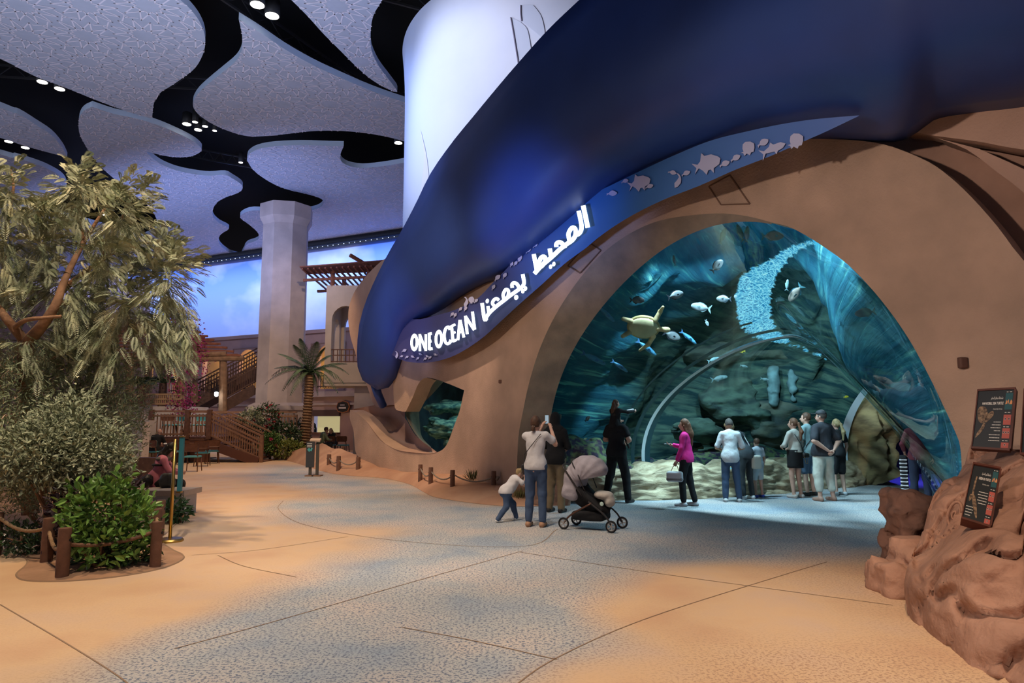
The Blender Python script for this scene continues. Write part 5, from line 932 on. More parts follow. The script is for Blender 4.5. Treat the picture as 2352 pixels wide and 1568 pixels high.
shrub('olive_shrub', 'dense shrub with small narrow olive-green leaves behind the rope fence', 'shrub', [(A_(160, 985, 9.0), (.42, .4, .45)), (A_(110, 1040, 8.8), (.6, .5, .42)), (A_(200, 1050, 8.9), (.5, .45, .45)), (A_(60, 1050, 8.7), (.45, .4, .36)), (A_(250, 1080, 9.0), (.26, .3, .38))], 12000, .075, .34, OLIVE, 'leaf', .4, stems=10, jitd=.9)
shrub('laurel_bush', 'bright green glossy broad-leaved bush between the rope posts', 'bush', [(A_(245, 1180, 7.9), (.36, .32, .32)), (A_(200, 1150, 7.9), (.18, .2, .2)), (A_(270, 1125, 7.9), (.13, .14, .18)), (A_(310, 1200, 7.9), (.2, .22, .28)), (A_(250, 1255, 7.8), (.32, .3, .2)), (A_(185, 1225, 7.6), (.12, .14, .14)), (A_(172, 1195, 7.7), (.14, .12, .10))], 1300, .105, .46, LAUR, 'leaf', .5, stems=8, shell=.6, jitd=.6)
shrub('dark_underplanting', 'dark glossy ground plant under the bright laurel bush', 'plant', [(A_(300, 1265, 8.0), (.28, .25, .16)), (A_(230, 1275, 7.9), (.28, .22, .12))], 520, .09, .34, DKG)
shrub('purple_plant', 'dark purple-leaved plant behind the laurel bush', 'plant', [(A_(150, 1175, 8.6), (.16, .2, .36)), (A_(300, 1150, 9.0), (.14, .2, .2)), (A_(140, 1240, 8.3), (.14, .2, .2))], 520, .1, .5, PURP)
WHT = mat('white_petal', (.75, .70, .66), .7)
shrub('white_flower_plant', 'low ground cover with tiny white flowers at the lower left', 'plant', [(A_(50, 1235, 8.6), (.32, .3, .16)), (A_(95, 1250, 8.7), (.2, .22, .1))], 800, .075, .3, DKG, extra=('blossom', WHT, 60, .018, .8))
shrub('low_green_plant', 'dark green low plant at the foot of the stone bench', 'plant', [(A_(405, 1172, 11.2), (.2, .2, .16)), (A_(385, 1180, 11.2), (.18, .2, .1))], 380, .11, .3, lmat('fern_green', (.07, .17, .06), (.03, .07, .03)), extra=('blossom', WHT, 10, .02, .8))
RED = mat('red_petal', (.45, .03, .05), .7); PNK = mat('pink_petal', (.65, .10, .20), .7)
for x, y, Y, r, m_, lb, ex in ((575, 968, 29.2, (.55, .4, .5), OLIVE, 'round olive bush above the stair handrail', None), (612, 968, 29.6, (.6, .5, .75), DKG, 'tall dark bush with red flowers before the column', ('blossom', RED, 30, .09, .7)), (648, 1000, 29.4, (.8, .5, .5), DKG, 'dark bush with a few white flowers before the column', ('blossom', WHT, 12, .08, .8)), (622, 1018, 28.6, (.42, .4, .42), lmat('mid_green', (.15, .27, .07), (.06, .13, .04)), 'green bush with pink flowers beside the stair foot', ('blossom', PNK, 16, .1, .8)),
                              (655, 1030, 28.6, (.85, .4, .32), lmat('yellow_green', (.34, .36, .08), (.12, .18, .05)), 'yellow-green low bush by the rope fence', None), (685, 1000, 32, (.5, .4, .7), DKG, 'dark bush behind the palm trunk', None), (690, 1035, 29.6, (.5, .3, .22), PURP, 'purple-brown ground plant at the palm foot', None)):
    p = A_(x, y, Y); p[2] = max(p[2], r[2]*.9); shrub('flower_bush' if ex else 'garden_bush', lb, 'bush', [(p, r)], 900, .13, .42, m_, extra=ex, grp='bushes by the column', stems=3)
for x, y, lb in ((1086, 1085, 'small grass tuft on the sand under the slanting pier'), (1193, 1118, 'small grass tuft behind the toddler')):
    b = fac(x, y+14, -.3)[0]; b[2] = max(b[2]-.05, .1) if x < 1150 else .06; n = 90; D = RNG.normal(size=(n, 3))*.35+[0, 0, 1]; V, F = leaves(np.tile(b, (n, 1))+RNG.normal(size=(n, 3))*[.05, .05, 0], D, .26, .05, 0, kind='slip'); o = leaf_obj('grass_tuft', V, F, lmat('grass', (.20, .20, .07), (.10, .11, .05)), None); tag(o, lb, 'grass')
# bougainvillea
BG = []
for x, y, Y, r in ((405, 755, 33, .8), (430, 800, 33, .7), (385, 800, 33, .6), (415, 840, 32.7, .5), (420, 880, 32.7, .35), (424, 915, 32.6, .35), (418, 940, 32.5, .4), (445, 830, 33, .5)): BG.append((A_(x, y, Y), (r, r*.6, r*.8)))
shrub('bougainvillea', 'magenta bougainvillea climbing the pergola post', 'climber', BG, 2600, .12, .6, MAG, stems=4)
# date palm
PALM = lmat('palm_leaf', (.085, .13, .065), (.04, .065, .035), 4); YP = 30.0; pb = A_(696, 1042, YP)*[1, 1, 0]; pt_ = A_(712, 862, YP)
pm = thing('date_palm', 'date palm with a rough trunk in front of the shop sign', 'palm tree', pb); q = MB(); P = resample(catmull([pb, pb*.5+pt_*.5+[.03, 0, 0], pt_], 8), 60); q.tube(P, [.26-.07*min(1, i/40)+.025*((i % 2)*2-1) for i in range(60)], 12)
q.build('trunk', mat('palm_bark', (.27, .16, .09), .9, n=.5, ns=14, stretch=(1, 1, 2)), pm, False)
def palm_fronds(t, c, tips, mtl, lw=.24, nm='frond'):
    for tip, lift in tips:
        a = np.array(c); b = np.array(tip); mid = (a+b)/2+[0, 0, lift]; s = np.linspace(0, 1, 26)[:, None]; cur = (1-s)**2*a+2*s*(1-s)*mid+s**2*b; T = np.gradient(cur, axis=0); T /= np.linalg.norm(T, axis=1)[:, None]; S_ = np.cross(T, [0, 0, 1]); S_ /= np.linalg.norm(S_, axis=1)[:, None]+1e-6; V = []; F = []
        for i in range(1, 26):
            ll = lw*math.sin(PI*min(1, (i/25)*.85+.12))+.05
            for g in (1, -1):
                e = cur[i]+(S_[i]*g*.8+T[i]*.6-np.array([0, 0, .35]))*ll; w_ = T[i]*.022; n0 = len(V); V += [cur[i]-w_, (cur[i]+e)/2-w_*.9, e, (cur[i]+e)/2+w_, cur[i]+w_]; F += [(n0, n0+1, n0+2, n0+3, n0+4)]
        rr = MB(); rr.tube(cur[::5], [.022, .018, .014, .01, .006, .004][:len(cur[::5])], 4); n0 = len(V); V = V+list(rr.v[0]); F += [tuple(i+n0 for i in f) for f in rr.f]; mesh(nm, V, F, mtl, t, False)
tips = [(625, 862), (650, 895), (632, 845), (668, 905), (640, 812), (698, 900), (676, 792), (730, 905), (770, 870), (800, 858), (795, 835), (760, 815), (745, 798), (690, 778), (728, 785), (790, 880), (745, 890), (660, 822)]
palm_fronds(pm, pt_+[0, 0, .1], [(A_(x, y, YP+RNG.uniform(-.9, .9)), .35+.4*(y > 850)) for x, y in tips+[(690, 860), (660, 880), (755, 850), (715, 895), (775, 900), (610, 880)]], PALM, .34)
for x, y, Y, lb, s_ in ((375, 880, 34.0, 'dark fan palm between the pergola posts', .9), (325, 885, 31.5, 'low fan palm left of the pergola posts', .8)):
    c = A_(x, y, Y); t = thing('fan_palm', lb, 'palm tree', (c[0], c[1], 2.2)); q = MB(); q.tube([(c[0], c[1], 2.2), c], [.22, .18], 8); q.build('trunk', WOODD, t); palm_fronds(t, c, [(c+np.array([math.cos(a), .3*math.sin(a*3), .35*math.sin(a)+.1])*s_*RNG.uniform(.9, 1.3), .25) for a in np.linspace(-.4, PI+.4, 11)], PALM, .2)
# ------------------------------------------------------------------ fences, posts, ropes
POST = mat('rope_post', (.17, .085, .055), .7, n=.3, ns=9, bump=.25, bs=30); ROPE = mat('rope', (.36, .23, .13), .9, n=.35, ns=60); ROPEG = mat('grey_rope', (.30, .25, .20), .9, n=.3, ns=60)
pp = None
def post_at(p, h, r, lb, grp, tilt=(0, 0)):
    t = thing('rope_post', lb, 'post', p, grp); q = MB(); tp = p+np.array([tilt[0], tilt[1], h]); q.tube([p, p+(tp-p)*.97, tp], [r*1.02, r, r*.93], 14); smooth_by(q.build('post_shaft', POST, t, True), 30)
    q = MB(); q.tube([p+(tp-p)*.76+[-r*1.08, 0, 0], p+(tp-p)*.76+[r*1.08, 0, 0]], r*.3, 10); q.build('rope_hole', BLACK, t); return t
def rope(a, b, sag, lb, m_=ROPE, r=.02):
    s = np.linspace(0, 1, 34)[:, None]; c = a*(1-s)+b*s-np.array([0, 0, 1])*sag*4*s*(1-s); q = MB(); q.tube(c, [r*(1+.14*math.sin(i*2.4)) for i in range(34)], 8); tag(q.build('rope', m_, None, True), lb, 'rope', 'sagging fence ropes')
GP = 'round posts of the planter fence'
fp = [((106, 1293), (115, 1185), .062, 'second post from the left edge, in front of the white-flower plant'), ((142, 1327), (161, 1208), .062, 'nearest brown post at the front corner of the planter'), ((356, 1303), (361, 1190), .058, 'front right post of the planter, beside the brass stanchion'), ((357, 1260), (358, 1158), .055, 'post just behind the front right planter post'), ((345, 1235), (346, 1146), .055, 'reddish post half hidden by the laurel tips'), ((366, 1230), (365, 1128), .06, 'rear planter post in front of the stone bench'), ((-12, 1275), (-6, 1165), .062, 'leftmost post cut by the picture edge')]
PP = []
for (bx, by), (tx, ty), r, lb in fp: g_ = G(bx, by); PP.append((g_, post_at(g_, .50 if r > .06 else .49, r, lb.replace('post', 'round post', 1), GP)))
H_ = lambda i, z=.38: PP[i][0]+[0, 0, z]
rope(H_(6, .46), H_(0, .40), .10, 'tan rope sagging at the left edge before the flower plant'); rope(H_(0), H_(1, .36), .14, 'tan rope looping between the two front left posts'); rope(H_(1, .34), H_(2, .40), .07, 'brown rope running across the front of the laurel bush', mat('brown_rope', (.20, .11, .07), .9, n=.3, ns=60)); rope(H_(2), H_(3), .04, 'short rope loop behind the front right post'); rope(H_(3), H_(4), .04, 'short rope loop behind the laurel tips'); rope(H_(4), H_(5), .04, 'short rope loop before the stone bench')
GQ = 'slim posts along the sand bank'
sb = [((965, 1117), 'leftmost slim dark post of the row under the slanting pier'), ((989, 1127), 'second slim dark post under the slanting pier'), ((1039, 1136), 'third slim dark post under the slanting pier'), ((1134, 1140), 'slim dark post nearest the toddler')]
q4 = []
for (x, y), lb in sb: g_ = G(x, y); g_[2] = .03; q4.append(g_); post_at(g_, .5, .052, lb, GQ)
for i, lb in enumerate(('first short', 'second', 'third long')): rope(q4[i]+[0, 0, .42], q4[i+1]+[0, 0, .38], .13, 'grey '+lb+' rope of the fence under the slanting pier', ROPEG, .016)
q = MB(); q.tube([q4[3]+[.06, -.02, .36], q4[3]+[.10, -.03, .34]], [.05, .05], 8); tag(q.build('rope_knot', ROPEG, None, True), 'grey rope knot on the post nearest the toddler', 'knot')
bp_ = []
for x, y0, y1, lb in ((674, 1048, 1020, 'lone post before the yellow-green bush'), (747, 1044, 1019, 'post behind the information stand'), (755, 1081, 1045, 'left front post of the small fence left of the sand bank'), (762, 1072, 1042, 'rear left post of the small fence'), (777, 1087, 1049, 'middle front post of the small fence'), (788, 1054, 1036, 'rear right post of the small fence'), (822, 1090, 1052, 'right post with a knot on the small fence')):
    g_ = G(x, y0); h = .52; bp_.append(g_); post_at(g_, h, .065, 'far '+lb, GQ)
for a, b, lb in ((0, 1, 'far rope from the lone post to the one behind the stand'), (2, 4, 'far rope across the front of the small fence'), (4, 6, 'far rope to the knotted post'), (3, 5, 'far rope at the rear of the small fence')): rope(bp_[a]+[0, 0, .42], bp_[b]+[0, 0, .42], .14, lb, ROPEG, .018)
rope(G(612, 1056)+[0, 0, .45], bp_[0]+[0, 0, .45], .12, 'far rope from the stair foot to the lone post', ROPEG, .02)
# brass stanchion with a board, information stand
BRASS = mat('brass', (.50, .33, .10), .35, metal=1); TEALB = mat('teal_board', (.03, .16, .20), .5)
g_ = G(390, 1243); t = thing('brass_stanchion', 'tall brass pole stand holding a narrow teal board', 'stanchion', g_); q = MB(); q.lathe([(.17, 0), (.17, .02), (.15, .04), (.03, .05)], g_, 28); smooth_by(q.build('base', BRASS, t), 30); tp = AT(403, 1008, g_[1]); q = MB(); q.tube([g_+[0, 0, .03], [g_[0], g_[1], tp[2]]], .022, 12); q.build('pole', BRASS, t, True)
c = AT(408, 1066, g_[1]); q = MB(); q.box((g_[0]+.07, g_[1]+.05, c[2]), (.05, .05, .72)); q.build('board', TEALB, t); q = MB(); q.box((g_[0]+.07, g_[1]+.05, c[2]+.37), (.06, .07, .02)); q.box((g_[0]+.07, g_[1]+.05, c[2]-.37), (.06, .07, .02)); q.build('board_clip', BRASS, t)
g_ = G(721, 1093); t = thing('information_stand', 'narrow dark information stand with teal pictures on the speckled floor', 'stand', g_); DKS = mat('stand_grey', (.07, .065, .055), .6); x0, y0 = g_[0], g_[1]
for dx in (-.10, .10): q = MB(); q.box((x0+dx, y0-.05, .46), (.075, .06, .92)); q.build('leg', DKS, t); q = MB(); q.box((x0+dx, y0, .015), (.24, .34, .03)); q.build('foot', mat('brown_foot', (.25, .14, .08), .7), t)
q = MB(); q.box((x0-.10, y0-.09, .62), (.24, .03, .74)); q.build('panel', mat('panel_dark', (.045, .05, .055), .5), t); q = MB(); q.box((x0+.02, y0-.02, 1.03), (.3, .16, .05), 0, Euler((.4, 0, 0)).to_matrix()); q.build('cap', mat('stand_cap', (.55, .42, .30), .6), t)
q = MB()
for z_ in (.93, .88, .84): q.box((x0-.12, y0-.11, z_), (.14, .006, .016))
q.build('text_lines', mat('pale_print', (.6, .62, .6), .6), t); q = MB()
for a, b in (((-.17, .74), (-.12, .80)), ((-.08, .72), (-.05, .81)), ((-.14, .71), (-.10, .77))): q.beam((x0+a[0], y0-.11, a[1]), (x0+b[0], y0-.11, b[1]), .006, .045)
q.build('picture', mat('teal_print', (.08, .40, .42), .6), t)
# planter kerb line in front, stone bench
cur = resample(catmull([G(*p) for p in [(-40, 1262), (30, 1268), (62, 1285), (58, 1300), (38, 1318), (52, 1332), (110, 1336), (200, 1332), (290, 1322), (370, 1306), (415, 1288), (420, 1275), (395, 1262), (370, 1240), (368, 1200)]], 6), 90)
lp = [tuple(p[:2]) for p in cur]+[tuple(G(300, 1100)[:2]), tuple(G(-200, 1100)[:2])]; v, f = fill(lp, (), .4); zz = .006+.03*np.clip(polydist(v, lp)/.35, 0, 1); o = mesh('planting_bed', np.c_[v, zz], [tuple(t) for t in f], mat('bed_soil', (.40, .235, .145), .95, n=.25, ns=3, bump=.4, bs=20)); tag(o, 'low rounded sandy planting bed under the left shrubs', 'planting bed')
q = MB(); q.tube([p+[0, 0, .002] for p in cur], .012, 5); o = q.build('bed_edge', JOINT, o)
STN = mat('bench_stone', (.50, .44, .40), .8, n=.12, ns=6, bump=.2, bs=30)
a = G(300, 1186); b = G(418, 1186); t = thing('stone_bench', 'low pale stone bench slab behind the planter posts', 'bench', (a+b)/2); q = MB(); q.box(((a[0]+b[0])/2+.0, a[1]+.35, .17), (b[0]-a[0]-.1, .55, .34)); q.build('plinth', mat('bench_side', (.40, .42, .48), .8), t); q = MB(); q.box(((a[0]+b[0])/2, a[1]+.35, .38), (b[0]-a[0]+.02, .68, .09)); q.build('slab', STN, t)
g_ = G(275, 1150); q = MB(); q.tube([g_, AT(292, 1040, g_[1])], [.13, .14], 12); o = q.build('wrapped_post', mat('rope_wrap', (.30, .21, .13), .9, n=.4, ns=30, stretch=(.2, .2, 3)), None, True); tag(o, 'thick rope-wrapped post at the right edge of the dark shrubs', 'post')
g_ = G(325, 1098); tag(MB().box((g_[0], g_[1]+.3, .28), (.7, .5, .55)).build('storage_box', WOODD), 'dark brown wooden service box behind the seated woman', 'cabinet')
g_ = G(677, 1030); t = thing('wooden_mast', 'tall brown timber post with a cross arm beside the column', 'post', g_); q = MB(); q.tube([g_, AT(677, 905, g_[1])], .13, 8); q.build('shaft', WOOD, t); q = MB(); h_ = AT(677, 921, g_[1])[2]; q.beam((g_[0]-.2, g_[1], h_), (g_[0]+.55, g_[1], h_), .1, .08); q.build('cross_arm', WOOD, t)
# ------------------------------------------------------------------ cafe chairs and tables
TEAL = mat('teal_cushion', (.10, .34, .36), .7); WAL = mat('walnut', (.17, .07, .035), .5, n=.3, ns=9)
ORIG0 = (0, 0, 0)
def chair_proto():
    t = thing('cafe_chair', 'x', 'chair', ORIG0); b = [bxp((0, 0, .46), (.23, .22, .03), .03)]
    V, F = nets(b, .02); mesh('seat', V, F, TEAL, t)
    th = np.linspace(-.9, .9, 9)
    V = []
    for z_, w_ in ((.62, .20), (.66, .245), (.84, .25), (.88, .21)):
        for a in th: V.append((w_*a/.9, -.25-.03*math.cos(a), z_))
    n = len(V); V2 = [(x, y+.025, z) for x, y, z in V]; F = grid_faces(4, 9); F2 = F+[tuple(i+n for i in f[::-1]) for f in F]
    rim = [i for i in range(9)]+[17, 26, 35]+[34-i for i in range(8)]+[18, 9]; F2 += [(rim[i], rim[(i+1) % len(rim)], rim[(i+1) % len(rim)]+n, rim[i]+n) for i in range(len(rim))]
    mesh('backrest', V+V2, F2, WAL, t); V3 = [(x*.93, y+.03, z*.98+.015) for x, y, z in V]; V4 = [(x, y+.035, z) for x, y, z in V3]; F3 = grid_faces(4, 9)+[tuple(i+n for i in f[::-1]) for f in grid_faces(4, 9)]+[(rim[i], rim[(i+1) % len(rim)], rim[(i+1) % len(rim)]+n, rim[i]+n) for i in range(len(rim))]; mesh('back_cushion', V3+V4, F3, TEAL, t)
    for sx in (-1, 1):
        q = MB(); q.tube([(sx*.20, .17, .44), (sx*.23, .22, 0)], [.022, .014], 8); q.build('leg', WAL, t, True)
        q = MB(); q.tube([(sx*.19, -.24, .66), (sx*.20, -.18, .44), (sx*.23, -.27, 0)], [.018, .022, .014], 8); q.build('leg', WAL, t, True)
    return t
CHP = chair_proto(); used = [False]
def put(proto, p, rz, lb, grp, used_):
    t = proto if not used_[0] else copy_tree(proto); used_[0] = True; t.location = p; t.rotation_euler.z = rz; t['label'] = lb; t['group'] = grp; return t
def table_proto():
    t = thing('cafe_table', 'x', 'table', ORIG0); MB().lathe([(.01, .72), (.36, .72), (.38, .735), (.36, .75), (.01, .75)], n=24).build('top', WAL, t); q = MB(); q.tube([(0, 0, .03), (0, 0, .72)], .04, 10); q.build('stem', BLACK, t); MB().box((0, 0, .015), (.5, .5, .03)).build('base', BLACK, t); return t
TBP = table_proto(); usedt = [False]
for x, y, rz, lb in ((441, 1082, .15, 'walnut cafe chair with teal seat nearest the plaza, back to the viewer'), (464, 1070, .25, 'teal-seated chair behind the nearest one'), (486, 1064, .5, 'rightmost teal chair before the stair stringer'), (408, 1066, 1.4, 'teal chair left of the nearest table'), (462, 1052, 2.6, 'far teal chair facing the viewer'), (392, 1052, 2.2, 'teal chair beside the couple'), (352, 1066, -.1, 'walnut chair the man in black sits on')):
    put(CHP, G(x, y), rz, lb, 'teal cafe chairs by the stairs', used)
for x, y, lb in ((432, 1062, 'round cafe table among the nearest teal chairs'), (478, 1052, 'round cafe table before the stair stringer'), (372, 1052, 'round cafe table of the seated couple')): put(TBP, G(x, y), 0, lb, 'cafe tables by the stairs', usedt)
for x, rz, lb in ((388, .2, 'left teal chair on the timber deck'), (402, 2.6, 'middle teal chair on the timber deck'), (455, 3.0, 'right teal chair on the timber deck')): p = AT(x, 990, DY+1.4); p[2] = DZ; put(CHP, p, rz, lb, 'teal chairs on the deck', used)
for x, rz, lb in ((758, .1, 'left dark-backed chair at the far cafe table by the sand bank'), (788, -.1, 'right dark-backed chair at the far cafe table by the sand bank')): put(CHP, G(x, 1045), rz, lb, 'chairs at the far cafe table', used)
put(TBP, G(770, 1036), 0, 'far cafe table between the diners', 'far cafe table', usedt)

# ------------------------------------------------------------------ small fittings
q = MB(); q.tube(catmull([AT(1607, 1079, 15.5), AT(1640, 1078, 15.6), AT(1692, 1078, 15.7), AT(1712, 1079, 15.7)], 5), .035, 8); tag(q.build('foam_tube', mat('light_blue_foam', (.10, .42, .60), .7), None, True), 'light blue foam tube lying on top of the pale rock ledge', 'tube')
GLOW = mat('lantern_glass', (1, .8, .5), .3, emit=(1, .72, .36), est=5); WGL = mat('lantern_white', (1, 1, 1), .3, emit=(.85, .95, 1), est=4)
for x, y, Y, m_, lb, e_, c_ in ((693, 935, 36.5, GLOW, 'small black hanging lantern between the mast and the palm trunk', 25, (1, .65, .3)), (497, 905, 33.2, WGL, 'white glowing lantern on the upper terrace by the stairs', 12, (.85, .95, 1)), (178, 862, 12.6, GLOW, 'warm lamp glinting through the shrubs on the left', 15, (1, .7, .4)), (395, 793, 33.5, GLOW, 'warm lamp under the garden pergola roof', 25, (1, .6, .3))):
    p = AT(x, y, Y); k = Y/34; t = thing('lantern', lb, 'lamp', p, 'small lanterns'); MB().lathe([(.03*k, -.12*k), (.09*k, -.08*k), (.10*k, .08*k), (.03*k, .12*k)], p, 10).build('glass', m_, t, True); q = MB(); q.lathe([(.11*k, .12*k), (.12*k, .14*k), (.03*k, .24*k)], p, 10); q.tube([p+[0, 0, .22*k], p+[0, 0, .6*k]], .012*k, 5); q.build('hood', BLACK, t)
    if Y < 20: q = MB(); q.tube([p*[1, 1, 0], p-[0, 0, .04]], .02, 6); q.build('pole', BLACK, t)
    l = bpy.data.lights.new('lantern_light', 'POINT'); l.energy = e_*k; l.color = c_; l.shadow_soft_size = .05; o = bpy.data.objects.new('lantern_light', l); link(o); o.location = p+[0, -.25*k, -.2*k]
g_ = G(610, 1058); tag(MB().box((g_[0], g_[1], .012), (.16, .1, .02), .3).build('paper_scrap', mat('paper_white', (.7, .7, .7))), 'small white paper scrap on the floor before the stair foot', 'paper')
# ------------------------------------------------------------------ people
SKIN = mat('skin_light', (.56, .33, .25), .6, n=.12, ns=12); SKIN2 = mat('skin_tan', (.42, .24, .16), .6, n=.12, ns=12)
def cl(name, c, **k): return mat(name, c, k.pop('rough', .85), n=.14, ns=9, bump=.25, bs=26)
HB = mat('hair_brown', (.10, .05, .03), .6, n=.4, ns=30); HK = mat('hair_black', (.012, .01, .01), .5, n=.3, ns=30); HL = mat('hair_blond', (.42, .30, .15), .6, n=.4, ns=30); HA = mat('hair_auburn', (.17, .08, .045), .6, n=.4, ns=30); HG = mat('hair_cropped', (.10, .085, .075), .8, n=.4, ns=60)
EYEM = mat('eye_dark', (.01, .01, .01), .3); LIP_ = mat('lip', (.38, .13, .11), .5)
def Rz(a): return np.array(Euler((0, 0, a)).to_matrix())
def hand(W, d, n, s_, k, curl=.5):
    d = d/np.linalg.norm(d); n = n-d*(n@d); n /= np.linalg.norm(n)+1e-9; s = np.cross(d, n)*s_; P = [rc(W-d*.02*k, W+d*.035*k, .021*k, .026*k, .012)]
    for i, (o, L_) in enumerate(((-.027, .066), (-.009, .074), (.009, .070), (.027, .055))):
        b = W+d*.062*k+s*o*k; a1 = curl*.7; m_ = b+(d*math.cos(a1)+n*math.sin(a1))*L_*.5*k; a2 = curl*1.7; e = m_+(d*math.cos(a2)+n*math.sin(a2))*L_*.5*k
        P += [rc(W+d*.03*k+s*o*.8*k, b, .013*k, .0105*k, .006), rc(b, m_, .0095*k, .0088*k, .003), rc(m_, e, .0088*k, .007*k, .003)]
    tb = W+d*.015*k-s*.026*k; P += [rc(tb, tb+(d*.5-s*.75+n*.35)*.035*k, .013*k, .010*k, .006), rc(tb+(d*.5-s*.75+n*.35)*.035*k, tb+(d*.75-s*.75+n*.6)*.06*k, .0098*k, .008*k, .003)]
    return nets(P, .0065*k)
def person(label, loc, yaw, H, top, bot, shoe, hair, J={}, skin=None, sleeve=.45, leg=1.0, hstyle='short', head=(0, 0), res=.018, hem=None, skirt=None, build=1.0, extra=(), grp=None, face=True, cap=None, scarf=None, curl=.5, bare=False, cat='person'):
    skin = skin or SKIN; k = H/1.75; t = thing('person', label, cat, loc, grp, yaw); ORG[t.name] = np.zeros(3)
    D = dict(pel=(0, 0, .96), che=(0, .0, 1.30), nk=(0, -.01, 1.475), hd=(0, .015, 1.635), shL=(-.172, -.01, 1.415), shR=(.172, -.01, 1.415), elL=(-.235, -.03, 1.14), elR=(.235, -.03, 1.14), haL=(-.24, .05, .90), haR=(.24, .05, .90), hipL=(-.09, 0, .93), hipR=(.09, 0, .93), knL=(-.105, .02, .51), knR=(.105, .02, .51), anL=(-.115, -.03, .085), anR=(.115, -.03, .085))
    D.update(J); D = {a: np.array(b, float)*k for a, b in D.items()}; B = build; g = .018
    Rh = Rz(head[0])@np.array(Euler((head[1], 0, 0)).to_matrix()); hc = D['hd']; hp = lambda x, y, z: hc+Rh@(np.array([x, y, z])*k); K1 = k
    P = [el(D['che'], (.148*B*k, .10*B*k, .20*k), .06), rc(D['che']*.5+D['pel']*.5, D['pel'], .112*B*k, .125*B*k, .06), el(D['pel'], (.15*B*k, .115*B*k, .11*k), .05), rc(D['nk']-[0, 0, .06*k], hc-[0, 0, .05*k], .055*k, .05*k, .03), rc(D['shL']*.9+D['nk']*.1, D['shR']*.9+D['nk']*.1, .046*k, None, .05),
         el(hc, (.073*k, .092*k, .112*k), .01, Rh), el(hp(0, .035, -.06), (.052*k, .05*k, .055*k), .03, Rh), rc(hp(0, .085, .0), hp(0, .108, -.03), .012*k, .016*k, .012), el(hp(-.076, -.005, -.01), (.012*k, .022*k, .032*k), .006, Rh), el(hp(.076, -.005, -.01), (.012*k, .022*k, .032*k), .006, Rh), rc(hp(-.03, .088, -.062), hp(.03, .088, -.062), .009*k, None, .012)]
    for s in 'LR':
        P += [rc(D['sh'+s]-[0, 0, .012*k], D['el'+s], .045*k*B, .04*k*B, .03), rc(D['el'+s], D['ha'+s], .041*k*B, .026*k, .012)]
        P += [rc(D['hip'+s], D['kn'+s], .088*k*B, .058*k*B, .04), rc(D['kn'+s], D['an'+s], .058*k*B, .037*k, .02)]
    ft_ = {}
    for s in 'LR':
        kd = D['kn'+s]-D['an'+s]; f = np.array(J.get('toe'+s, (0.02*(1 if s == 'R' else -1), 1, -.0)), float); f /= np.linalg.norm(f); hee = D['an'+s]+np.array([0, 0, -.045*k])-f*.03*k; toe = hee+f*.19*k+[0, 0, -.008*k]; ft_[s] = (hee, toe); P += [rc(D['an'+s], hee, .036*k, .032*k, .02), rc(hee, toe, .034*k, .028*k, .02)]
    V, F = nets(P, res); Vs = [V]; Fs = [F]; nV = len(V)
    for s, sg in (('L', -1), ('R', 1)):
        if scarf and s == 'L' and 0: continue
        d = D['ha'+s]-D['el'+s]; n_ = np.array(J.get('palm'+s, (-.9*sg, .3, 0)), float); v, f = hand(D['ha'+s], d, n_, sg, k, curl); Vs.append(v); Fs.append(f+nV); nV += len(v)
    mesh('body', np.concatenate(Vs), np.concatenate(Fs), skin, t)
    if face:
        v, f = nets([el(hp(-.03, .083, .012), (.013*k, .008*k, .009*k), .001, Rh), el(hp(.03, .083, .012), (.013*k, .008*k, .009*k), .001, Rh)], .005); v1 = v[:, 0] < 1e9
        for sx in (-1, 1): v, f = nets([el(hp(sx*.03, .084, .012), (.013*k, .008*k, .008*k), .001, Rh)], .0045); mesh('eye', v, f, EYEM, t)
        v, f = nets([rc(hp(-.02, .094, -.058), hp(.02, .094, -.058), .0065*k, None, .001)], .004); mesh('mouth', v, f, LIP_, t)
    # top
    S_ = [el(D['che']+[0, 0, .01*k], (.165*B*k, .118*B*k, .205*k), .06), rc(D['che']*.5+D['pel']*.5, D['pel']+[0, 0, .02*k], .13*B*k, .148*B*k, .07), el(D['pel']+[0, 0, -.02*k], (.190*B*k, .152*B*k, .22*k), .06), rc(D['shL']*.84+D['nk']*.16-[0, 0, .006*k], D['shR']*.84+D['nk']*.16-[0, 0, .006*k], .062*k*B, None, .05), rc(D['nk']-[0, 0, .05*k], D['nk']-[0, 0, .01*k], .072*k, .066*k, .03)]
    for s in 'LR':
        a, b, c = D['sh'+s], D['el'+s], D['ha'+s]
        if sleeve <= 1: S_.append(rc(a-[0, 0, .012*k], a+(b-a)*sleeve*1.25, .058*k*B, (.060 if sleeve > .6 else .066)*k*B, .03))
        else: S_ += [rc(a-[0, 0, .012*k], b, .060*k*B, .054*k*B, .03), rc(b, b+(c-b)*(sleeve-1), .055*k*B, .043*k, .02)]
    hz = (hem if hem is not None else .86)*k; V, F = nets(S_, res, (lambda X: fbm(X, 2, 11)*.006), cut=lambda X: hz-X[:, 2]); mesh('top', V, F, top, t)
    if skirt:
        prof_ = skirt; q = MB(); c = D['pel']; n = 28; V = []
        zs_ = np.linspace(c[2]+.10*k, prof_[0]*k, 8); rs_ = np.linspace(.175*B*k, prof_[1]*k, 8)
        for z_, r_ in zip(zs_, rs_): V += [(c[0]+r_*1.08*math.cos(2*PI*i/n)*(1+.03*math.sin(i*3.1)), c[1]+r_*.85*math.sin(2*PI*i/n)*(1+.03*math.sin(i*3.1)), z_) for i in range(n)]
        mesh('skirt', V, [(i*n+j, i*n+(j+1) % n, (i+1)*n+(j+1) % n, (i+1)*n+j) for i in range(7) for j in range(n)]+[tuple(range(n-1, -1, -1)), tuple(7*n+j for j in range(n))], bot, t)
    elif bot is not None:
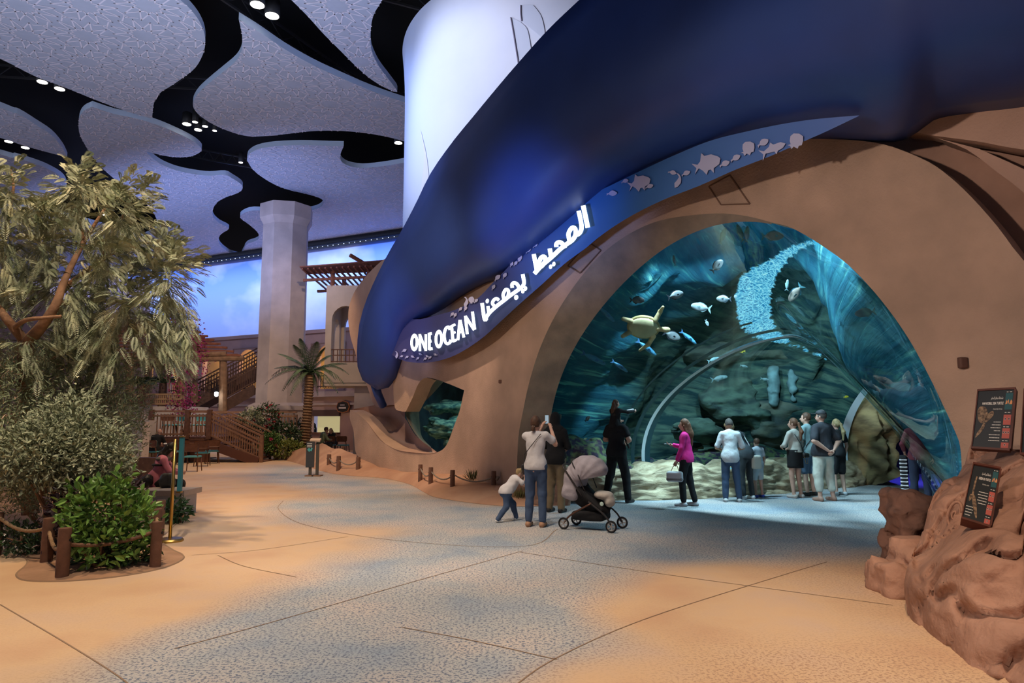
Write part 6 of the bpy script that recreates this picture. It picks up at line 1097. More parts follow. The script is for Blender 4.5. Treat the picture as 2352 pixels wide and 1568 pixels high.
        Q = [el(D['pel'], (.162*B*k, .128*B*k, .10*k), .05), rc(D['pel']+[0, 0, .05*k], D['pel'], .125*B*k, .13*B*k, .05)]
        for s in 'LR':
            a, b, c = D['hip'+s], D['kn'+s], D['an'+s]
            if leg >= .5: Q += [rc(a, b, .10*k*B, .073*k*B, .05), rc(b, b+(c-b)*(leg-.5)*2, .073*k*B, .058*k*B, .03)]
            else: Q.append(rc(a, a+(b-a)*leg*2, .104*k*B, .088*k*B, .05))
        V, F = nets(Q, res, (lambda X: fbm(X, 2, 12)*.006)); mesh('trousers' if leg > .6 else 'shorts', V, F, bot, t)
    if shoe is not None:
        for s in 'LR':
            a, b = ft_[s]; V, F = nets([rc(a+[0, 0, .0], b, .043*k, .036*k, .02), rc(D['an'+s]-[0, 0, .025*k], a, .044*k, .04*k, .02)], .011, cut=lambda X, z0=min(a[2], b[2])-.036*k: z0-X[:, 2]); mesh('shoe', V, F, shoe, t)
    # hair
    up_ = Rh@np.array([0, 0, 1.]); fw = Rh@np.array([0, 1., 0]); hcut = lambda X: np.minimum(((X-hp(0, .035, .045))@fw)*1.0, .2)-np.maximum(((X-hp(0, .03, .05))@up_), 0)*2.2
    if scarf is not None:
        V, F = nets([el(hp(0, -.015, .015), (.092*k, .105*k, .125*k), .03, Rh), rc(hp(0, -.03, -.06), D['nk'], .085*k, .10*k, .05), rc(D['shL']*.6+D['nk']*.4, D['shR']*.6+D['nk']*.4, .085*k, None, .06)], .016, cut=lambda X: np.minimum((X-hp(0, .055, 0))@fw*1.0, .1)*1.0); mesh('headscarf', V, F, scarf, t)
    elif hair is not None:
        Q = [el(hp(0, -.012, .018), (.083*k, .101*k, .115*k), .02, Rh)]; th_ = .003
        if hstyle == 'curly': Q += [el(hp(.05*math.cos(a)*1.0, .06*math.sin(a)-.01, .07+.02*math.cos(a*3)), (.045*k,)*3, .02) for a in np.linspace(0, 2*PI, 9)[:-1]]; th_ = .01
        cutf = (lambda X: np.minimum(np.maximum((X-hp(0, .045, 0))@fw, -((X-hp(0, 0, -.055 if hstyle != 'short' else -.04))@up_)), 9)-np.maximum((X-hp(0, 0, .055))@up_, 0)*6)
        V, F = nets(Q, .012, lambda X: fbm(X, 2, 25)*th_, cut=cutf); mesh('hair', V, F, hair, t)
        b0_ = hp(0, -.085, .0)
        if hstyle == 'long': V, F = nets([rc(hp(0, -.06, 0), D['nk']+Rh@np.array([0, -.09, -.02])*k, .075*k, .07*k, .05), rc(D['nk']+Rh@np.array([0, -.09, -.02])*k, D['nk']+Rh@np.array([0, -.12, -.24])*k, .07*k, .035*k, .04), rc(hp(-.06, -.01, -.03), D['nk']+Rh@np.array([-.07, -.03, 0])*k, .035*k, .03*k, .03), rc(hp(.06, -.01, -.03), D['nk']+Rh@np.array([.07, -.03, 0])*k, .035*k, .03*k, .03)], .014, lambda X: fbm(X*[3, 3, .6], 2, 14)*.008); mesh('long_hair', V, F, hair, t)
        if hstyle == 'pony': V, F = nets([el(hp(0, -.11, .01), (.03*k,)*3, .02), rc(hp(0, -.12, 0), D['nk']+Rh@np.array([0, -.16, -.02])*k, .032*k, .04*k, .03), rc(D['nk']+Rh@np.array([0, -.16, -.02])*k, D['nk']+Rh@np.array([0, -.14, -.2])*k, .042*k, .018*k, .03)], .012, lambda X: fbm(X*[3, 3, .6], 2, 14)*.006); mesh('ponytail', V, F, hair, t)
        if hstyle == 'bun': V, F = nets([el(hp(0, -.115, -.07), (.036*k, .03*k, .045*k), .02)], .01, lambda X: fbm(X, 2, 25)*.005); mesh('hair_bun', V, F, hair, t); V, F = nets([el(hp(0, -.10, -.035), (.03*k, .016*k, .012*k), .01)], .008); mesh('hair_tie', V, F, mat('scrunchie', (.5, .45, .45)), t)
    if cap is not None:
        V, F = nets([el(hp(0, -.005, .045), (.088*k, .106*k, .085*k), .02, Rh)], .011, cut=lambda X: -((X-hp(0, 0, .04))@up_)); mesh('cap', V, F, cap, t); V, F = nets([bxp(hp(0, .13, .045), (.065*k, .055*k, .007*k), .006, .003, Rh)], .008); mesh('cap_peak', V, F, cap, t)
    for nm, prims, m_, r_ in extra: V, F = nets([tuple([p[0]]+[q*k if isinstance(q, np.ndarray) and q.shape == (3,) else q for q in p[1:]]) for p in prims], r_); mesh(nm, V, F, m_, t)
    return t, D, k
def held(name, label, cat, t, prims, m_, res=.008, parts=()):
    """a thing carried by somebody: built in that person's frame and placed beside it as an object of its own"""
    o = thing(name, label, cat, t.location, None, t.rotation_euler.z); ORG[o.name] = np.zeros(3); V, F = nets(prims, res); mesh('body' if parts else 'shell', V, F, m_, o)
    for nm, pr, mm, rr in parts: V, F = nets(pr, rr); mesh(nm, V, F, mm, o)
    return o
def tubep(P, r, k=.004): return [rc(P[i], P[i+1], r, None, k) for i in range(len(P)-1)]
r_ = math.radians; WT = cl('white_cotton', (.62, .60, .62)); JE = cl('denim_blue', (.055, .09, .17)); BK = cl('black_cloth', (.014, .014, .016)); KH = cl('khaki_cloth', (.20, .15, .09)); WS = mat('white_shoe', (.66, .66, .66), .5); TN = mat('tan_shoe', (.36, .20, .12), .6); BS = mat('black_shoe', (.02, .02, .022), .5); PHONE = mat('phone_black', (.02, .02, .025), .3); SCR = mat('phone_screen', (.3, .4, .5), .2, emit=(.35, .5, .6), est=.5)
BAGB = mat('bag_black', (.02, .018, .018), .4)
# woman filming
t, D, k = person('woman in white T-shirt and blue jeans holding a phone up with both hands', G(1231, 1209), r_(-18), 1.66, WT, JE, TN, HB, dict(elL=(-.10, .22, 1.34), haL=(.02, .34, 1.60), elR=(.30, .12, 1.30), haR=(.16, .34, 1.58), shL=(-.18, .02, 1.44), shR=(.18, .02, 1.45), palmL=(.6, .6, .2), palmR=(-.6, .6, .2)), hstyle='bun', head=(-.15, .1), res=.015, hem=.90, leg=.97, extra=[('bag_strap', tubep([(-.20, .02, .98), (-.14, -.15, 1.15), (0, -.15, 1.32), (.11, -.085, 1.47)], .007), BAGB, .008)])
held('phone', 'phone with lit screen raised by the woman in the white T-shirt', 'phone', t, [bxp(np.array((.09, .375, 1.70))*k, (.036, .005, .075), .004)], PHONE, .0045, [('screen', [bxp(np.array((.09, .368, 1.70))*k, (.031, .004, .068), .002)], SCR, .0045)])
held('crossbody_bag', 'small dark crossbody bag at the left hip of the filming woman', 'bag', t, [bxp(np.array((-.21, .03, .93))*k, (.025, .07, .05), .02)], BAGB)
person('person in black top and khaki cargo trousers behind the filming woman', G(1277, 1176), r_(-30), 1.73, BK, KH, BS, None, dict(elL=(-.22, .05, 1.16), haL=(-.12, .22, 1.10), elR=(.22, .05, 1.16), haR=(.12, .24, 1.12)), sleeve=1.9, scarf=BK, build=1.08, hem=.84)
# toddler leaning and stepping
person('toddler in white shirt and little jeans stepping with hands at the face', G(1170, 1197), r_(-70), .92, WT, JE, WS, HL, dict(pel=(0, -.12, .88), che=(0, .14, 1.16), nk=(0, .24, 1.30), hd=(0, .33, 1.44), shL=(-.19, .20, 1.27), shR=(.19, .20, 1.27), elL=(-.28, .38, 1.10), haL=(-.12, .46, 1.30), elR=(.28, .38, 1.10), haR=(.12, .46, 1.32), hipL=(-.1, -.12, .84), hipR=(.1, -.12, .84), knL=(-.14, .16, .50), knR=(.12, -.14, .46), anL=(-.16, .28, .10), anR=(.14, -.42, .10)), res=.012, hstyle='curly', build=1.3, head=(0, -.1), hem=.84, sleeve=.5)
# man in black carrying a girl
mt, D, k = person('man all in black standing with legs apart and carrying a girl on his shoulders', G(1418, 1152), r_(-42), 1.80, BK, BK, BS, HK, dict(elL=(-.27, .02, 1.18), haL=(-.08, .22, 1.16), elR=(.28, .02, 1.18), haR=(.10, .24, 1.12), knL=(-.18, .04, .51), anL=(-.26, .0, .085), knR=(.19, .02, .50), anR=(.27, -.04, .085)), build=1.14, res=.016, leg=.98, curl=.9)
sh = np.array(mt.location)+np.array([0, 0, 1.50]); kid = dict(pel=(0, -.06, .96), che=(0, -.02, 1.26), elR=(.30, .22, 1.36), haR=(.34, .48, 1.40), elL=(-.2, .12, 1.14), haL=(-.06, .26, 1.10), hipL=(-.09, -.02, .92), hipR=(.09, -.02, .92), knL=(-.15, .30, .84), knR=(.15, .30, .84), anL=(-.14, .36, .44), anR=(.14, .36, .44), toeL=(0, .5, -.8), toeR=(0, .5, -.8))
kt, _, kk = person('girl with long dark hair on the shoulders of the black-clad man, pointing right', sh-[0, 0, .92*.66], r_(-48), 1.12, BK, BK, BS, HB, kid, sleeve=1.95, hstyle='long', head=(-.35, .1), res=.014, extra=[('sleeve_stripe', [rc((.29, .20, 1.405), (.335, .44, 1.445), .022, .018, .003)], WT, .01)])
# woman in pink
t, D, k = person('woman in hot pink sweatshirt and black trousers looking left', G(1578, 1162), r_(62), 1.62, cl('hot_pink', (.75, .03, .27)), BK, WS, HA, dict(elR=(.24, .08, 1.17), haR=(.12, .31, 1.22), elL=(-.235, .02, 1.15), haL=(-.225, .13, .91), knL=(-.10, .06, .51), anL=(-.10, .04, .085), knR=(.11, -.04, .5), anR=(.12, -.14, .085), palmR=(-.3, .3, 1)), sleeve=1.85, hstyle='long', head=(.15, .05), res=.015, hem=.88, leg=.96)
held('phone', 'pale phone held up by the woman in pink', 'phone', t, [bxp(np.array((.10, .39, 1.24))*k, (.035, .07, .005), .004)], mat('phone_pale', (.6, .6, .65), .4), .005)
o = held('handbag', 'white quilted handbag hanging from the hand of the woman in pink', 'bag', t, [bxp(np.array((-.24, .17, .60))*k, (.065, .15, .095), .04)], mat('white_leather', (.62, .62, .64), .4), .01, [('handle', tubep(np.array([(-.24, .08, .69), (-.24, .11, .80), (-.235, .15, .84), (-.24, .2, .80), (-.24, .25, .69)])*k, .007), TN, .006), ('lower_band', [bxp(np.array((-.24, .17, .55))*k, (.068, .152, .035), .03)], mat('grey_suede', (.25, .22, .22), .8), .01)])
# man in white T-shirt
person('man with shaved grey head in white T-shirt and dark jeans seen from behind', G(1681, 1152), r_(-8), 1.64, cl('bright_white', (.66, .70, .72)), cl('dark_denim', (.04, .065, .12)), WS, HG, dict(elL=(-.27, .02, 1.13), haL=(-.12, .22, 1.06), elR=(.27, .02, 1.13), haR=(.12, .22, 1.06), hd=(0, .04, 1.62), knL=(-.11, .02, .51), anL=(-.13, -.03, .085), knR=(.12, .02, .51), anR=(.15, -.03, .085)), sleeve=.7, build=1.02, head=(.1, -.35), res=.015, skin=SKIN2, hem=.82)
GHO = cl('grey_hoodie', (.07, .08, .09)); t, D, k = person('teenager with curly blond hair leaning over in dark grey hoodie and sweatpants', G(1716, 1146), r_(22), 1.68, GHO, cl('dark_sweatpants', (.045, .05, .055)), WS, HL, dict(che=(-.05, .16, 1.24), nk=(-.09, .27, 1.38), hd=(-.12, .34, 1.50), shL=(-.24, .22, 1.34), shR=(.12, .20, 1.36), elL=(-.30, .36, 1.08), haL=(-.2, .46, 1.0), elR=(.22, .26, 1.06), haR=(.10, .42, 1.0), pel=(.02, -.0, .94), hipL=(-.07, -.0, .9), hipR=(.11, -.0, .9)), sleeve=1.9, hstyle='curly', head=(.35, -.4), res=.015, build=.92, extra=[('red_shirt_hem', [el((.01, .02, .90), (.155, .12, .06), .02)], cl('red_cloth', (.50, .06, .05)), .015)])
held('tote_bag', 'cream canvas bag hanging on the back of the teenager in the hoodie', 'bag', t, [bxp(np.array((.20, -.10, .78))*k, (.11, .05, .14), .04)], mat('cream_canvas', (.60, .60, .52), .8), .012, [('strap', tubep(np.array([(.14, -.08, .9), (.10, .0, 1.15), (.06, .14, 1.38)])*k, .012), mat('strap_white', (.6, .6, .6), .8), .008)])
person('child mostly hidden behind the teenager, in pale shorts and bright blue shoes', G(1743, 1142), r_(20), 1.22, cl('pale_blue', (.50, .56, .62)), cl('pale_shorts', (.52, .58, .62)), mat('blue_shoe', (.05, .09, .50), .5), HB, leg=.42, res=.018)
# right-hand group
t, D, k = person('woman in cream knit sweater and short black skirt with a brown ponytail', G(1830, 1143), r_(28), 1.64, cl('cream_knit', (.56, .56, .50)), BK, mat('beige_sneaker', (.48, .42, .38), .7), HA, dict(elL=(-.25, .06, 1.16), haL=(-.13, .24, 1.12), elR=(.25, .04, 1.15), haR=(.15, .22, 1.08)), sleeve=1.7, skirt=(.66, .175), hstyle='pony', head=(.45, .05), hem=1.0, res=.015)
held('shoulder_bag', 'black shoulder bag with thin chain on the hip of the woman in the skirt', 'bag', t, [bxp(np.array((.17, -.14, .93))*k, (.09, .05, .055), .04)], BAGB, .01, [('strap', tubep(np.array([(.12, -.16, .98), (.0, -.165, 1.2), (-.12, -.12, 1.4)])*k, .007), BAGB, .007), ('chain', tubep(np.array([(.09, -.18, .9), (.12, -.19, .76), (.2, -.17, .75), (.25, -.14, .88)])*k, .005), BRASS, .006)])
person('bearded dark-haired man in grey-teal T-shirt and denim shorts', G(1860, 1138), r_(32), 1.76, cl('grey_teal', (.20, .29, .30)), cl('light_denim', (.11, .17, .26)), BS, HB, dict(elR=(.26, -.02, 1.15), haR=(.20, .20, 1.06)), leg=.48, head=(.5, .08), res=.016, sleeve=.6, hem=.84, extra=[('bag_strap', tubep([(.16, -.10, 1.44), (.0, -.15, 1.25), (-.17, -.08, 1.05)], .009), BAGB, .009)])
person('large man in black T-shirt, black cap and cream trousers, hands clasped behind', G(1896, 1150), r_(20), 1.80, cl('faded_black', (.03, .032, .04)), cl('cream_cotton', (.58, .60, .52)), mat('sandal_tan', (.35, .2, .15), .6), HG, dict(elL=(-.30, -.10, 1.16), haL=(-.05, -.21, .96), elR=(.31, -.10, 1.16), haR=(.03, -.21, .94), knL=(-.13, .02, .51), anL=(-.15, -.03, .085), knR=(.14, .02, .51), anR=(.17, -.03, .085)), leg=.82, head=(.55, .06), build=1.28, res=.016, sleeve=.65, cap=mat('cap_black', (.03, .032, .036), .7), hem=.86, curl=1.0)
person('blond woman in black top and shorts almost hidden behind the large man', G(1929, 1137), r_(15), 1.62, BK, BK, mat('grey_shoe', (.3, .32, .33), .6), HL, leg=.46, hstyle='pony', head=(.4, 0), res=.018, hem=.9)
t, D, k = person('person with pale sleeves beyond the bend carrying a striped jacket', G(2118, 1160), r_(-30), 1.72, cl('wine_top', (.12, .02, .03)), cl('navy_trousers', (.02, .025, .05)), BS, HB, dict(elL=(-.27, -.02, 1.16), haL=(-.24, .12, .98)), sleeve=1.6, res=.02)
ST_ = [bxp((-.27, .14, .84-.07*i), (.07, .10, .018), .012) for i in range(11)]; o = held('striped_jacket', 'black and white striped jacket hanging over an arm at the tunnel bend', 'jacket', t, [bxp((-.27, .14, .49), (.065, .095, .44), .03)], BK, .016, [('white_stripes', ST_, WT, .012)])
# seated visitors
SIT = dict(pel=(0, -.02, .54), che=(0, .10, .86), nk=(0, .17, 1.02), hd=(0, .25, 1.16), shL=(-.18, .14, .98), shR=(.18, .14, .98), elL=(-.22, .26, .74), elR=(.22, .26, .74), haL=(-.08, .44, .72), haR=(.08, .44, .72), hipL=(-.09, .0, .52), hipR=(.09, .0, .52), knL=(-.11, .44, .50), knR=(.11, .44, .50), anL=(-.11, .46, .085), anR=(.11, .46, .085))
gb = G(336, 1176); SG = dict(SIT); SG.update({a: (b[0], b[1], b[2]-.02) for a, b in SIT.items() if a[:2] not in ('an',)})
person('woman with long black hair in pink jacket sitting on the stone bench looking right', gb+[0, .25, 0], r_(-70), 1.66, cl('dusty_pink', (.50, .17, .24)), BK, BS, HK, SG, sleeve=1.9, hstyle='long', head=(0, -.35), res=.014, hem=.40, build=1.05, extra=[('dark_band', [el((0, .085, .85), (.205, .165, .035), .02)], BK, .012), ('grey_yoke', [el((0, .125, .96), (.215, .14, .06), .02)], cl('grey_wool', (.10, .09, .085)), .014), ('hair_clip', [el((.03, .14, 1.24), (.03, .035, .02), .01)], WT, .008)])
p = AT(318, 1125, gb[1]); held_c = thing('backpack', 'dark rumpled bag heap lying on the bench beside the seated woman', 'bag', (p[0], gb[1]+.2, .43)); V, F = nets([el((p[0], gb[1]+.05, .50), (.2, .16, .10)), el((p[0]+.12, gb[1]+.05, .53), (.10, .12, .10))], .02, lambda X: fbm(X, 3, 7)*.03); mesh('cloth', V, F, mat('crumpled_black', (.03, .028, .03), .4, n=.5, ns=20, bump=.6, bs=30), held_c)
p = AT(384, 1115, gb[1]); h2 = thing('handbag', 'dark grey soft bag standing on the bench before the stanchion', 'bag', (p[0], gb[1]+.15, .43)); V, F = nets([bxp((p[0], gb[1]+.0, .56), (.12, .1, .13), .08)], .02, lambda X: fbm(X, 3, 6)*.02); mesh('pouch', V, F, mat('grey_bag', (.07, .07, .065), .5, n=.4, ns=9), h2)
p = G(352, 1066); person('bald man in a dark jacket sitting with his back to the plaza', p+[0, .0, 0], r_(-10), 1.78, BK, BK, BS, None, SIT, sleeve=1.9, res=.03, hem=.4, build=1.15, face=False); p = G(380, 1058); person('woman in a white top sitting across from the bald man', p+[0, 1.6, 0], r_(165), 1.68, WT, BK, BS, HB, SIT, sleeve=1.9, res=.03, hem=.4)
for x, y, yaw, H, tp_, hr, lb, sit in ((735, 1048, -60, 1.78, cl('sage_green', (.20, .27, .16)), HB, 'man in a sage green shirt sitting at the far cafe table', 1), (748, 1038, 170, 1.25, WT, HK, 'small child sitting beside the man in the green shirt', 1), (766, 1040, 150, 1.66, BK, HL, 'woman with long fair hair at the far cafe table', 1), (781, 1018, 0, 1.70, cl('royal_blue', (.02, .06, .22)), None, 'woman in a black scarf and blue coat at the shop counter', 0), (746, 1022, 10, 1.66, BK, None, 'woman in a black abaya standing near the shop counter', 0), (733, 1022, 20, 1.58, BK, None, 'shorter woman in black left of the abaya wearer', 0), (716, 1026, 0, 1.66, BK, None, 'woman in black partly behind the palm trunk', 0)):
    person(lb, G(x, y), r_(yaw), H, tp_, BK, BS, hr, SIT if sit else {}, sleeve=1.8, res=.035, hem=.4 if sit else .7, scarf=None if hr else BK, hstyle='long' if hr is HL else 'short', skirt=None if sit or hr else (.12, .30), face=False, skin=SKIN2 if x == 735 else None)
# ------------------------------------------------------------------ stroller
sp0 = G(1358, 1214); t = thing('stroller', 'baby stroller with grey padded hood and black frame parked beside the filming woman', 'stroller', sp0, None, r_(-28)); ORG[t.name] = np.zeros(3)
GF = cl('grey_fabric', (.42, .38, .42)); FR = mat('stroller_frame', (.03, .025, .025), .4)
V, F = nets([el((-.03, 0, .86), (.29, .25, .22), .05), el((-.16, 0, .78), (.2, .245, .18), .08)], .015, lambda X: fbm(X, 2, 8)*.008+.005*np.sin(np.arctan2(X[:, 0]+.1, X[:, 2]-.7)*16), cut=lambda X: -(X[:, 2]-.73-(X[:, 0]+.06)*.2)); mesh('hood', V, F, GF, t)
V, F = nets([bxp((-.25, 0, .64), (.13, .235, .23), .09, .02, Euler((0, .18, 0)).to_matrix())], .016, lambda X: fbm(X, 2, 9)*.012); mesh('seat_cover', V, F, GF, t)
V, F = nets([rc((-.14, -.16, .58), (.22, -.16, .30), .05, .04, .05), rc((-.14, .16, .58), (.22, .16, .30), .05, .04, .05), rc((-.1, 0, .5), (.24, 0, .28), .12, .06, .1), rc((-.15, 0, .45), (.05, 0, .3), .12, .1, .1)], .016); mesh('seat', V, F, BK, t)
V, F = nets([bxp((.0, 0, .20), (.26, .19, .07), .05)], .016, lambda X: .12*(X[:, 0])**2); mesh('basket', V, F, BK, t)
V, F = nets([el((.20, 0, .50), (.14, .15, .07), .04), el((.30, 0, .42), (.08, .12, .09), .04)], .014, lambda X: fbm(X, 2, 9)*.012); mesh('blanket', V, F, cl('cream_fleece', (.56, .50, .44)), t)
for nm, P in (('front_leg', [(.05, 0, .42), (.30, 0, .24), (.40, 0, .10)]), ('rear_leg', [(.10, 0, .40), (-.22, 0, .22), (-.34, 0, .10)])):
    for sy in (-.23, .23): q = MB(); q.tube(catmull([(x, sy, z) for x, y, z in P], 5), .014, 8); q.build(nm, FR if nm == 'front_leg' else mat('bronze_tube', (.14, .07, .05), .35, metal=.6), t, True)
q = MB(); q.tube(catmull([(-.05, .23, .50), (-.25, .24, .78), (-.36, .2, .92), (-.38, 0, .94), (-.36, -.2, .92), (-.25, -.24, .78), (-.05, -.23, .50)], 5), .013, 8); q.build('handle', FR, t, True)
q = MB(); q.tube(catmull([(.0, .245, .58), (-.10, .25, .80), (-.22, .2, 1.0), (-.24, 0, 1.03), (-.22, -.2, 1.0), (-.10, -.25, .80), (.0, -.245, .58)], 5), .008, 6); q.build('hood_bar', FR, t, True)
for x in (.40, -.34):
    for sy in (-.24, .24):
        a = np.linspace(0, 2*PI, 21)[:-1]; w_ = MB(); w_.tube([(x+.075*math.cos(b), sy, .088+.075*math.sin(b)) for b in np.r_[a, 0]], .013, 8, False); wo = w_.build('wheel', BLACK, t, True); w_ = MB(); w_.tube([(x+.058*math.cos(b), sy, .088+.058*math.sin(b)) for b in np.r_[a, 0]], .005, 6, False)
        for b in a[::4]: w_.beam((x, sy, .088), (x+.058*math.cos(b), sy, .088+.058*math.sin(b)), .012, .012)
        w_.build('rim', mat('wheel_rim', (.35, .32, .3), .4), wo)
V, F = nets([el((.26, -.235, .40), (.032, .006, .032), .002)], .006); mesh('badge', V, F, mat('badge_mint', (.5, .65, .58), .4), t)
# ------------------------------------------------------------------ animals in the tank
def fish_proto(kind, c1, c2, hgt, fin=1.0, length=1.0):
    t = thing(kind, 'x', 'fish', (0, 0, 0)); m1 = mat(kind+'_skin', c1, .4, ns=3, col2=tuple(q*.6 for q in c1)); m2 = mat(kind+'_fin', c2, .5)
    V, F = nets([el((.05, 0, 0), (.36, .085, hgt), .05), rc((-.2, 0, 0), (-.40, 0, 0), .055*hgt/.2, .022, .12), el((.30, 0, -.01), (.14, .07, hgt*.55), .05)], .022); mesh('body', V, F, m1, t)
    def finm(nm, P, th=.012): n = len(P); V = [(x, -th, z) for x, z in P]+[(x, th, z) for x, z in P]; mesh(nm, V, [tuple(range(n)), tuple(range(2*n-1, n-1, -1))]+[(i, (i+1) % n, n+(i+1) % n, n+i) for i in range(n)], m2, t, False)
    finm('tail_fin', [(-.36, .02), (-.46, .10*fin+.03), (-.56, .20*fin+.02), (-.50, .05), (-.48, 0), (-.50, -.05), (-.56, -.20*fin-.02), (-.46, -.10*fin-.03), (-.36, -.02)]); finm('dorsal_fin', [(.18, hgt*.85), (.05, hgt*1.22), (-.15, hgt*1.05), (-.30, hgt*.62), (-.34, .05), (-.2, hgt*.5)]); finm('anal_fin', [(-.02, -hgt*.9), (-.14, -hgt*1.15), (-.28, -hgt*.7), (-.34, -.05), (-.2, -hgt*.5)])
    for s in (-1, 1):
        V, F = nets([el((.33, s*.062, .03), (.018, .012, .018), .001)], .008); mesh('eye', V, F, EYEM, t)
        n = 4; P = [(.16, s*.08, .0), (.04, s*.15, .02), (.0, s*.13, -.07), (.13, s*.085, -.05)]; mesh('pectoral_fin', P+[(x, y+.008*s, z) for x, y, z in P], [(0, 1, 2, 3), (7, 6, 5, 4), (0, 4, 5, 1), (1, 5, 6, 2), (2, 6, 7, 3), (3, 7, 4, 0)], m2, t, False)
    return t
PR = {'surgeonfish': [fish_proto('surgeonfish', (.13, .15, .16), (.008, .012, .02), .235), False], 'silver_fish': [fish_proto('silver_fish', (.20, .25, .28), (.10, .16, .18), .20), False], 'parrotfish': [fish_proto('parrotfish', (.24, .21, .18), (.06, .18, .22), .21), False], 'wrasse': [fish_proto('wrasse', (.06, .26, .42), (.03, .12, .26), .095, .5), False], 'yellow_fish': [fish_proto('yellow_fish', (.70, .60, .05), (.6, .5, .05), .20, .6), False], 'pale_fish': [fish_proto('pale_fish', (.20, .34, .36), (.15, .28, .30), .14, .7), False]}
def swim(kind, x, y, Lp, ang, lb, d_=.55, tw=0.0, grp=None):
    h = tube_hit(x, y, 1); 
    if h is None: p = AT(x, y, 15)
    else: p = h[0]+h[2]*.75
    Lm = Lp*p[1]/FP_; o = PR[kind][0] if not PR[kind][1] else copy_tree(PR[kind][0]); PR[kind][1] = True; o.location = p; s_ = Lm/.95; o.scale = (s_, s_, s_); a = math.radians(ang)
    X_ = Vector((math.cos(a), math.sin(tw), math.sin(a))).normalized(); up_ = Vector((0, 0, 1)) if abs(math.cos(a)) > .35 else Vector((-1 if math.sin(a) > 0 else 1, 0, .3)); Y_ = up_.cross(X_).normalized(); Z_ = X_.cross(Y_); o.rotation_euler = Matrix((X_, Y_, Z_)).transposed().to_euler(); o['label'] = lb; o['group'] = grp or {'surgeonfish': 'dark-finned surgeonfish over the tunnel', 'wrasse': 'slender blue fish on the left side of the tank'}.get(kind, 'other fish over the tunnel')
for a in [('surgeonfish', 1465, 689, 34, 0, 'surgeonfish above the turtle heading right'), ('surgeonfish', 1553, 677, 38, 18, 'surgeonfish to the upper right of the turtle heading right'), ('surgeonfish', 1648, 609, 38, 48, 'surgeonfish tilted steeply upward left of the bright rippled glow'), ('surgeonfish', 1661, 686, 34, 178, 'surgeonfish heading left just before the bright water'), ('surgeonfish', 1704, 681, 40, 180, 'surgeonfish in front of the bright water heading left'), ('surgeonfish', 1545, 771, 40, -22, 'dark surgeonfish right below the turtle head'),
          ('silver_fish', 1608, 705, 46, 168, 'plain silver fish heading left in the middle of the tank'), ('parrotfish', 1777, 542, 52, 2, 'largest parrotfish near the crown of the arch heading right'), ('parrotfish', 1826, 675, 48, 232, 'tan fish with yellowish tail diving left of the dark right side'), ('pale_fish', 1808, 653, 26, 82, 'small pale fish just above the diving tan fish'), ('pale_fish', 1549, 597, 26, 100, 'whitish fish seen end-on at the upper left of the tank'), ('silver_fish', 1985, 718, 48, 188, 'dim fish near the right edge of the arch'), ('silver_fish', 1749, 690, 34, 98, 'brownish fish hovering upright within the bright water'),
          ('pale_fish', 1661, 540, 44, 70, 'leftmost pale upright fish standing in for a mirrored reflection under the arch crown'), ('pale_fish', 1700, 533, 42, 110, 'middle pale upright fish standing in for a mirrored reflection under the arch crown'), ('pale_fish', 1716, 536, 40, 84, 'rightmost pale upright fish standing in for a mirrored reflection under the arch crown'), ('wrasse', 1394, 722, 52, -44, 'slender blue fish nearest the reveal above the turtle'), ('wrasse', 1366, 824, 60, -26, 'slender blue fish low beside the reveal'), ('wrasse', 1487, 800, 56, -38, 'slender blue fish under the turtle'), ('wrasse', 1583, 776, 46, -40, 'slender blue fish right of the turtle'), ('wrasse', 1425, 842, 44, -35, 'dim slender fish between the low reveal fish and the seam'),  # pale upright trio: mirrored reflections of fish, modelled as fish
          ('parrotfish', 1283, 961, 24, 62, 'small greenish fish just above the raised phone'), ('surgeonfish', 1350, 961, 16, 45, 'tiny dark fish between the phone and the man in black'), ('yellow_fish', 1702, 806, 18, 178, 'small bright yellow fish under the bright rippled glow'), ('pale_fish', 1654, 868, 38, 12, 'long pale fish above the woman in pink'), ('pale_fish', 1758, 871, 20, -12, 'little pale fish before the pale rock pillars'), ('pale_fish', 1710, 841, 18, -15, 'little pale fish under the yellow fish'), ('pale_fish', 1640, 825, 28, 20, 'pale fish beside the polished joint'), ('silver_fish', 1624, 742, 16, -70, 'tiny star-like fish below the plain silver fish'), ('yellow_fish', 1944, 911, 12, 10, 'tiny yellow fish near the far arch')]: swim(*a)
h = tube_hit(1478, 752, 1); tp_ = h[0]+h[2]*.8; t = thing('sea_turtle', 'tan sea turtle swimming over the glass with one flipper raised', 'turtle', tp_); ORG[t.name] = np.zeros(3)
SHL = mat('turtle_shell', (.50, .38, .17), .6, ns=5, col2=(.26, .19, .08)); TSK = mat('turtle_skin', (.55, .42, .22), .6, ns=9, col2=(.34, .25, .13)); TBL = mat('turtle_belly', (.62, .52, .30), .6, n=.2, ns=6)
V, F = nets([el((0, 0, .03), (.34, .26, .13), .04)], .02, cut=lambda X: -(X[:, 2]+.01)); mesh('shell', V, F, SHL, t); V, F = nets([el((0, 0, 0), (.31, .23, .08), .04)], .02, cut=lambda X: X[:, 2]-.0); mesh('belly', V, F, TBL, t)
V, F = nets([rc((.28, 0, 0), (.42, 0, -.01), .055, .05, .04), el((.46, 0, -.01), (.085, .06, .055), .03)], .015); mesh('head', V, F, TSK, t)
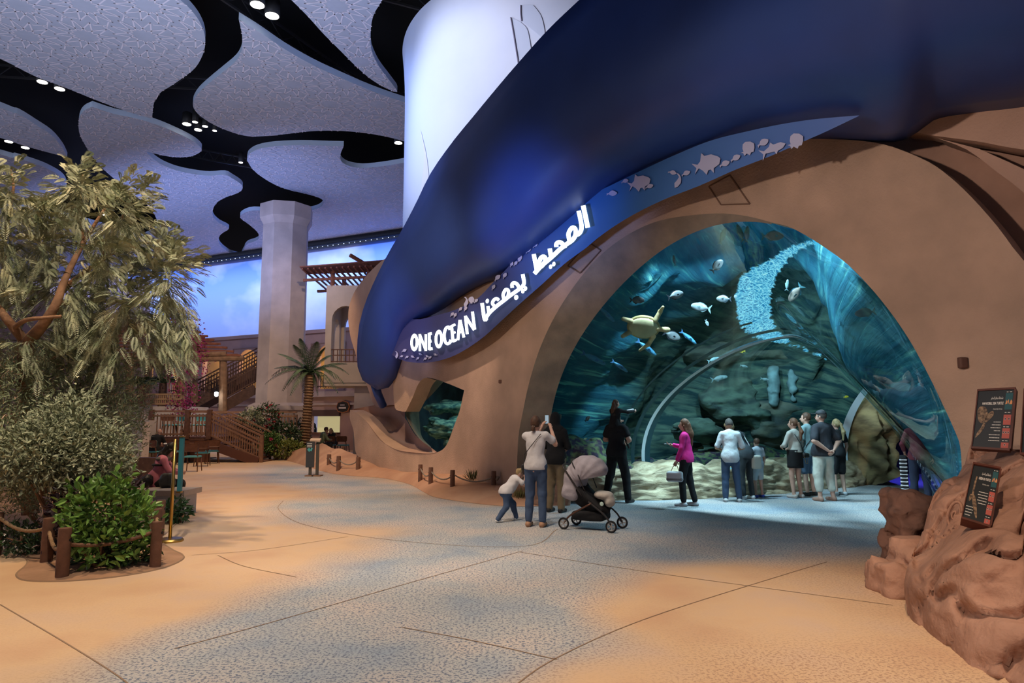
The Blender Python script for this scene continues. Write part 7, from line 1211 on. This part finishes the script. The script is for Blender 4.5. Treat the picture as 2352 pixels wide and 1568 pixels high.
for nm, P in (('front_flipper', [(.22, .18, 0), (.14, .42, .10), (-.02, .62, .20)]), ('front_flipper', [(.22, -.18, 0), (.30, -.36, .06), (.34, -.50, -.04)]), ('rear_flipper', [(-.26, .12, 0), (-.40, .22, -.03)]), ('rear_flipper', [(-.26, -.12, 0), (-.42, -.18, -.06)])):
    V, F = nets([rc(P[i], P[i+1], .055-.012*i, .045-.014*i, .03) for i in range(len(P)-1)], .015); c_ = V.mean(0); V[:, 2] = c_[2]+(V[:, 2]-c_[2])*.9; mesh(nm, V, F, TSK, t)
for s in (-1, 1): V, F = nets([el((.49, s*.052, .01), (.012, .008, .012), .001)], .006); mesh('eye', V, F, EYEM, t)
t.rotation_euler = (r_(-58), r_(6), r_(-8)); s_ = 130*tp_[1]/FP_/1.15; t.scale = (s_,)*3
# ------------------------------------------------------------------ turtle signs on the outcrop
def text2d(s, size=1.0, bold=0.0):
    c = bpy.data.curves.new('t', 'FONT'); c.body = s; c.size = size; c.offset = bold; c.resolution_u = 3; o = bpy.data.objects.new('t', c); COL.objects.link(o); bpy.context.view_layer.update(); me = bpy.data.meshes.new_from_object(o); V = np.array([v.co[:2] for v in me.vertices]).reshape(-1, 2); F = [tuple(p.vertices) for p in me.polygons]; bpy.data.objects.remove(o); bpy.data.curves.remove(c); bpy.data.meshes.remove(me); return V, F
FRM = mat('sign_frame', (.10, .028, .018), .5, n=.3, ns=9); PNL = mat('sign_panel', (.012, .017, .022), .5); PAPER = mat('sign_print', (.62, .60, .55), .6); CORAL_ = mat('sign_coral', (.42, .095, .075), .6); SEAP = mat('sign_sea', (.02, .085, .10), .6); LAND = mat('sign_land', (.60, .27, .11), .6); TURT = mat('print_turtle', (.30, .20, .12), .6, ns=40, col2=(.06, .04, .03)); RING = mat('print_ring', (.55, .45, .40), .6); DISC = mat('print_disc', (.06, .03, .04), .6)
def board(lb, C, ys, ar, en, sci, body_, flip, full=True):
    q = [AT(c[0], c[1], y) for c, y in zip(C, ys)]; q[2] = q[1]+(q[3]-q[0])*1.04; bil = lambda u, v, l=0.0: (q[0]*(1-u)*(1-v)+q[1]*u*(1-v)+q[2]*u*v+q[3]*(1-u)*v)+N_*l
    N_ = np.cross(q[1]-q[0], q[3]-q[0]); N_ /= np.linalg.norm(N_); N_ = N_ if N_[1] < 0 else -N_
    t = thing('species_sign', lb, 'sign', (q[3]+q[2])/2, 'framed turtle signs'); B_ = MB()
    def plate(u0, v0, u1, v1, l0, l1, m_, nm): A = [bil(u, v, l) for l in (l1, l0) for u, v in ((u0, v0), (u1, v0), (u1, v1), (u0, v1))]; return mesh(nm, A, [(0, 1, 2, 3), (7, 6, 5, 4), (0, 4, 5, 1), (1, 5, 6, 2), (2, 6, 7, 3), (3, 7, 4, 0)], m_, t, False)
    plate(.0, .0, 1, 1, -.05, .006, PNL, 'panel')
    for u0, v0, u1, v1 in ((-.035, -.035, 1.035, .0), (-.035, 1, 1.035, 1.035), (-.035, 0, 0, 1), (1, 0, 1.07, 1)): plate(u0, v0, u1, v1, -.06, .022, FRM, 'frame_bar')
    def txt(s, u0, u1, v, h, m_=PAPER, bold=.0, right=False, nm='lettering'):
        V, F = text2d(s, 1.0, bold); 
        if not len(V): return
        w = V[:, 0].max()-V[:, 0].min(); V[:, 0] = (V[:, 0]-V[:, 0].min())/w; hh = max(.7, V[:, 1].max()); mesh(nm, [bil(u0+(u1-u0)*a, v-b*h/hh, .009) for a, b in V], F, m_, t, False)
    txt(ar, .38, .72, .155, .045, bold=.02); txt(en, .15 if full else .30, .74, .25, .045, bold=.03); txt(sci, .47, .72, .34, .025)
    plate(.78, .055, .98, .34, .006, .008, SEAP, 'map_picture')
    for pts in (((.79, .25), (.82, .17), (.85, .24)), ((.84, .2), (.88, .16), (.89, .25), (.86, .22)), ((.9, .25), (.94, .17), (.98, .2), (.98, .25))): mesh('map_land', [bil(u, v, .010) for u, v in pts], [tuple(range(len(pts)))], LAND, t, False)
    for v0, v1, k_ in ((.43, .60, 2), (.66, .83, 3), (.90, .99, 1)):
        plate(.78, v0, .985, v1, .006, .0085, CORAL_, 'fact_box')
        for i in range(k_):
            cu_, cv_ = .78+.2*(i+.5)/k_, v0+(v1-v0)*.42
            for R_, m_, l in ((.026, RING, .0095), (.019, DISC, .0105)): mesh('icon_ring' if m_ is RING else 'icon_disc', [bil(cu_+R_*math.cos(a)*(1 if full else 1), cv_+R_*.8*math.sin(a), l) for a in np.linspace(0, 2*PI, 15)[:-1]], [tuple(range(14))], m_, t, False)
    for a, b in ((.03, 'س'), (.385, ''), (.63, ''), (.865, '')):
        q_ = MB()
        for u0, u1 in ((.80, .85), (.88, .95)): A = [bil(u0, a, .009), bil(u1, a, .009), bil(u1, a+.012, .009), bil(u0, a+.012, .009)]; q_.add(A, [(0, 1, 2, 3)])
        o = q_.build('caption', PAPER, t); o['kind'] = 'stuff'
    q_ = MB()
    for u0, u1, v in body_:
        u = u0
        while u < u1: w = RNG.uniform(.015, .05); A = [bil(min(u, u1), v, .009), bil(min(u+w, u1), v, .009), bil(min(u+w, u1), v+.013, .009), bil(u, v+.013, .009)]; q_.add(A, [(0, 1, 2, 3)]); u += w+.008
    o = q_.build('body_text', PAPER, t); o['kind'] = 'stuff'
    for pts in flip: P = catmull(pts+[pts[0]], 3)[:-1]; mesh('turtle_picture', [bil(u, v, .0095) for u, v in P], [tuple(range(len(P)))], TURT, t, False)
    return t
board('upper framed black sign reading HAWKSBILL SEA TURTLE', [(2248, 899), (2330, 895), (2314, 1034), (2234, 1026)], [7.15, 6.95, 6.8, 7.05], 'ﺮﻘﺼﻟﺍ ﺭﺎﻘﻨﻣ ﺓﺎﻔﺤﻠﺳ', 'HAWKSBILL SEA TURTLE', 'Eretmochelys imbricata', [(.52, .72, .55), (.48, .72, .60), (.45, .72, .65), (.55, .72, .70), (.42, .72, .77), (.44, .72, .82), (.42, .73, .87)],
      [[(.03, .36), (.08, .29), (.18, .28), (.28, .32), (.33, .42), (.28, .54), (.18, .58), (.08, .52)], [(.27, .50), (.32, .43), (.40, .38), (.48, .37), (.50, .43), (.42, .50), (.30, .57)], [(.24, .56), (.30, .60), (.22, .72), (.12, .80), (.05, .84), (.08, .76), (.18, .66)]])
board('lower tilted framed black sign reading GREEN SEA TURTLE', [(2236, 1069), (2296, 1080), (2268, 1212), (2210, 1190)], [6.05, 5.95, 5.6, 5.7], 'ﺀﺍﺮﻀﺨﻟﺍ ﺮﺤﺒﻟﺍ ﺓﺎﻔﺤﻠﺳ', 'GREEN SEA TURTLE', 'Chelonia mydas', [(.40, .74, .47), (.38, .74, .52), (.42, .74, .57), (.40, .74, .62), (.45, .74, .67), (.05, .30, .77), (.05, .32, .82), (.05, .30, .87), (.05, .25, .92)],
      [[(.20, .20), (.24, .22), (.23, .35), (.22, .48), (.24, .58), (.17, .56), (.16, .44), (.17, .3)], [(.22, .54), (.32, .60), (.42, .74), (.50, .90), (.48, .95), (.38, .86), (.26, .72), (.20, .62)], [(.08, .58), (.16, .55), (.18, .64), (.10, .68)]], full=False)
board('partly visible framed black sign at the right picture edge', [(2356, 898), (2440, 890), (2425, 1052), (2348, 1040)], [6.6, 6.35, 6.2, 6.5], 'ﺓﺎﻔﺤﻠﺳ', 'TURTLE', 'Caretta', [(.5, .7, .6)], [[(.03, .36), (.08, .29), (.18, .28), (.28, .32), (.33, .42), (.28, .54), (.18, .58), (.08, .52)]])
t = thing('rock_medallion', 'round spiral fossil relief carved low on the red outcrop', 'relief', AT(2193, 1180, 6.55)); q = MB(); c = AT(2193, 1180, 6.38); ux, uz = np.array([.45, -.6, .2])/.78, np.array([.15, -.1, .98]); q.tube([c+ux*.06*math.cos(a)+uz*.11*math.sin(a) for a in np.linspace(0, 2*PI, 25)], .014, 6); q.tube([c+(ux*.7*math.cos(a)+uz*math.sin(a))*(.01+.008*a) for a in np.linspace(0, 7, 30)], .009, 5); q.build('ring', ROCK, t, True)
# small fittings on the facade
for x, y, lb in ((2211, 833, 'small rectangular socket high on the wall right of the arch'), (1149, 876, 'small round hole in the plaster of the slanting pier')):
    p = fac(x, y, -.02)[0]; V, F = nets([bxp(p, (.05, .04, .07) if x > 2000 else (.04, .03, .04), .015)], .012); o = mesh('wall_fitting', V, F, mat('fitting_brown', (.14, .07, .05), .7)); tag(o, lb, 'fitting')
for C_, lb in (([(1628, 428), (1676, 402), (1722, 468), (1656, 470)], 'square access hatch outlined in the plaster above the arch'), ([(1304, 610), (1352, 556), (1380, 575), (1332, 627)], 'narrow access hatch outlined in the plaster beside the sign')):
    P = [fac(x, y, -.012)[0] for x, y in C_]; q = MB()
    for i in range(4): q.beam(P[i], P[(i+1) % 4], .012, .02)
    tag(q.build('access_hatch', mat('hatch_line', (.16, .09, .06), .9)), lb, 'hatch')
